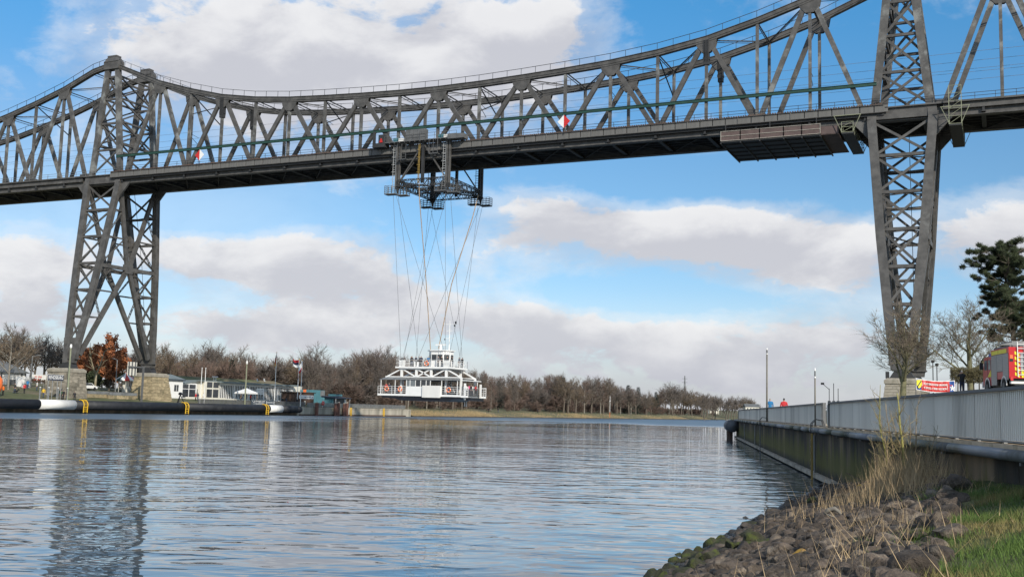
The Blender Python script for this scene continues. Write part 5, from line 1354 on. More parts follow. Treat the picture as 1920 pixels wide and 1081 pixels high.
MB().box(PX-9, PX-.8, f_, g_, gz-.5, ht_).build('glazed_front', GLASS, PV)
nsl = 46; sm = MB().box(-.05, .05, -.09, .09, 0, 3.35).mesh('slat', WHITE)
for i in range(nsl+1):
    y = f_+(g_-f_)*i/nsl; wide_ = 2.4 if i % 9 == 0 else 1
    inst('slat', sm, PV, (-.62, y-PV.location.y, gz+.1-3.2), (0, 0, 0), (1, wide_, 1))
MB().box(PX-.9, PX-.4, f_, g_, gz-.5, gz+.15).build('sill', WHITE, PV); MB().box(PX-.95, PX-.35, f_, g_, ht_-.5, ht_).build('lintel', WHITE, PV)
MB().box(PX-9.5, PX+.6, f_-1, g_+.6, ht_, ht_+.42).build('roof', ROOFT, PV)
MB().box(PX-9, PX-.5, d-.5, f_+.5, h1+.62, h1+.85).build('roof', ROOFT, PV)
h_ = yb_(573); MB().box(PX-9, PX-1.2, g_+.61, h_, gz+1.5, ht_+.2).build('end_block', CREAM, PV); MB().box(PX-9, PX-2.2, g_+.61, h_, gz-.5, gz+1.5).build('end_base', WOODD, PV)
# grassy slope house roof behind (turf roof of the restaurant)
MB().ext([(PX-9.6, a+6, gz+3.6), (PX-24, a+6, gz+3.6), (PX-17, a+6, gz+5.6)], (0, 58, 0)).build('turf_roof', G_N, PV)
for px in (418, 422):
    y = yb_(px); MB().tube([(PX-3, y, ht_+.4), (PX-3, y, ht_+1.4)], .07, 6).box(PX-3.3, PX-2.7, y-.35, y+.35, ht_+1.4, ht_+1.6).build('roof_vent', WHITE, PV)
MB().box(PX+.5, PX+.7, yb_(345), yb_(420), gz-.6, gz+.35).build('terrace_wall', CREAM, PV)
MB().box(PX+.5, PX+.7, yb_(420), yb_(500), gz-.6, gz+.2).build('terrace_wall', CREAM, PV)
# things in front of it
def board(name, px0, px1, y0_, y1_, X, mat, label, cat, posts=True, depth=.08, text=None, tmat=None, tsz=None):
    a, b_ = onX(px0, (y0_+y1_)/2, X).y, onX(px1, (y0_+y1_)/2, X).y; pm = (px0+px1)/2; zt_, zb_ = onX(pm, y0_, X).z, onX(pm, y1_, X).z; g = ground_n(X, (a+b_)/2)
    e = empty(name, (X, (a+b_)/2, min(g, zb_)), 0, label, cat); MB().box(X-depth/2, X+depth/2, a, b_, zb_, zt_).build('panel', mat, e)
    if posts:
        for y in (a+.12*(b_-a), b_-.12*(b_-a)): MB().tube([(X-depth/2-.06, y, g-.1), (X-depth/2-.06, y, zt_)], .05, 6).build('post', GALV, e)
    if text:
        for k, (s, f) in enumerate(text):
            text_mesh(s, tsz, tmat, 'lettering', e, (depth/2+.01, 0, zt_-(zt_-zb_)*f-e.location.z), (R_(90), 0, R_(90)))
    return e, (X, a, b_, zb_, zt_)
def scribble(e, X, a, b_, z, h, mat, seed, n=14):
    """print too small to read: a row of letter sized strokes"""
    rg = random.Random(seed); mb = MB(); w = (b_-a)/n
    for i in range(n):
        if rg.random() < .12: continue
        y = a+w*i; mb.box(X, X+.012, y+.08*w, y+.30*w, z-h/2, z+h/2)
        for q in rg.sample((-.42, 0, .42), 2): mb.box(X, X+.012, y+.3*w, y+.82*w, z+q*h-h*.09, z+q*h+h*.09)
        if rg.random() < .6: mb.box(X, X+.012, y+.66*w, y+.86*w, z-h/2, z+h*rg.choice((0, .5)))
    mb.build('lettering', mat, e)
e, (X, a, b_, z0, z1) = board('info_board', 481, 494, 728, 738.5, -76, WHITE, 'white information board between the tent and the slatted front', 'board')
for k in range(3): scribble(e, X+.05, a+.2, b_-.2, z1-(z1-z0)*(.25+.27*k), .12, SLATEB, k)
e, (X, a, b_, z0, z1) = board('dark_sign', 471, 498, 749.5, 758.5, -68.1, SLATEB, 'dark slate banner with three white lines on the far quay railing', 'sign', False)
for k in range(3): scribble(e, X+.05, a+.3+.3*k, b_-.3-.3*k, z1-(z1-z0)*(.22+.28*k), .16, WHITE, k+4)
e, (X, a, b_, z0, z1) = board('dark_sign', 498.6, 514.5, 749.8, 758.5, -68.1, SLATEB, 'dark slate banner with one white line between white strokes, right of the other banner', 'sign', False)
scribble(e, X+.05, a+.45, b_-.45, (z0+z1)/2, .2, WHITE, 9); MB().box(X+.05, X+.06, a+.15, a+.27, z0+.15, z1-.15).box(X+.05, X+.06, b_-.27, b_-.15, z0+.15, z1-.15).build('stroke', WHITE, e)
e, (X, a, b_, z0, z1) = board('white_banner', 561, 588, 740.5, 747, -72, WHITE, 'long white banner on the brown shed beside the flagpoles', 'banner', False)
scribble(e, X+.05, a+.3, b_-.2, (z0+z1)/2, .26, SLATEB, 12, 20)
a, b_ = yb_(553, -76), yb_(589, -76); e = empty('brown_shed', (-76, (a+b_)/2, 2.6), 0, 'low dark brown shed behind the white banner', 'shed'); MB().box(-80, -76, a, b_, 2.3, 5.6).build('wall', WOODD, e); MB().box(-80.3, -75.7, a-.3, b_+.3, 5.6, 5.8).build('roof', WOODD, e); MB().box(-75.98, -75.94, yb_(571, -76), yb_(573.5, -76), 2.6, 3.6).build('notice', CREAM, e)
a, b_ = yb_(581, -82), yb_(609, -82); e = empty('teal_container', (-82, (a+b_)/2, 3), 0, 'teal shipping container beside the brown shed', 'container'); MB().box(-86, -82, a, b_, 2.8, 6.6).build('box', TEAL, e)
for i in range(9): MB().box(-81.99, -81.93, a+.2+i*(b_-a-.4)/9, a+.2+(i+.5)*(b_-a-.4)/9, 2.9, 6.5).build('rib', TEAL, e)
MB().box(-81.9, -81.85, b_-2.2, b_-.3, 5.0, 6.5).build('pale_panel', GALV, e); MB().box(-81.9, -81.85, a-3.2, a-1.9, 5.6, 6.6).build('orange_panel', ORANGE, e)
# tent
p = onX(461, 727, -75); a, b_ = onX(446, 736, -75).y, onX(477, 736, -75).y; ym = (a+b_)/2; hw = (b_-a)/2*.62; g = ground_n(-75, ym); ze = onX(461, 735.5, -75).z
e = empty('party_tent', (-75, ym, g), 0, 'white pointed party tent in front of the slatted pavilion', 'tent')
mb = MB(); n_ = 6; rings = [(1., ze), (.8, ze+.25*(p.z-ze)), (.5, ze+.5*(p.z-ze)), (.22, ze+.78*(p.z-ze)), (.03, p.z)]
vs = []
for r, z in rings:
    for sx, sy in ((-1, -1), (1, -1), (1, 1), (-1, 1)): vs.append((-75+sx*hw*r, ym+sy*hw*r, z))
fs = [(i*4+j, i*4+(j+1) % 4, (i+1)*4+(j+1) % 4, (i+1)*4+j) for i in range(4) for j in range(4)]
mb.add(vs, fs); mb.box(-75-hw, -75+hw, ym-hw, ym+hw, ze-.3, ze-.02); mb.build('canopy', WHITE, e)
for sx, sy in ((-1, -1), (1, -1), (1, 1), (-1, 1)): MB().tube([(-75+sx*hw*.96, ym+sy*hw*.96, g-.1), (-75+sx*hw*.96, ym+sy*hw*.96, ze)], .05, 6).build('leg', GALV, e)
for px in (480.5, 493.5):
    pb = onX(px+2, 722, PX-1); y = pb.y; zt_ = onX(px, 709, PX-1).z; zb_ = ht_+.4
    e = empty('feather_flag', (PX-1, y, zb_), 0, '%s lilac white feather flag on the pavilion roof' % ('left' if px < 485 else 'right'), 'flag', 'feather flags on the pavilion')
    MB().tube([(PX-1, y+.2, zb_), (PX-1, y, zt_-.4), (PX-1, y-.35, zt_)], .04, 5).build('rod', GALV, e)
    MB().ext([(PX-1.02, y+.25, zb_+.6), (PX-1.02, y+.5, zb_+.8), (PX-1.02, y+.45, zt_-.7), (PX-1.02, y+.05, zt_-.05), (PX-1.02, y-.45, zt_), (PX-1.02, y-.25, zt_-.7)], (.04, 0, 0)).build('cloth', WHITE, e)
# kiosk with blue roof
a, b_ = onX(622, 752, -69).y, onX(650, 752, -69).y; e = empty('kiosk', (-69, (a+b_)/2, 2.2), 0, 'small blue kiosk with dark counter opening on the concrete wall', 'kiosk')
MB().box(-71.5, -69, a+.4, b_-.3, 2.0, 4.55).build('wall', TEAL, e); MB().box(-68.99, -68.94, a+.8, b_-1.3, 3.1, 4.35).build('counter_opening', BLACKH, e)
MB().ext([(-72, a-.3, 4.6), (-67.6, a-.3, 4.45), (-67.6, a-.3, 4.6), (-72, a-.3, 5.0)], (0, b_-a+.5, 0)).build('roof', NAVY, e); MB().box(-71.5, -69.5, a+2, b_-1.4, 5.0, 5.5).build('roof_light', TEAL, e)
MB().box(-69, -68.5, a+.6, b_-1.1, 3.0, 3.1).build('counter', WHITE, e); MB().box(-68.98, -68.93, b_-1.15, b_-.4, 2.1, 4.2).build('door', WHITE, e)
for y in (a+.2, b_-.2): MB().tube([(-67.9, y, 2.05), (-67.9, y, 4.5)], .05, 6).build('post', WHITE, e)
p = onX(606, 750, -68); e = torus((-68, p.y, 3.1), .42, .14, 'x').build('life_buoy', RED, None, True); T(e, 'red life buoy on a stand left of the kiosk', 'life buoy'); MB().tube([(-68.1, p.y, 2), (-68.1, p.y, 3.7)], .06, 6).build('stand', WHITE, e)
# cottage on the left
cx0 = -94; a, b_ = onX(-34, 715, cx0).y, onX(47, 715, cx0).y; ze = onX(25, 697, cx0).z; zr = onX(10, 670, cx0-4).z; g = ground_n(cx0, b_)
CT = empty('cottage', (cx0, (a+b_)/2, g), 0, 'white cottage with grey hipped roof at the left edge', 'cottage')
MB().box(cx0-8, cx0, a, b_, g-.5, ze).build('wall', WHITE_W, CT)
o_ = .7; MB().add([(cx0-8-o_, a-o_, ze-.15), (cx0+o_, a-o_, ze-.15), (cx0+o_, b_+o_, ze-.15), (cx0-8-o_, b_+o_, ze-.15), (cx0-4, a+3.5, zr), (cx0-4, b_-4.2, zr)], [(3, 2, 1, 0), (0, 1, 4), (1, 2, 5, 4), (2, 3, 5), (3, 0, 4, 5)]).build('roof', ROOFG, CT)
for px in (2, 15, 40, 47): y = onX(px, 715, cx0).y; MB().box(cx0, cx0+.06, y-.12, y+.12, g-.3, ze-.2).build('timber_post', GALV_D, CT)
wa, wb, z0, z1 = onX(25, 705, cx0).y, onX(36, 705, cx0).y, onX(30, 710, cx0).z, onX(30, 700, cx0).z
w = MB().box(cx0+.02, cx0+.07, wa, wb, z0, z1).build('window', GLASS, CT)
fb = MB()
for i in range(5): y = wa+(wb-wa)*i/4; fb.box(cx0+.07, cx0+.1, y-.04, y+.04, z0, z1)
for i in range(5): z = z0+(z1-z0)*i/4; fb.box(cx0+.07, cx0+.1, wa, wb, z-.04, z+.04)
fb.build('glazing_bars', WHITE, w); fr = MB(); fr.box(cx0+.03, cx0+.12, wa-.12, wb+.12, z1, z1+.12).box(cx0+.03, cx0+.12, wa-.12, wb+.12, z0-.12, z0).box(cx0+.03, cx0+.12, wa-.12, wa, z0, z1).box(cx0+.03, cx0+.12, wb, wb+.12, z0, z1); fr.build('frame', WHITE, w)
MB().box(cx0+.02, cx0+.06, onX(15, 720, cx0).y, onX(48, 720, cx0).y, g-.4, g+1.0).build('plinth', GALV_D, CT)
e, (X, a, b_, z0, z1) = board('event_banner', 57, 87, 702, 715.5, -90, WHITE_W, 'pale event banner with red lettering and a crowd printed along its foot, beside the cottage', 'banner')
scribble(e, X+.05, a+1.0, b_-1.2, z1-.4*(z1-z0)+.15, .35, RED, 21, 9); scribble(e, X+.05, a+.8, b_-1.8, z1-.45*(z1-z0)-.3, .3, RED, 22, 9)
rg = random.Random(5); cr = MB()
for i in range(16): y = a+.1+(b_-a-.4)*i/16; cr.box(X+.045, X+.06, y, y+.3, z0, z0+rg.uniform(.25, .7))
cr.build('printed_crowd', CL['brown'], e)
y = onX(50.5, 711, -89).y; e = empty('white_hut', (-89, y, 3), 0, 'small white ticket hut right of the cottage', 'hut'); MB().box(-91, -89, y-.9, y+.9, 2.8, onX(50, 706, -89).z).build('wall', WHITE, e); MB().box(-88.99, -88.95, y-.5, y+.5, 4.2, 5.2).build('window', GLASS, e)
p = onX(0, 703, -72); e = empty('orange_buoy', (-72, p.y, 2.7), 0, 'big orange and white buoy display at the left picture edge', 'buoy')
MB().tube([(-72, p.y-.5, 3.2), (-72, p.y-.5, 4.2), (-72, p.y-.5, 5.6), (-72, p.y-.5, 6.4)], [.5, .95, .9, .3], 12).build('body', ORANGE, e, True); MB().tube([(-72, p.y-.5, 6.4), (-72, p.y-.5, 7.4)], [.3, .2], 10).build('top', WHITE, e, True); MB().tube([(-72, p.y-.5, 2.5), (-72, p.y-.5, 3.2)], .5, 10).build('foot', GALV_D, e)
# carousel
p = onX(236, 697, -92); a, b_ = onX(222, 712, -92).y, onX(250, 712, -92).y; ym = (a+b_)/2; rr = (b_-a)/2; g = ground_n(-92, ym); ze = onX(236, 711, -92).z
e = empty('carousel', (-92, ym, g), 0, 'small carousel with red white and green striped pointed roof under the oak', 'carousel')
for k in range(14):
    a0, a1 = 2*math.pi*k/14, 2*math.pi*(k+1)/14; m = (RED, WHITE, GREENP, WHITE)[k % 4]; c = (-92, ym)
    MB().add([(c[0]+math.cos(a0)*rr, c[1]+math.sin(a0)*rr, ze), (c[0]+math.cos(a1)*rr, c[1]+math.sin(a1)*rr, ze), (c[0]+math.cos(a1)*rr*.35, c[1]+math.sin(a1)*rr*.35, ze+.55*(p.z-ze)), (c[0]+math.cos(a0)*rr*.35, c[1]+math.sin(a0)*rr*.35, ze+.55*(p.z-ze)), (c[0], c[1], p.z)], [(0, 1, 2, 3), (3, 2, 4)]).ext([(c[0]+math.cos(a0)*rr, c[1]+math.sin(a0)*rr, ze-.3), (c[0]+math.cos(a1)*rr, c[1]+math.sin(a1)*rr, ze-.3), (c[0]+math.cos(a1)*rr*.98, c[1]+math.sin(a1)*rr*.98, ze-.3), (c[0]+math.cos(a0)*rr*.98, c[1]+math.sin(a0)*rr*.98, ze-.3)], (0, 0, .29)).build('roof_stripe', m, e)
for k in range(8): a0 = 2*math.pi*k/8; MB().tube([(-92+math.cos(a0)*rr*.9, ym+math.sin(a0)*rr*.9, g), (-92+math.cos(a0)*rr*.9, ym+math.sin(a0)*rr*.9, ze)], .05, 5).build('pole', CREAM, e)
MB().tube([(-92, ym, g-.2), (-92, ym, g+.25)], rr*.95, 20).build('platform', WOODD, e); MB().tube([(-92, ym, g+.25), (-92, ym, ze)], .7, 10).build('center_drum', CREAM, e)
# direction sign on an inverted L post
p0 = onX(269, 690, -70); g = 2.3; z1 = onX(260, 688, -70).z
e = empty('gantry_sign', (-70, p0.y, g), 0, 'back of a large grey traffic board on an inverted L post beside the ochre pier', 'sign')
MB().box(-70.15, -69.85, p0.y-.16, p0.y+.16, g-.2, z1+.15).build('post', GALV_D, e); ya = onX(241, 690, -70).y; MB().box(-70.12, -69.88, ya, p0.y, z1-.12, z1+.15).build('arm', GALV_D, e)
yb2 = onX(258, 690, -70).y; zt_, zb_ = onX(249, 678, -70).z, onX(249, 703.5, -70).z
MB().box(-70.3, -70.2, ya, yb2, zb_, zt_).build('board', CREAM, e)
for q in (.05, .40, .75): MB().box(-70.19, -70.14, ya+(yb2-ya)*q, ya+(yb2-ya)*(q+.14), zb_, zt_).build('stiffener', GALV_D, e)
# flood barrier on a low wall, small car
for px0, px1, X, h, lab in ((165, 204, -74, .55, 'left length of the long pale flood barrier before the carousel'), (205, 257, -73, .55, 'right length of the long pale flood barrier before the carousel')):
    a, b_ = onX(px0, 735, X).y, onX(px1, 735, X).y; g = ground_n(X, a); e = empty('flood_barrier', (X, (a+b_)/2, g), 0, lab, 'barrier', 'flood barriers on the far bank')
    MB().box(X-.6, X+.1, a, b_, g+.75, g+.75+h).build('grey_cover', GALV, e)
    bm = MB().box(-.25, .25, -.5, .5, -.35, .35).mesh('stone', STONE_L); n_ = int((b_-a)/1.05)
    for i in range(n_): inst('stone', bm, e, (-.2+.05*(i % 2), a+.5+i*(b_-a-.2)/n_-(a+b_)/2, .38))
e = empty('parked_car', (-88, onX(163, 722, -88).y, ground_n(-88, 5)), R_(90), 'white parked car half hidden beside the granite pier', 'car')
MB().ext([(-2.1, -.85, .35), (2.1, -.85, .35), (2.15, -.85, .8), (1.2, -.85, .95), (.55, -.85, 1.45), (-1.3, -.85, 1.45), (-2.05, -.85, .95)], (0, 1.7, 0)).build('body', WHITE, e, local=True)
for x in (-1.35, 1.35):
    for y in (-.8, .8): MB().tube([(x, y-.1, .33), (x, y+.1, .33)], .33, 12).build('wheel', TYRE, e, local=True)
for y in (-.87, .86): MB().ext([(-1.15, y, .98), (.95, y, .98), (.45, y, 1.38), (-1.1, y, 1.38)], (0, .01, 0)).build('window', GLASS, e, local=True)
# black bollard frame (tripod)
p = onX(338, 741, -68); g = ground_n(-68, p.y); e = empty('tripod_frame', (-68, p.y, g), 0, 'black tripod frame with a round head behind the fender', 'tripod')
for d_ in ((.5, -1.0), (.5, 1.0), (-.8, 0)): MB().tube([(-68+d_[0], p.y+d_[1], g-.1), (-68, p.y, g+1.9)], .1, 6).build('leg', BLACKH, e)
MB().tube([(-68, p.y, g+1.85), (-68, p.y, g+2.1), (-68, p.y, g+2.4)], [.35, .45, .2], 10).build('head', BLACKH, e)
# visitors on the far bank
GV = 'visitors on the far bank'
for (px, X, face, pose, top, lg, lab, sc) in ((5, -74, 100, 'stand', 'orange', 'black', 'person in bright orange jacket at the left picture edge', 1), (27, -78, 150, 'walk', 'black', 'jeans', 'dark dressed person with a black dog on the lawn', 1), (44.5, -78, 30, 'walk', 'red', 'black', 'person in red jacket walking on the lawn', 1),
    (50, -86, 60, 'stand', 'blue', 'jeans', 'person in blue jacket beside the white ticket hut', 1), (68, -84, 120, 'stand', 'white', 'jeans', 'person in white under the event banner', 1), (81, -72, 200, 'walk', 'yellow', 'jeans', 'person in yellow jacket left of the town name board', 1),
    (114, -70, 60, 'walk', 'green', 'black', 'person in dark green jacket under the town name board', 1), (118.5, -70, 90, 'stand', 'black', 'black', 'dark person with backpack under the right end of the town name board', 1), (125, -70, 90, 'stand', 'brown', 'black', 'dark brown dressed person beside the olive pole lamp', .95), (140, -69, 60, 'bend', 'black', 'black', 'black dressed person bending over beside the olive pole lamp', 1),
    (367, -78, 100, 'stand', 'red', 'black', 'person in red jacket before the pavilion entrance', 1), (371, -79, 90, 'stand', 'navy', 'jeans', 'person in navy jacket right of the red one at the entrance', 1), (382, -79, 90, 'stand', 'white', 'white', 'person in white beside the bare flagpoles', 1),
    (452, -80, 90, 'stand', 'brown', 'black', 'person under the left side of the party tent', 1), (470, -80, 90, 'stand', 'red', 'black', 'person with red jacket under the right side of the party tent', 1), (483, -74, 90, 'stand', 'black', 'black', 'dark person under the white information board', 1), (530, -72, 70, 'stand', 'black', 'jeans', 'dark person, left of two before the slatted front', 1), (537, -72, 100, 'stand', 'navy', 'black', 'navy dressed person, right of two before the slatted front', 1), (557, -71, 90, 'stand', 'black', 'black', 'dark person beside the left foot of the closest flagpoles', 1),
    (916, -75, 0, 'walk', 'black', 'black', 'dark walker on the far bank path, leftmost of three', 1), (934, -75, 0, 'walk', 'black', 'jeans', 'dark walker on the far bank path, middle of three', 1), (1008, -76, 0, 'walk', 'black', 'black', 'dark walker on the far bank path, right of the others', 1)):
    y = onX(px, 745, X).y if px < 800 else onX(px, 765, X).y
    person((X, y, ground_n(X, y)), face, pose, top, lg, lab, 'dark', sc*1.02, GV)
# the dog
p = onX(30, 730, -77); g = ground_n(-77, p.y); dg_ = empty('dog', (-77, p.y, g), R_(90), 'black dog on a lead beside the dark dressed walker', 'dog')
db = MB().tube([(-.42, 0, .5), (-.3, 0, .52), (0, 0, .5), (.25, 0, .5), (.38, 0, .56), (.52, 0, .74)], [.07, .13, .12, .16, .12, .08], 8)
db.tube([(.48, 0, .76), (.6, 0, .80), (.72, 0, .74), (.8, 0, .71)], [.08, .1, .06, .04], 8).tube([(-.42, 0, .52), (-.6, 0, .6), (-.72, 0, .75)], [.04, .03, .015], 5)
for y in (-.09, .09):
    db.tube([(.28, y, .48), (.27, y, .25), (.28, y, .02)], [.06, .04, .03], 6).tube([(-.3, y, .5), (-.24, y, .36), (-.4, y, .22), (-.36, y, .02)], [.09, .06, .035, .03], 6).tube([(.58, y*.7, .85), (.54, y*.9, .95)], [.04, .01], 4)
db.build('body', BLACKH, dg_, True, local=True)
# far mast, far houses, navigation poles of the far bank
p = onX(903, 756, -72); 
def pole_n(px, yt, X, label, name='channel_pole'):
    p = onX(px, yt, X); g = ground_n(X, p.y); e = empty(name, (X, p.y, g), 0, label, 'pole'); n_ = 4
    for i in range(n_): MB().tube([(X, p.y, g+(p.z-g)*i/n_), (X, p.y, g+(p.z-g)*(i+1)/n_)], .08, 6).build('band', CL['orange'] if i == 0 else WHITE, e)
    MB().box(X-.1, X+.1, p.y-.3, p.y+.3, p.z-2.4, p.z-1.9).build('plate', WHITE, e)
pole_n(1144, 742, -70, 'red and white marker pole on the far bank')
e = empty('transmission_pylon', (-150, 1400, 0), 0, 'thin grey lattice pylon far behind the wood', 'pylon'); p = atD(1284, 704, 1500); e.location = (p.x, p.y, 5)
mb = MB()
for sx, sy in ((-1, -1), (1, -1), (1, 1), (-1, 1)): mb.beam((sx*2.2, sy*2.2, 0), (sx*.3, sy*.3, p.z-5), .45)
for i in range(8):
    z0, z1 = (p.z-5)*i/8, (p.z-5)*(i+1)/8; w0, w1 = 2.2-1.9*i/8, 2.2-1.9*(i+1)/8
    for s in (-1, 1): mb.beam((-w0, s*w0, z0), (w1, s*w1, z1), .25).beam((s*w0, -w0, z0), (s*w1, w1, z1), .25)
for z in (.82, .92): mb.box(-4, 4, -.2, .2, (p.z-5)*z-.2, (p.z-5)*z+.2)
mb.build('lattice', GALV, e, local=True)
for (px0, px1, yt, yb0, D, lab) in ((1329, 1348, 754, 772, 760, 'white house between the trees at the canal bend'), (1398, 1424, 757, 775, 700, 'pale low house far behind the quay end')):
    a = atD(px0, yt, D); b_ = atD(px1, yt, D); g = min(atD(px0, yb0, D).z, 4.5); d = (b_-a); L = d.length; ang = math.atan2(d.y, d.x); h = a.z-g
    e = empty('house', ((a.x+b_.x)/2, (a.y+b_.y)/2, g), ang, lab, 'house')
    MB().box(-L/2, L/2, 0, 8, -1, h*.72).build('wall', CREAM, e, local=True)
    MB().ext([(-L/2-.3, -.4, h*.72), (-L/2-.3, 8.4, h*.72), (-L/2-.3, 4, h*1.05)], (L+.6, 0, 0)).build('roof', ROOFG, e, local=True)
    for i in range(4):
        for z in ((.15, .32), (.42, .6)): MB().box(-L/2+L*(.1+.22*i), -L/2+L*(.1+.22*i)+L*.1, -.05, -.01, h*z[0], h*z[1]).build('window', GLASS, e, local=True)
# ------------------------------------------------------------------ near quay: wall, coping tube, fence
def wmb_box(mb, s0, s1, o0, o1, z0, z1):
    """box in the line of the quay: along, towards the canal, up"""
    vs = [wp(s, o, z) for z in (z0, z1) for s, o in ((s0, o0), (s1, o0), (s1, o1), (s0, o1))]
    return mb.add(vs, [(0, 1, 2, 3), (7, 6, 5, 4), (4, 5, 1, 0), (5, 6, 2, 1), (6, 7, 3, 2), (7, 4, 0, 3)])
QM = M('mossy_quay_concrete', (.06, .048, .036), .95, 0, .4, .55, (.03, .027, .022), .5, bump=.5, bscale=3, streak=True)
Tq = NT(QM.node_tree); bq = Tq.n['Principled BSDF']; srcq = bq.inputs['Base Color'].links[0].from_socket
pq = Tq.add('ShaderNodeNewGeometry').outputs['Position']; sq_ = Tq.add('ShaderNodeSeparateXYZ'); Tq.l.new(pq, sq_.inputs[0])
pv = Tq.vec('MULTIPLY', pq, (.8, .8, .10)); nq = Tq.noise(pv, 1.6, 5, .6); nq2 = Tq.noise(Tq.vec('MULTIPLY', pq, (.35, .35, .06)), 1., 4, .6)
hz_w = Tq.math('ADD', sq_.outputs[2], Tq.math('MULTIPLY', Tq.math('SUBTRACT', nq, .5), 3.2))
moss = Tq.math('MULTIPLY', Tq.ss(hz_w, .1, .5), Tq.ss(hz_w, 1.9, 1.0))
col = Tq.mix(Tq.math('MULTIPLY', Tq.ss(nq2, .5, .68), .8), srcq, (.30, .22, .135, 1))
col = Tq.mix(Tq.math('MULTIPLY', moss, .75), col, (.125, .12, .02, 1))
wet = Tq.ss(sq_.outputs[2], .75, .25); col = Tq.mix(Tq.math('MULTIPLY', wet, .8), col, (.018, .02, .016, 1)); Tq.l.new(col, bq.inputs['Base Color'])
NQ = empty('guide_quay', tuple(wp(50)), 0, 'mossy concrete guide quay on the near side with a coping tube', 'quay wall')
ws = [-26, 0, 20, 37, 52, 70, 88, 104, 119]
for a, b_ in zip(ws[:-1], ws[1:]):
    wmb_box(MB(), a+.015, b_-.015, -.35, 0, -2, 2.225).build('wall_section', QM, NQ)
    wmb_box(MB(), a, b_, -.3, -.02, -2, 2.0).build('wall_joint', BLACKH, NQ)
cl = 1.6; cm = MB().box(-.30, .30, -cl/2+.008, cl/2-.008, -.09, .09).mesh('coping_block', CONC_T); ang = math.atan2(WDY, WDX)-math.pi/2
s = -25.2
while s < 118.5:
    p = wp(s, -.17, 2.32); inst('coping_block', cm, NQ, tuple(p-NQ.location), (0, 0, ang)); s += cl
PIPE = M('coping_tube', (.20, .21, .23), .5, 0, .2, .35, (.055, .058, .03), .62)
s = -26.
rp = random.Random(4)
while s < 118:
    L = min(rp.uniform(3.5, 6.), 118.6-s); MB().tube([wp(s+.015, .225, 2.245), wp(s+L-.015, .225, 2.245)], .108, 12).build('coping_tube', PIPE, NQ, True); s += L
for s in list(np.arange(-25, 118, 6.)): wmb_box(MB(), s-.05, s+.05, 0, .26, 2.08, 2.135).build('tube_bracket', GALV_D, NQ)
wmb_box(MB(), 13, 119, 0.01, .26, .08, .26).build('waler', CONC, NQ)
for s, m in ((30.5, YELLOW_D), (67, GALV_D)):
    l = MB()
    for ds in (-.13, .13): wmb_box(l, s+ds-.03, s+ds+.03, .34, .40, -.5, 2.1)
    for z in np.arange(-.3, 2.1, .3): wmb_box(l, s-.12, s+.12, .36, .42, z-.03, z+.03)
    l.build('wall_ladder', m, NQ)
    hb = MB()
    for ds in (-.28, .28): hb.tube([wp(s+ds, .4, 2.1), wp(s+ds, .38, 2.55), wp(s+ds, .2, 2.75), wp(s+ds, -.1, 2.7), wp(s+ds, -.2, 2.4)], .02, 6)
    hb.build('ladder_hoop', STEEL_D, NQ)
for s in (31.6, 78, 96): MB().tube([wp(s, .12, -1), wp(s, .12, 2.0)], .05, 8).build('rise_pipe', GALV, NQ)
# round end of the quay
MB().tube([wp(119.2+math.cos(a)*.1, 0, 1.4)+Vector((0, 0, 0)) for a in (0, 1)] , .1, 4).build('end_stud', STEEL_D, NQ)
en = MB(); en.tube([wp(112, .75, 1.55), wp(121, .75, 1.55)], .75, 20); en.build('end_fender', M('sky_sheen_rubber', (.085, .09, .10), .55, 0, .3, .8), NQ, True)  # sheen of the reflected sky is put into the rubber's grey-blue colour
MB().tube([wp(121.01, .75, 1.55), wp(121.9, .75, 1.55)], [.76, .7], 20).build('end_fender_cap', WHITE_W, NQ, True)
for s in (113.5, 120): MB().tube([wp(s, .9, -2), wp(s, .9, 1.)], .25, 8).build('fender_pile', WOODD, NQ)
# corrugated fence: sheet per bay
FF_ = empty('corrugated_fence', tuple(wp(50, -.25, 2.4)), 0, 'grey corrugated metal fence along the near guide quay', 'fence')
FENCE = M('corrugated_sheet', (.76, .73, .66), .5, .22, .06, .5, (.50, .48, .43), .34, rnd=.05, streak=True)
bay = 2.0; H_ = 1.06
def corr():
    pts = []; pit_ = bay/15
    for i in range(15):
        y = -bay/2+.012+i*(bay-.024)/15; w = (bay-.024)/15
        pts += [(0, y), (0, y+w*.5), (-.055, y+w*.6), (-.055, y+w*.9)]
    pts.append((0, bay/2-.012)); V = []; F = []
    for x, y in pts: V += [(x, y, .06), (x, y, H_-.03)]
    n = len(pts)
    for i in range(n-1): F.append((2*i, 2*i+1, 2*i+3, 2*i+2))
    o = len(V); V += [(x+.006, y, z) for x, y, z in V]; F += [tuple(o+k for k in reversed(f)) for f in F[:]]
    m = MB(); m.add(V, F); return m.mesh('corrugated_sheet', FENCE)
cmesh = corr(); pmesh = MB().box(.03, .10, -.045, .045, -.05, H_).box(-.16, .16, -.08, .08, -.06, -.035).mesh('fence_post', GALV)
bmesh_ = MB().box(-.34, .0, -.04, .04, -.05, .0).box(-.34, -.26, -.1, .1, -.07, -.03).mesh('bracket', STEEL_D)
GAPS = [(29.6, 31.4), (118, 130)]
nb = int((S1-.5+26)/bay)
for i in range(nb):
    s = -26+bay*(i+.5)
    p = wp(s, -.25, 2.42)-FF_.location
    if any(a < s < b_ for a, b_ in GAPS): continue
    inst('corrugated_sheet', cmesh, FF_, tuple(p), (0, 0, ang+math.pi))
    q = wp(s-bay/2, -.25, 2.42)-FF_.location
    inst('fence_post', pmesh, FF_, tuple(q), (0, 0, ang)); inst('bracket', bmesh_, FF_, tuple(q), (0, 0, ang))
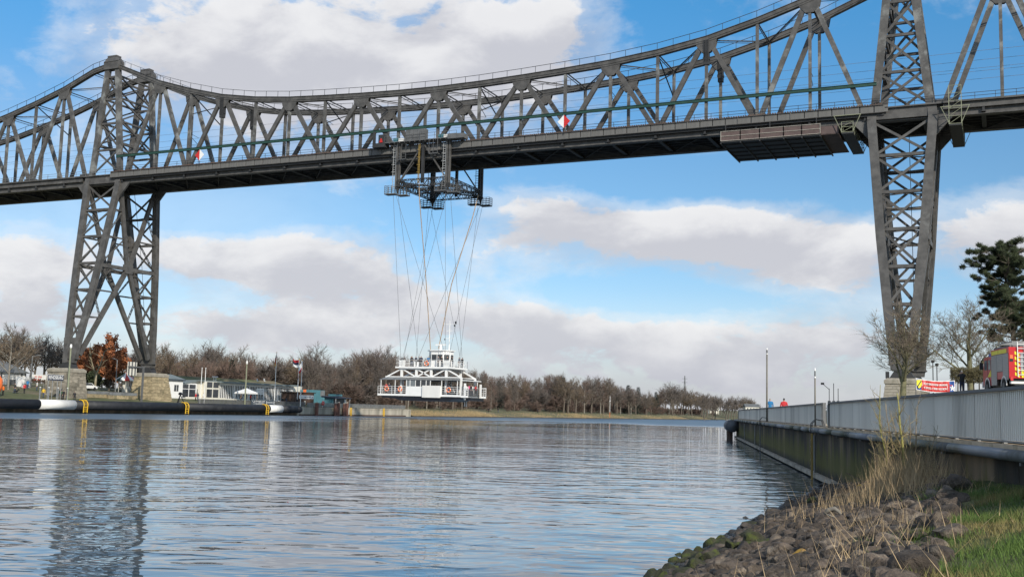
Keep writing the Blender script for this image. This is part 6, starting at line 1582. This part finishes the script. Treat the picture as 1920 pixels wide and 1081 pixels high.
for a, b_ in ((-26, 29.0), (31., 118.)):
    wmb_box(MB(), a, b_, -.34, -.16, 3.46, 3.525).build('top_rail', SLATEB, FF_); wmb_box(MB(), a, b_, -.29, -.20, 2.44, 2.475).build('bottom_rail', GALV, FF_)
    for s in (a, b_): wmb_box(MB(), s-.07, s+.07, -.32, -.18, 2.4, 3.53).build('end_post', GALV_D, FF_)
wmb_box(MB(), -1.1, -.75, -.30, -.12, 2.4, 3.50).build('wide_post', GALV, FF_)
# back railing of the promenade
e = empty('promenade_railing', tuple(wp(80, -3.3, 2.4)), 0, 'thin double railing behind the two seated people on the quay', 'railing')
rl = MB()
for z in (3.05, 3.5): rl.tube([wp(40, -3.3, z), wp(112, -3.3, z)], .03, 6)
rl.build('rail', GALV_D, e)
for s in np.arange(40, 113, 6): MB().tube([wp(s, -3.3, 2.4), wp(s, -3.3, 3.5)], .035, 6).build('post', GALV_D, e)
def quay_pole(px, yt, lab, r=.07):
    rat = (px-960)/FPX; D = 6.0/(rat-.167); p = atD(px, yt, D)
    e = empty('mooring_lamp', (p.x, p.y, 2.2), 0, lab, 'lamp post', 'lamp posts on the near quay')
    MB().tube([(p.x, p.y, 2.2), (p.x, p.y, p.z-.5)], [r, r*.85], 10).build('pole', BARK_G if False else YGREEN_P, e, True)
    MB().tube([(p.x, p.y, p.z-.5), (p.x, p.y, p.z-.42)], r*1.05, 10).build('collar', WHITE, e)
    MB().tube([(p.x, p.y, p.z-.42), (p.x, p.y, p.z-.15)], r*.8, 10).build('lamp_glass', GALV_D, e); MB().tube([(p.x, p.y, p.z-.15), (p.x, p.y, p.z-.05), (p.x, p.y, p.z)], [r*.9, r*.8, r*.3], 10).build('lamp_cap', WHITE, e)
YGREEN_P = M('olive_pole', (.17, .155, .125), .7, 0, .2, 1)
quay_pole(1438, 652, 'taller olive lamp pole on the near quay beside the blue jacketed person'); quay_pole(1528, 689, 'shorter lamp pole on the near quay right of the red jacketed person', .042)
p = atD(1563, 718, 105); e = empty('signal_mast', (p.x, p.y, 4.8), 0, 'signal mast of three thin rods with hanging panels behind the quay fence', 'signal mast')
for k, dx_ in enumerate((-.42, 0, .42)):
    MB().tube([(p.x+dx_, p.y, 4.5), (p.x+dx_, p.y, p.z-.5*abs(k-1))], .035, 6).build('rod', STEEL_D, e); MB().box(p.x+dx_-.13, p.x+dx_+.13, p.y-.05, p.y+.05, p.z-3.0, p.z-1.7).build('panel', GALV_D, e)
MB().beam((p.x-.42, p.y, p.z-.6), (p.x-1.0, p.y, p.z-.1), .05).box(p.x-1.2, p.x-.9, p.y-.1, p.y+.1, p.z-.15, p.z+.05).build('camera_arm', STEEL_D, e)
# two people sitting behind the fence on a bench
for px, D, top, hair, lab in ((1444, 92, 'blue', 'grey', 'seated person in blue jacket and grey cap seen from behind over the quay fence'), (1470, 80, 'red', 'black', 'seated person in red jacket seen from behind over the quay fence')):
    q = atD(px, 748, D); person((q.x, q.y, q.z-1.62), 14, 'stand', top, 'jeans', lab.replace('seated person', 'person'), hair, .96)

# ------------------------------------------------------------------ right hand trees
PRM_N = dict(max=4, trunk=.40, wander=.13, up=.10, n=[9, 6, 5, 4], ratio=[.72, .58, .55, .5], ang=(24, 58), taper=.45, rr=.55); PRM_N['from'] = [.30, .2, .2, .2]
def near_tree(px, py_top, D, seed, label, wide, prm=PRM_N):
    t = atD(px, py_top, D); g = land_s(t.x, t.y); H = t.z-g
    pr = tree_proto(seed, H, prm, 6, 1.5, .015, 55, BARK_G, TWIG_N, r0=.17)
    plant(pr, 'bare_tree', (t.x, t.y, g), H, 1., label, None, wide)
near_tree(1690, 566, 95, 101, 'leafless tree with mossy trunk standing in front of the right tower pier', 1.25)
near_tree(1818, 556, 92, 102, 'leafless tree between the red banner and the pine', 1.3)
def pine(px, py_top, D, seed, label):
    t = atD(px, py_top, D); g = land_s(t.x, t.y); H = t.z-g; rg = random.Random(seed); mb = MB(); V = []; F = []
    tr = [Vector((0, 0, -.2))]; d = Vector((.06, 0, 1))
    for k in range(8): d = (d+Vector((rg.uniform(-.12, .1), rg.uniform(-.1, .1), .1))).normalized(); tr.append(tr[-1]+d*H*.97/8)
    mb.tube(tr, [.3, .28, .26, .23, .2, .16, .12, .08, .04], 8)
    def tuft(c, R):
        for i in range(int(210*R)):
            v = Vector((rg.gauss(0, 1), rg.gauss(0, 1), rg.gauss(0, .55))); v = v*(R*.5*rg.random()**.35/max(.3, v.length)); b0 = c+v
            for k in range(3):
                dv = Vector((rg.uniform(-1, 1), rg.uniform(-1, 1), rg.uniform(-.4, 1.))).normalized()*rg.uniform(.18, .38); w = dv.orthogonal().normalized()*.024; o = len(V)
                V.extend([b0-w, b0+w, b0+dv]); F.append((o, o+1, o+2))
    for i in range(32):
        f = .34+.66*i/32; k = f*8; j = min(int(k), 7); q = tr[j].lerp(tr[j+1], k-j); a = i*2.4+rg.uniform(-.5, .5); L = H*.265*rg.uniform(.5, 1.08)*(1-.35*max(0, f-.75)/.25)
        d = Vector((math.cos(a), math.sin(a), rg.uniform(.0, .5))).normalized(); pts = [q]
        for m in range(4): d = (d+Vector((rg.uniform(-.2, .2), rg.uniform(-.2, .2), rg.uniform(-.05, .22)))).normalized(); pts.append(pts[-1]+d*L/4)
        mb.tube(pts, [.09, .07, .05, .035, .02], 5)
        for m in range(2, 5):
            for r_ in range(4):
                c = pts[m]+Vector((rg.gauss(0, .75), rg.gauss(0, .75), rg.gauss(0, .35))); mb.tube([pts[m-1], c], [.03, .015], 3, cap=False); tuft(c, rg.uniform(.35, .75))
    tuft(tr[-1], .9); tuft(tr[-2]+Vector((.4, 0, 0)), .9)
    e = empty('pine_tree', (t.x, t.y, g), 0, label, 'tree'); inst('trunk', mb.mesh('trunk', BARK, smooth=True), e); inst('crown', np_mesh('crown', np.array([tuple(v) for v in V]), np.array(F), NEEDLE), e)
pine(1903, 458, 100, 9, 'tall irregular dark pine behind the fire engine at the right edge')
# clipped hedge behind the photographer
p = atD(1826, 727, 86); g = land_s(p.x, p.y); rg = random.Random(8); V = []; F = []; mb = MB()
for i in range(9): x = -1.6+i*.4; mb.tube([(x, rg.uniform(-.2, .2), -.1), (x+rg.uniform(-.1, .1), 0, 1.2)], .05, 5)
for i in range(9000):
    v = Vector((rg.uniform(-1.7, 1.7), rg.uniform(-.6, .6), 1.0+rg.random()**.8*1.25)); o = len(V)
    if v.z > 2.05 and rg.random() < .5: continue
    dv = Vector((rg.uniform(-1, 1), rg.uniform(-1, 1), rg.uniform(-.6, 1))).normalized()*.14; w = dv.orthogonal().normalized()*.03; V += [v-w, v+w, v+dv]; F.append((o, o+1, o+2))
e = empty('hedge', (p.x, p.y, g), R_(5), 'clipped brownish hedge on short stems behind the photographing person', 'hedge'); inst('stems', mb.mesh('stems', BARK), e); inst('leaves', np_mesh('leaves', np.array([tuple(v) for v in V]), np.array(F), HEDGE), e)
p = atD(1803.5, 694, 80); person((p.x, p.y, p.z-1.76), 18, 'photo', 'black', 'navy', 'bald person in dark jacket photographing, seen from behind beside the red banner', 'grey', 1.0)
# thin lamp masts behind the banner
for px, yt, lab in ((1749, 678, 'thin lamp mast with a side wire, left of two behind the red banner'), (1756.5, 684, 'thin lamp mast with a round head, right of two behind the red banner')):
    t = atD(px, yt, 130); e = empty('lamp_post', (t.x, t.y, 4.9), 0, lab, 'lamp post', 'lamp masts behind the banner'); MB().tube([(t.x, t.y, 4.8), (t.x, t.y, t.z)], .06, 6).build('pole', STEEL_D, e); MB().tube([(t.x, t.y, t.z-.1), (t.x, t.y, t.z+.1), (t.x, t.y, t.z+.22)], [.16, .24, .1], 8).build('lamp_head', STEEL_D, e)
# banner
D = 76; a, b_ = atD(1717, 708, D), atD(1789.5, 710.5, D); zb_ = atD(1717, 730, D).z; d = (b_-a); L = Vector((d.x, d.y, 0)).length; ang2 = math.atan2(d.y, d.x)
e = empty('banner', (a.x, a.y, 2.6), ang2, 'red banner with blue ends, a yellow shield and two white lines, above the quay fence', 'banner'); hB = a.z-zb_
zt_ = a.z-2.6; z0 = zt_-hB
def bq_(x0, x1, f0, f1, y, m, name, n=10, parent=e):
    mb = MB(); V = []; F = []
    for i in range(n+1):
        x = x0+(x1-x0)*i/n
        for f in (f0, f1): V.append((x, y+.05*math.sin(x*4)+.03*math.sin(x*11+f*4), zt_-hB*f-.12*math.sin(math.pi*min(1, max(0, x/L)))*(1)-.25*x/L*.4))
    for i in range(n): F.append((2*i, 2*i+1, 2*i+3, 2*i+2))
    mb.add(V, F); return mb.build(name, m, parent, local=True)
bq_(0, L, 0, 1, 0, WHITE, 'cloth', 24); bq_(.05*hB, L-.05*hB, .06, .94, -.012, RED, 'red_field', 24); bq_(.06*hB, L*.15, .06, .94, -.02, M('banner_blue', (.02, .08, .30), .6), 'blue_end'); bq_(L*.87, L-.06*hB, .06, .94, -.02, bpy.data.materials['banner_blue'], 'blue_end')
sh = MB(); cx_ = L*.08; s_ = hB*.36
pts = [(-.75, 1), (.75, 1), (.75, -.1), (.5, -.65), (0, -1), (-.5, -.65), (-.75, -.1)]
sh.ext([(cx_+x*s_*.8, -.06, zt_-hB*.5-.02+z*s_) for x, z in pts], (0, .02, 0)); sh.build('shield', YEL_R, e, local=True)
MB().beam((cx_-.45*s_, -.07, zt_-hB*.5-.7*s_), (cx_+.5*s_, -.07, zt_-hB*.5+.75*s_), .12*s_*2, .01, (0, 1, 0)).build('shield_stripe', NAVY, e, local=True)
rg = random.Random(31)
for row, (fx0, fx1, f) in enumerate(((.2, .82, .34), (.18, .85, .68))):
    mb = MB(); n_ = 20; w = L*(fx1-fx0)/n_
    for i in range(n_):
        if (row == 0 and i == 12) or (row == 1 and i == 11): continue
        x = L*fx0+w*i; z = zt_-hB*f-.12*math.sin(math.pi*x/L)-.1*x/L; h = hB*.085; y = -.03+.05*math.sin(x*4)+.03*math.sin(x*11+f*4)
        mb.box(x+.1*w, x+.34*w, y-.02, y, z-h, z+h)
        for q in rg.sample((-.8, 0, .8), 2): mb.box(x+.34*w, x+.82*w, y-.02, y, z+q*h-h*.2, z+q*h+h*.2)
        if rg.random() < .6: mb.box(x+.62*w, x+.84*w, y-.02, y, z-h, z+h*rg.choice((0, 1)))
    mb.build('lettering', WHITE, e, local=True)
em = MB(); cx_ = L*.935
for k in range(5): a0 = math.pi*2*k/5+.3; em.beam((cx_, -.06, zt_-hB*.55-.2), (cx_+math.cos(a0)*hB*.2, -.06, zt_-hB*.55-.2+math.sin(a0)*hB*.24), hB*.09, .01, (0, 1, 0))
em.build('emblem', WHITE, e, local=True); MB().box(cx_-hB*.22, cx_+hB*.24, -.055, -.045, zt_-hB*.35-.2, zt_-hB*.28-.2).build('emblem_bar', RED, e, local=True)
for x in (0.02, L-.02): MB().tube([(x, .06, -.2), (x, .06, zt_+.1)], .03, 6).build('pole', GALV_D, e, local=True)

# ------------------------------------------------------------------ fire engine
g0 = atD(1893, 729, 74); FE2 = empty('fire_engine', (g0.x, g0.y, land_s(g0.x, g0.y)), R_(90+15), 'red fire engine with grey side shutters and yellow chevrons parked behind the quay fence', 'fire engine')
# local: x forward (0 at the back), y left (0 at the left side, negative right), z up
def fb(n, m, mb, lab=None):
    return mb.build(n, m, FE2, local=True, label=lab)
Wd = 2.45; LT = 6.9
zg = max(0, g0.z-FE2.location.z)
body = MB().box(0, 4.5, -Wd, 0, 1.0, 3.15); fb('body', REDF, body)
fb('chassis', BLACKH, MB().box(.2, LT-.2, -Wd+.25, -.25, .5, .98))
fb('roof_box', GALV_D, MB().box(.3, 4.3, -Wd+.15, -.15, 3.152, 3.3))
for y in (.004, -Wd-.014): fb('yellow_sign_band', YEL_R, MB().box(.55, 4.3, y, y+.01, 2.78, 3.06)); fb('band_divider', NAVY, MB().box(2.6, 2.64, y-.002, y+.014, 2.78, 3.06))
for y0 in (0.004, -Wd-.02):
    for a, b_, zlo in ((.12, 1.5, .92), (1.55, 2.95, 1.55), (3.0, 4.42, .62)):
        sm_ = MB(); nn = 12 if zlo > 1.2 else 16
        for i in range(nn):
            z0_ = zlo+(2.72-zlo)*i/nn; z1_ = zlo+(2.72-zlo)*(i+1)/nn; sm_.box(a, b_, y0, y0+.016, z0_+.006, z1_-.004)
        fb('shutter', ALU, sm_); fb('shutter_frame', BLACKH, MB().box(a-.04, b_+.04, y0-.003, y0+.004, zlo-.05, 2.76))
cabp = [(4.52, .62), (6.75, .62), (6.9, 1.0), (6.9, 1.75), (6.62, 2.62), (6.4, 2.72), (4.52, 2.72)]
fb('cab', REDF, MB().ext([(x, -Wd+.04, z) for x, z in cabp], (0, Wd-.08, 0)))
for y in (-.035, -Wd+.025):
    fb('cab_window', GLASS_L, MB().box(5.75, 6.45, y, y+.012, 1.78, 2.5)); fb('cab_window', GLASS_L, MB().box(4.75, 5.5, y, y+.012, 1.78, 2.5))
    fb('door_gap', BLACKH, MB().box(5.6, 5.63, y+.001, y+.008, .8, 2.6)); fb('door_gap', BLACKH, MB().box(4.6, 4.63, y+.001, y+.008, .8, 2.6))
    fb('door_stripe', YEL_R, MB().ext([(4.7, y, 1.25), (5.6, y, 1.25), (4.7, y, 1.75)], (0, .014, 0)))
fb('windscreen', GLASS, MB().ext([(6.93, -Wd+.2, 1.8), (6.93, -.2, 1.8), (6.68, -.2, 2.55), (6.68, -Wd+.2, 2.55)], (.012, 0, 0)))
fb('bumper', WHITE, MB().box(6.86, 7.1, -Wd, 0, .5, .95))
lb = MB().box(5.2, 5.9, -Wd+.2, -.2, 2.73, 2.98); fb('blue_light_bar', BLUEL, lb)
for y in (.15, -Wd-.15):
    m_ = MB().box(6.55, 6.7, y-.12, y+.12, 1.85, 2.35).beam((6.6, y, 2.5), (6.6, -.1 if y > 0 else -Wd+.1, 2.55), .05).beam((6.6, y, 2.35), (6.6, y, 2.55), .05); fb('mirror', BLACKH, m_)
for x in (1.25, 5.55):
    for y in (.05, -Wd+.25):
        w_ = fb('wheel', TYRE, MB().tube([(x, y-.3, .5), (x, y, .5)], .5, 20)); MB().tube([(x, y-.31, .5), (x, y+.01, .5)], .25, 14).build('rim', GALV_D, w_, local=True)
    for y in (.0, -Wd-.02):
        ar = MB(); rr_ = .62
        for k in range(8):
            a0, a1 = math.pi*k/8, math.pi*(k+1)/8
            ar.ext([(x+math.cos(a0)*rr_, y, .5+math.sin(a0)*rr_), (x+math.cos(a1)*rr_, y, .5+math.sin(a1)*rr_), (x+math.cos(a1)*(rr_+.1), y, .5+math.sin(a1)*(rr_+.1)), (x+math.cos(a0)*(rr_+.1), y, .5+math.sin(a0)*(rr_+.1))], (0, .035, 0))
        fb('wheel_arch', WHITE, ar)
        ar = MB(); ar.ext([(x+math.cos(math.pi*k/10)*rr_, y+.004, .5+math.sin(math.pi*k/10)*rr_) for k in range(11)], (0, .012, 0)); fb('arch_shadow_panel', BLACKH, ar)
# back
fb('rear_shutter', ALU, MB().box(-.012, -.002, -Wd+.7, -.75, 1.2, 2.7))
for k in range(5):
    z = 1.05+.36*k
    for y0, y1 in ((-.68, -.38), (-Wd+.34, -Wd+.64)):
        fb('yellow_chevron', YEL_R, MB().ext([(-.004, y0, z), (-.004, y1, z+.16), (-.004, y1, z+.38), (-.004, y0, z+.22)], (-.01, 0, 0)))
fb('yellow_panel', YEL_R, MB().box(-.03, -.014, -Wd+.72, -.8, 1.05, 1.6)); fb('yellow_panel', YEL_R, MB().ext([(-.03, -Wd+.75, 1.62), (-.03, -1.0, 1.62), (-.03, -1.4, 2.5), (-.03, -Wd+.75, 2.5)], (.012, 0, 0)))
ld = MB()
for y in (-1.0, -.55): ld.beam((-.08, y, 1.1), (-.08, y, 3.5), .05)
for z in np.arange(1.25, 3.5, .3): ld.beam((-.08, -1.0, z), (-.08, -.55, z), .04)
fb('rear_ladder', WHITE, ld)
rl2 = MB()
for y in (-Wd+.3, -.3): rl2.beam((.2, y, 3.55), (4.0, y, 3.55), .06)
for x in np.arange(.3, 4.0, .35): rl2.beam((x, -Wd+.3, 3.55), (x, -.3, 3.55), .04)
for x in (.3, 3.9):
    for y in (-Wd+.3, -.3): rl2.beam((x, y, 3.3), (x, y, 3.55), .05)
fb('roof_ladder', GALV, rl2)
fb('rear_bumper', WHITE_W, MB().box(-.25, .1, -Wd+.05, -.05, .62, .78)); fb('tow_bar', BLACKH, MB().box(-.2, .2, -Wd+.3, -.3, .5, .62))
for y in (-.16, -Wd+.16): fb('tail_light', ORANGE, MB().box(-.03, -.002, y-.09, y+.09, 2.35, 2.6)); fb('tail_light', RED, MB().box(-.03, -.002, y-.09, y+.09, .85, 1.1)); fb('lamp_housing', BLACKH, MB().box(-.025, -.002, y-.11, y+.11, 2.15, 2.33))

# ------------------------------------------------------------------ riprap
import mathutils.noise as mn
def ico(sub):
    import bmesh
    bm = bmesh.new(); bmesh.ops.create_icosphere(bm, subdivisions=sub, radius=1.); V = [v.co.copy() for v in bm.verts]; F = [tuple(v.index for v in f.verts) for f in bm.faces]; bm.free(); return V, F
IV, IF = ico(3); IV2, IF2 = ico(2)
def rock_mesh(seed, mat, V=IV, F=IF, smooth_=False):
    rg = random.Random(seed); planes = []
    for i in range(11):
        n = Vector((rg.gauss(0, 1), rg.gauss(0, 1), rg.gauss(0, 1))).normalized(); planes.append((n, rg.uniform(.52, .9)))
    sc = Vector((rg.uniform(.85, 1.25), rg.uniform(.75, 1.05), rg.uniform(.6, .85))); out = []
    for v in V:
        p = v.copy()
        for n, d in planes:
            k = p.dot(n)
            if k > d: p -= n*(k-d)*.97
        p *= 1+.10*mn.noise(v*1.7+Vector((seed*3.1, 0, 0)))+.05*mn.noise(v*4.3+Vector((0, seed*1.7, 0)))
        out.append((p.x*sc.x, p.y*sc.y, p.z*sc.z))
    me = np_mesh('boulder', np.array(out), np.array(F), mat); me.polygons.foreach_set('use_smooth', [smooth_]*len(F))
    return me
RK = [rock_mesh(i, ROCK) for i in range(9)]; RKM = [rock_mesh(20+i, ROCK_M) for i in range(4)]; RKY = [rock_mesh(40, ROCK_Y)]
rr_ = random.Random(12); pts = []; cell = {}
def wall_rel(X, Y): return (X-87.4)*(-WNX) + (Y+140.9)*(-WNY)
tries = 0
while tries < 60000:
    tries += 1
    Y = -158+rr_.random()**1.1*56; a = rr_.uniform(-.9, 4.75); 
    X = shore_s(Y)+a
    if wall_rel(X, Y) > -.35: continue
    if a > 3.4 and rr_.random() < .55: continue
    r = rr_.choice((rr_.uniform(.08, .14), rr_.uniform(.11, .19), rr_.uniform(.15, .26)))
    ok = True
    for i in range(int(X)-1, int(X)+2):
        for j in range(int(Y)-1, int(Y)+2):
            for (x2, y2, r2) in cell.get((i, j), ()):
                if (X-x2)**2+(Y-y2)**2 < ((r+r2)*.74)**2: ok = False; break
            if not ok: break
        if not ok: break
    if not ok: continue
    cell.setdefault((int(X), int(Y)), []).append((X, Y, r)); pts.append((X, Y, r, a))
def seen(X, Y, r):
    d = Vector((X, Y, bank_h(X, Y)))-CAM; z = d.dot(fw)
    if z < 2: return 0
    x = 960+FPX*d.dot(rt)/z; y = 540-FPX*d.dot(upv)/z
    return r/z if (1180 < x < 1960 and y < 1120) else 0
pts.sort(key=lambda q: -seen(q[0], q[1], q[2]))
SV = []; SF = []; o = 0; named = 0
for i, (X, Y, r, a) in enumerate(pts):
    z = bank_h(X, Y)+r*.16; moss_ = a < 1.25+.45*math.sin(Y*.7) and rr_.random() < .92
    rot = (rr_.uniform(-.5, .5), rr_.uniform(-.5, .5), rr_.uniform(0, 6.3)); sc = (r*1.12, r*1.12, r*1.1)
    if named < 300 and seen(X, Y, r) > 0:
        named += 1
        ob = inst('boulder', rr_.choice(RKM if moss_ else RK), None, (X, Y, z), rot, sc)
        size = 'large' if r > .2 else 'medium' if r > .14 else 'small'
        along = 'at the bottom picture edge' if Y < -147 else 'in the lower part of the stone bank' if Y < -140 else 'level with the driftwood' if Y < -133 else 'below the leafless shrub' if Y < -125 else 'near the foot of the quay'
        across = 'by the water' if a < 1.2 else 'halfway up' if a < 2.8 else 'close to the grass'
        T(ob, '%s %s boulder %s, %s' % (size, 'moss covered' if moss_ else 'bare basalt', along, across), 'boulder', 'mossy boulders at the waterline' if moss_ else 'basalt boulders of the near bank')
    else:
        M3 = Matrix.Rotation(rot[2], 3, 'Z') @ Matrix.Rotation(rot[1], 3, 'Y') @ Matrix.Rotation(rot[0], 3, 'X')
        src = RKM[0] if moss_ else RK[i % 9]; co = np.empty(len(src.vertices)*3, np.float32); src.vertices.foreach_get('co', co); co = co.reshape(-1, 3)*r*1.1
        co = co @ np.array(M3).T + np.array([X, Y, z]); SV.append(co); SF.append(np.array(IF)+o); o += len(co)
ob = inst('riprap', np_mesh('riprap', np.concatenate(SV), np.concatenate(SF), ROCK)); T(ob, 'remaining small stones of the near stone bank', 'stones', kind='stuff')
ob.data.polygons.foreach_set('use_smooth', [False]*len(ob.data.polygons))
# gravel of small broken stone between them
SV = []; SF = []; o = 0
base = np.array([tuple(v) for v in IV2])
for i in range(2600):
    Y = -158+rr_.random()**1.2*50; X = shore_s(Y)+rr_.uniform(-.5, 4.6)
    if wall_rel(X, Y) > -.2: continue
    s = rr_.uniform(.05, .13); v = base*np.array([s*rr_.uniform(.8, 1.3), s*rr_.uniform(.8, 1.2), s*rr_.uniform(.6, .9)])*(1+.2*np.random.RandomState(i).rand(len(base), 1)) + np.array([X, Y, bank_h(X, Y)+.03]); SV.append(v); SF.append(np.array(IF2)+o); o += len(v)
ob = inst('rubble', np_mesh('rubble', np.concatenate(SV), np.concatenate(SF), ROCK)); T(ob, 'broken stone between the boulders', 'stones', kind='stuff')
def on_bank(px, py):
    p = onZ(px, py, .6)
    for _ in range(12):
        p = onZ(px, py, bank_h(p.x, p.y))
    return p
for px, py, r, mesh, lab in ((1624, 918, .22, RKY[0], 'boulder with orange yellow lichen near the foot of the quay'), (1500, 1052, .17, RKY[0], 'boulder with orange lichen in the lower middle of the stone bank'),
                             (1755, 1055, .2, RK[1], 'large rounded dark boulder lying in the grass at the bottom right'), (1785, 1010, .22, RK[4], 'broad dark boulder at the grass edge above the bottom right one'), (1792, 922, .34, RK[2], 'big split boulder at the grass edge beside the shrub'), (1778, 968, .24, RK[6], 'boulder half covered by grass below the big split one')):
    p = on_bank(px, py); T(inst('boulder', mesh, None, (p.x, p.y, bank_h(p.x, p.y)+r*.25), (.2, .1, px), (r*1.2, r, r)), lab, 'boulder')
# pale driftwood piece
p = on_bank(1560, 990); db = MB().tube([(-.22, 0, 0), (-.1, .05, .12), (.08, .02, .17), (.2, -.03, .10), (.26, -.02, .02)], [.05, .075, .07, .05, .03], 8).tube([(-.2, 0, .02), (-.05, -.15, -.02), (.12, -.22, -.05)], [.03, .025, .015], 6)
ob = db.build('driftwood', BARK_P, None, True, (p.x, p.y, bank_h(p.x, p.y)+.25), local=True); ob.scale = (.62,)*3; T(ob, 'pale bent piece of driftwood lying on the boulders', 'driftwood')

# ------------------------------------------------------------------ grass, dry stalks, shrub
rs = np.random.RandomState(3)
def blades(n, Xf, hmin, hmax, w, mat, name, label, cat, lean=.45, seg=1, keep=None):
    V = np.zeros((n*3, 3), np.float32); cnt = 0
    for i in range(n):
        X, Y = Xf()
        if keep and not keep(X, Y): continue
        z = under(X, Y)-.01; h = rs.uniform(hmin, hmax)*(.6+.7*(.5+.5*math.sin(X*2.3+1.3*math.sin(Y*1.9)))); a = rs.uniform(0, 6.283); l = h*rs.uniform(.1, 1)*lean*2
        b_ = rs.uniform(0, 6.283); cx_, cy_ = math.cos(b_)*w*.5, math.sin(b_)*w*.5
        V[cnt*3] = (X-cx_, Y-cy_, z); V[cnt*3+1] = (X+cx_, Y+cy_, z); V[cnt*3+2] = (X+math.cos(a)*l, Y+math.sin(a)*l, z+h); cnt += 1
    V = V[:cnt*3]; ob = inst(name, np_mesh(name, V, np.arange(cnt*3).reshape(-1, 3), mat)); T(ob, label, cat, kind='stuff'); return ob
def verge():
    Y = -158+44*rs.rand()**1.6; edge = 4.55+.35*math.sin(Y*.9)+.25*math.sin(Y*2.3); a = edge+abs(rs.normal(0, 1))*2.2 if rs.rand() < .75 else edge+rs.uniform(-.5, 5)
    return shore_s(Y)+a, Y
blades(110000, verge, .07, .19, .012, GRASSB, 'grass', 'short green grass on the near verge', 'grass', keep=lambda X, Y: wall_rel(X, Y) < -.25)
def dryz():
    Y = -156+42*rs.rand(); a = rs.normal(4.0, .6) if rs.rand() < .8 else rs.uniform(2., 5.6)
    return shore_s(Y)+a, Y
def dry_keep(X, Y):
    return wall_rel(X, Y) < -.3 and (math.sin(X*1.7+Y*.9)+math.sin(Y*.55+2)+rs.normal(0, .7) > .1)
blades(2700, dryz, .15, .5, .011, DRYG, 'dry_stalks', 'dry straw stalks along the grass edge', 'dry grass', .55, keep=dry_keep)
sp_ = on_bank(1692, 925); SX, SY = sp_.x, sp_.y
def shr():
    r = abs(rs.normal(0, 1.15)); a = rs.uniform(0, 6.283); return SX+math.cos(a)*r*.8-.1, SY+math.sin(a)*r*1.6
blades(4300, shr, .25, .85, .011, DRYG, 'dry_stalks', 'tall dry stalks around the foot of the leafless shrub', 'dry grass', .3, keep=lambda X, Y: wall_rel(X, Y) < -.3)
rg = random.Random(6); mb = MB(); tw = MB(); mt = MB()
def stem(x, y, h, r, mbx, lean=(0, 0), nbr=9):
    p = Vector((x, y, bank_h(x, y)-.05)); d = Vector((lean[0], lean[1], 1)).normalized(); pts = [p.copy()]; n = 9
    for k in range(n): d = (d+Vector((rg.uniform(-.16, .16), rg.uniform(-.16, .16), .07))).normalized(); p = p+d*h/n; pts.append(p.copy())
    mbx.tube(pts, [r*(1-.8*i/n) for i in range(n+1)], 6)
    for b_ in range(nbr):
        k = 2+b_*(n-3)//max(1, nbr-1); q = pts[min(k, n)]; dd = rot_to(Vector((0, 0, 1)), R_(rg.uniform(25, 65)), rg.uniform(0, 6.3)); L = h*.26*rg.uniform(.5, 1.2)*(1.2-k/n*.6); bp_ = [q]
        for m in range(4): dd = (dd+Vector((rg.uniform(-.25, .25), rg.uniform(-.25, .25), .10))).normalized(); bp_.append(bp_[-1]+dd*L/4)
        tw.tube(bp_, [r*.32, r*.26, r*.2, r*.15, r*.07], 4)
        for m in range(5):
            q2 = bp_[1+m % 4]; d3 = rot_to(dd, R_(rg.uniform(20, 70)), rg.uniform(0, 6.3)); tw.tube([q2, q2+d3*L*.22, q2+d3*L*.34+Vector((0, 0, L*.07))], [r*.12, r*.09, r*.05], 3, cap=False)
shrub = empty('leafless_shrub', (SX, SY, bank_h(SX, SY)), 0, 'leafless shrub with yellow green stems growing from the stone bank before the fence', 'shrub')
for x, y, h, r, ln in ((0, 0, 2.35, .035, (.02, 0)), (-.28, .1, 2.6, .022, (-.05, 0)), (-.06, .2, 2.1, .02, (-.1, .05)), (.15, -.15, 1.8, .016, (.14, 0)), (.06, .25, 1.9, .018, (.06, 0)), (-.4, -.1, 1.5, .013, (-.18, 0)), (.32, .1, 1.3, .012, (.2, 0)), (-.2, -.3, 2.0, .016, (-.02, 0)), (.22, .3, 2.2, .015, (.03, 0)), (-.5, .3, 1.7, .014, (-.08, 0)), (.45, -.2, 1.5, .013, (.12, 0))):
    stem(SX+x, SY+y, h, r*1.4, mb if r > .021 else mt, ln, 14)
mb.build('green_stem', BARK_Y, shrub, True); mt.build('tan_stem', BARK_T, shrub, True); tw.build('twigs', M('shrub_twigs', (.26, .21, .10), .9, 0, .25, 5), shrub)
# a thorny runner bending down over the stones
q0, q1 = on_bank(1690, 930), on_bank(1570, 900)
run = MB(); A_, B_ = Vector((q0.x+.6, q0.y-1.2, q0.z+.15)), Vector((q1.x-.3, q1.y+.5, q1.z+.75)); pts = []
for i in range(12): t = i/11; pts.append(A_.lerp(B_, t)+Vector((0, 0, -.25*math.sin(math.pi*t))))
run.tube(pts, .011, 5); ob = run.build('bramble_runner', WOODD, None, True); T(ob, 'long bare bramble runner arching over the boulders left of the shrub', 'bramble')
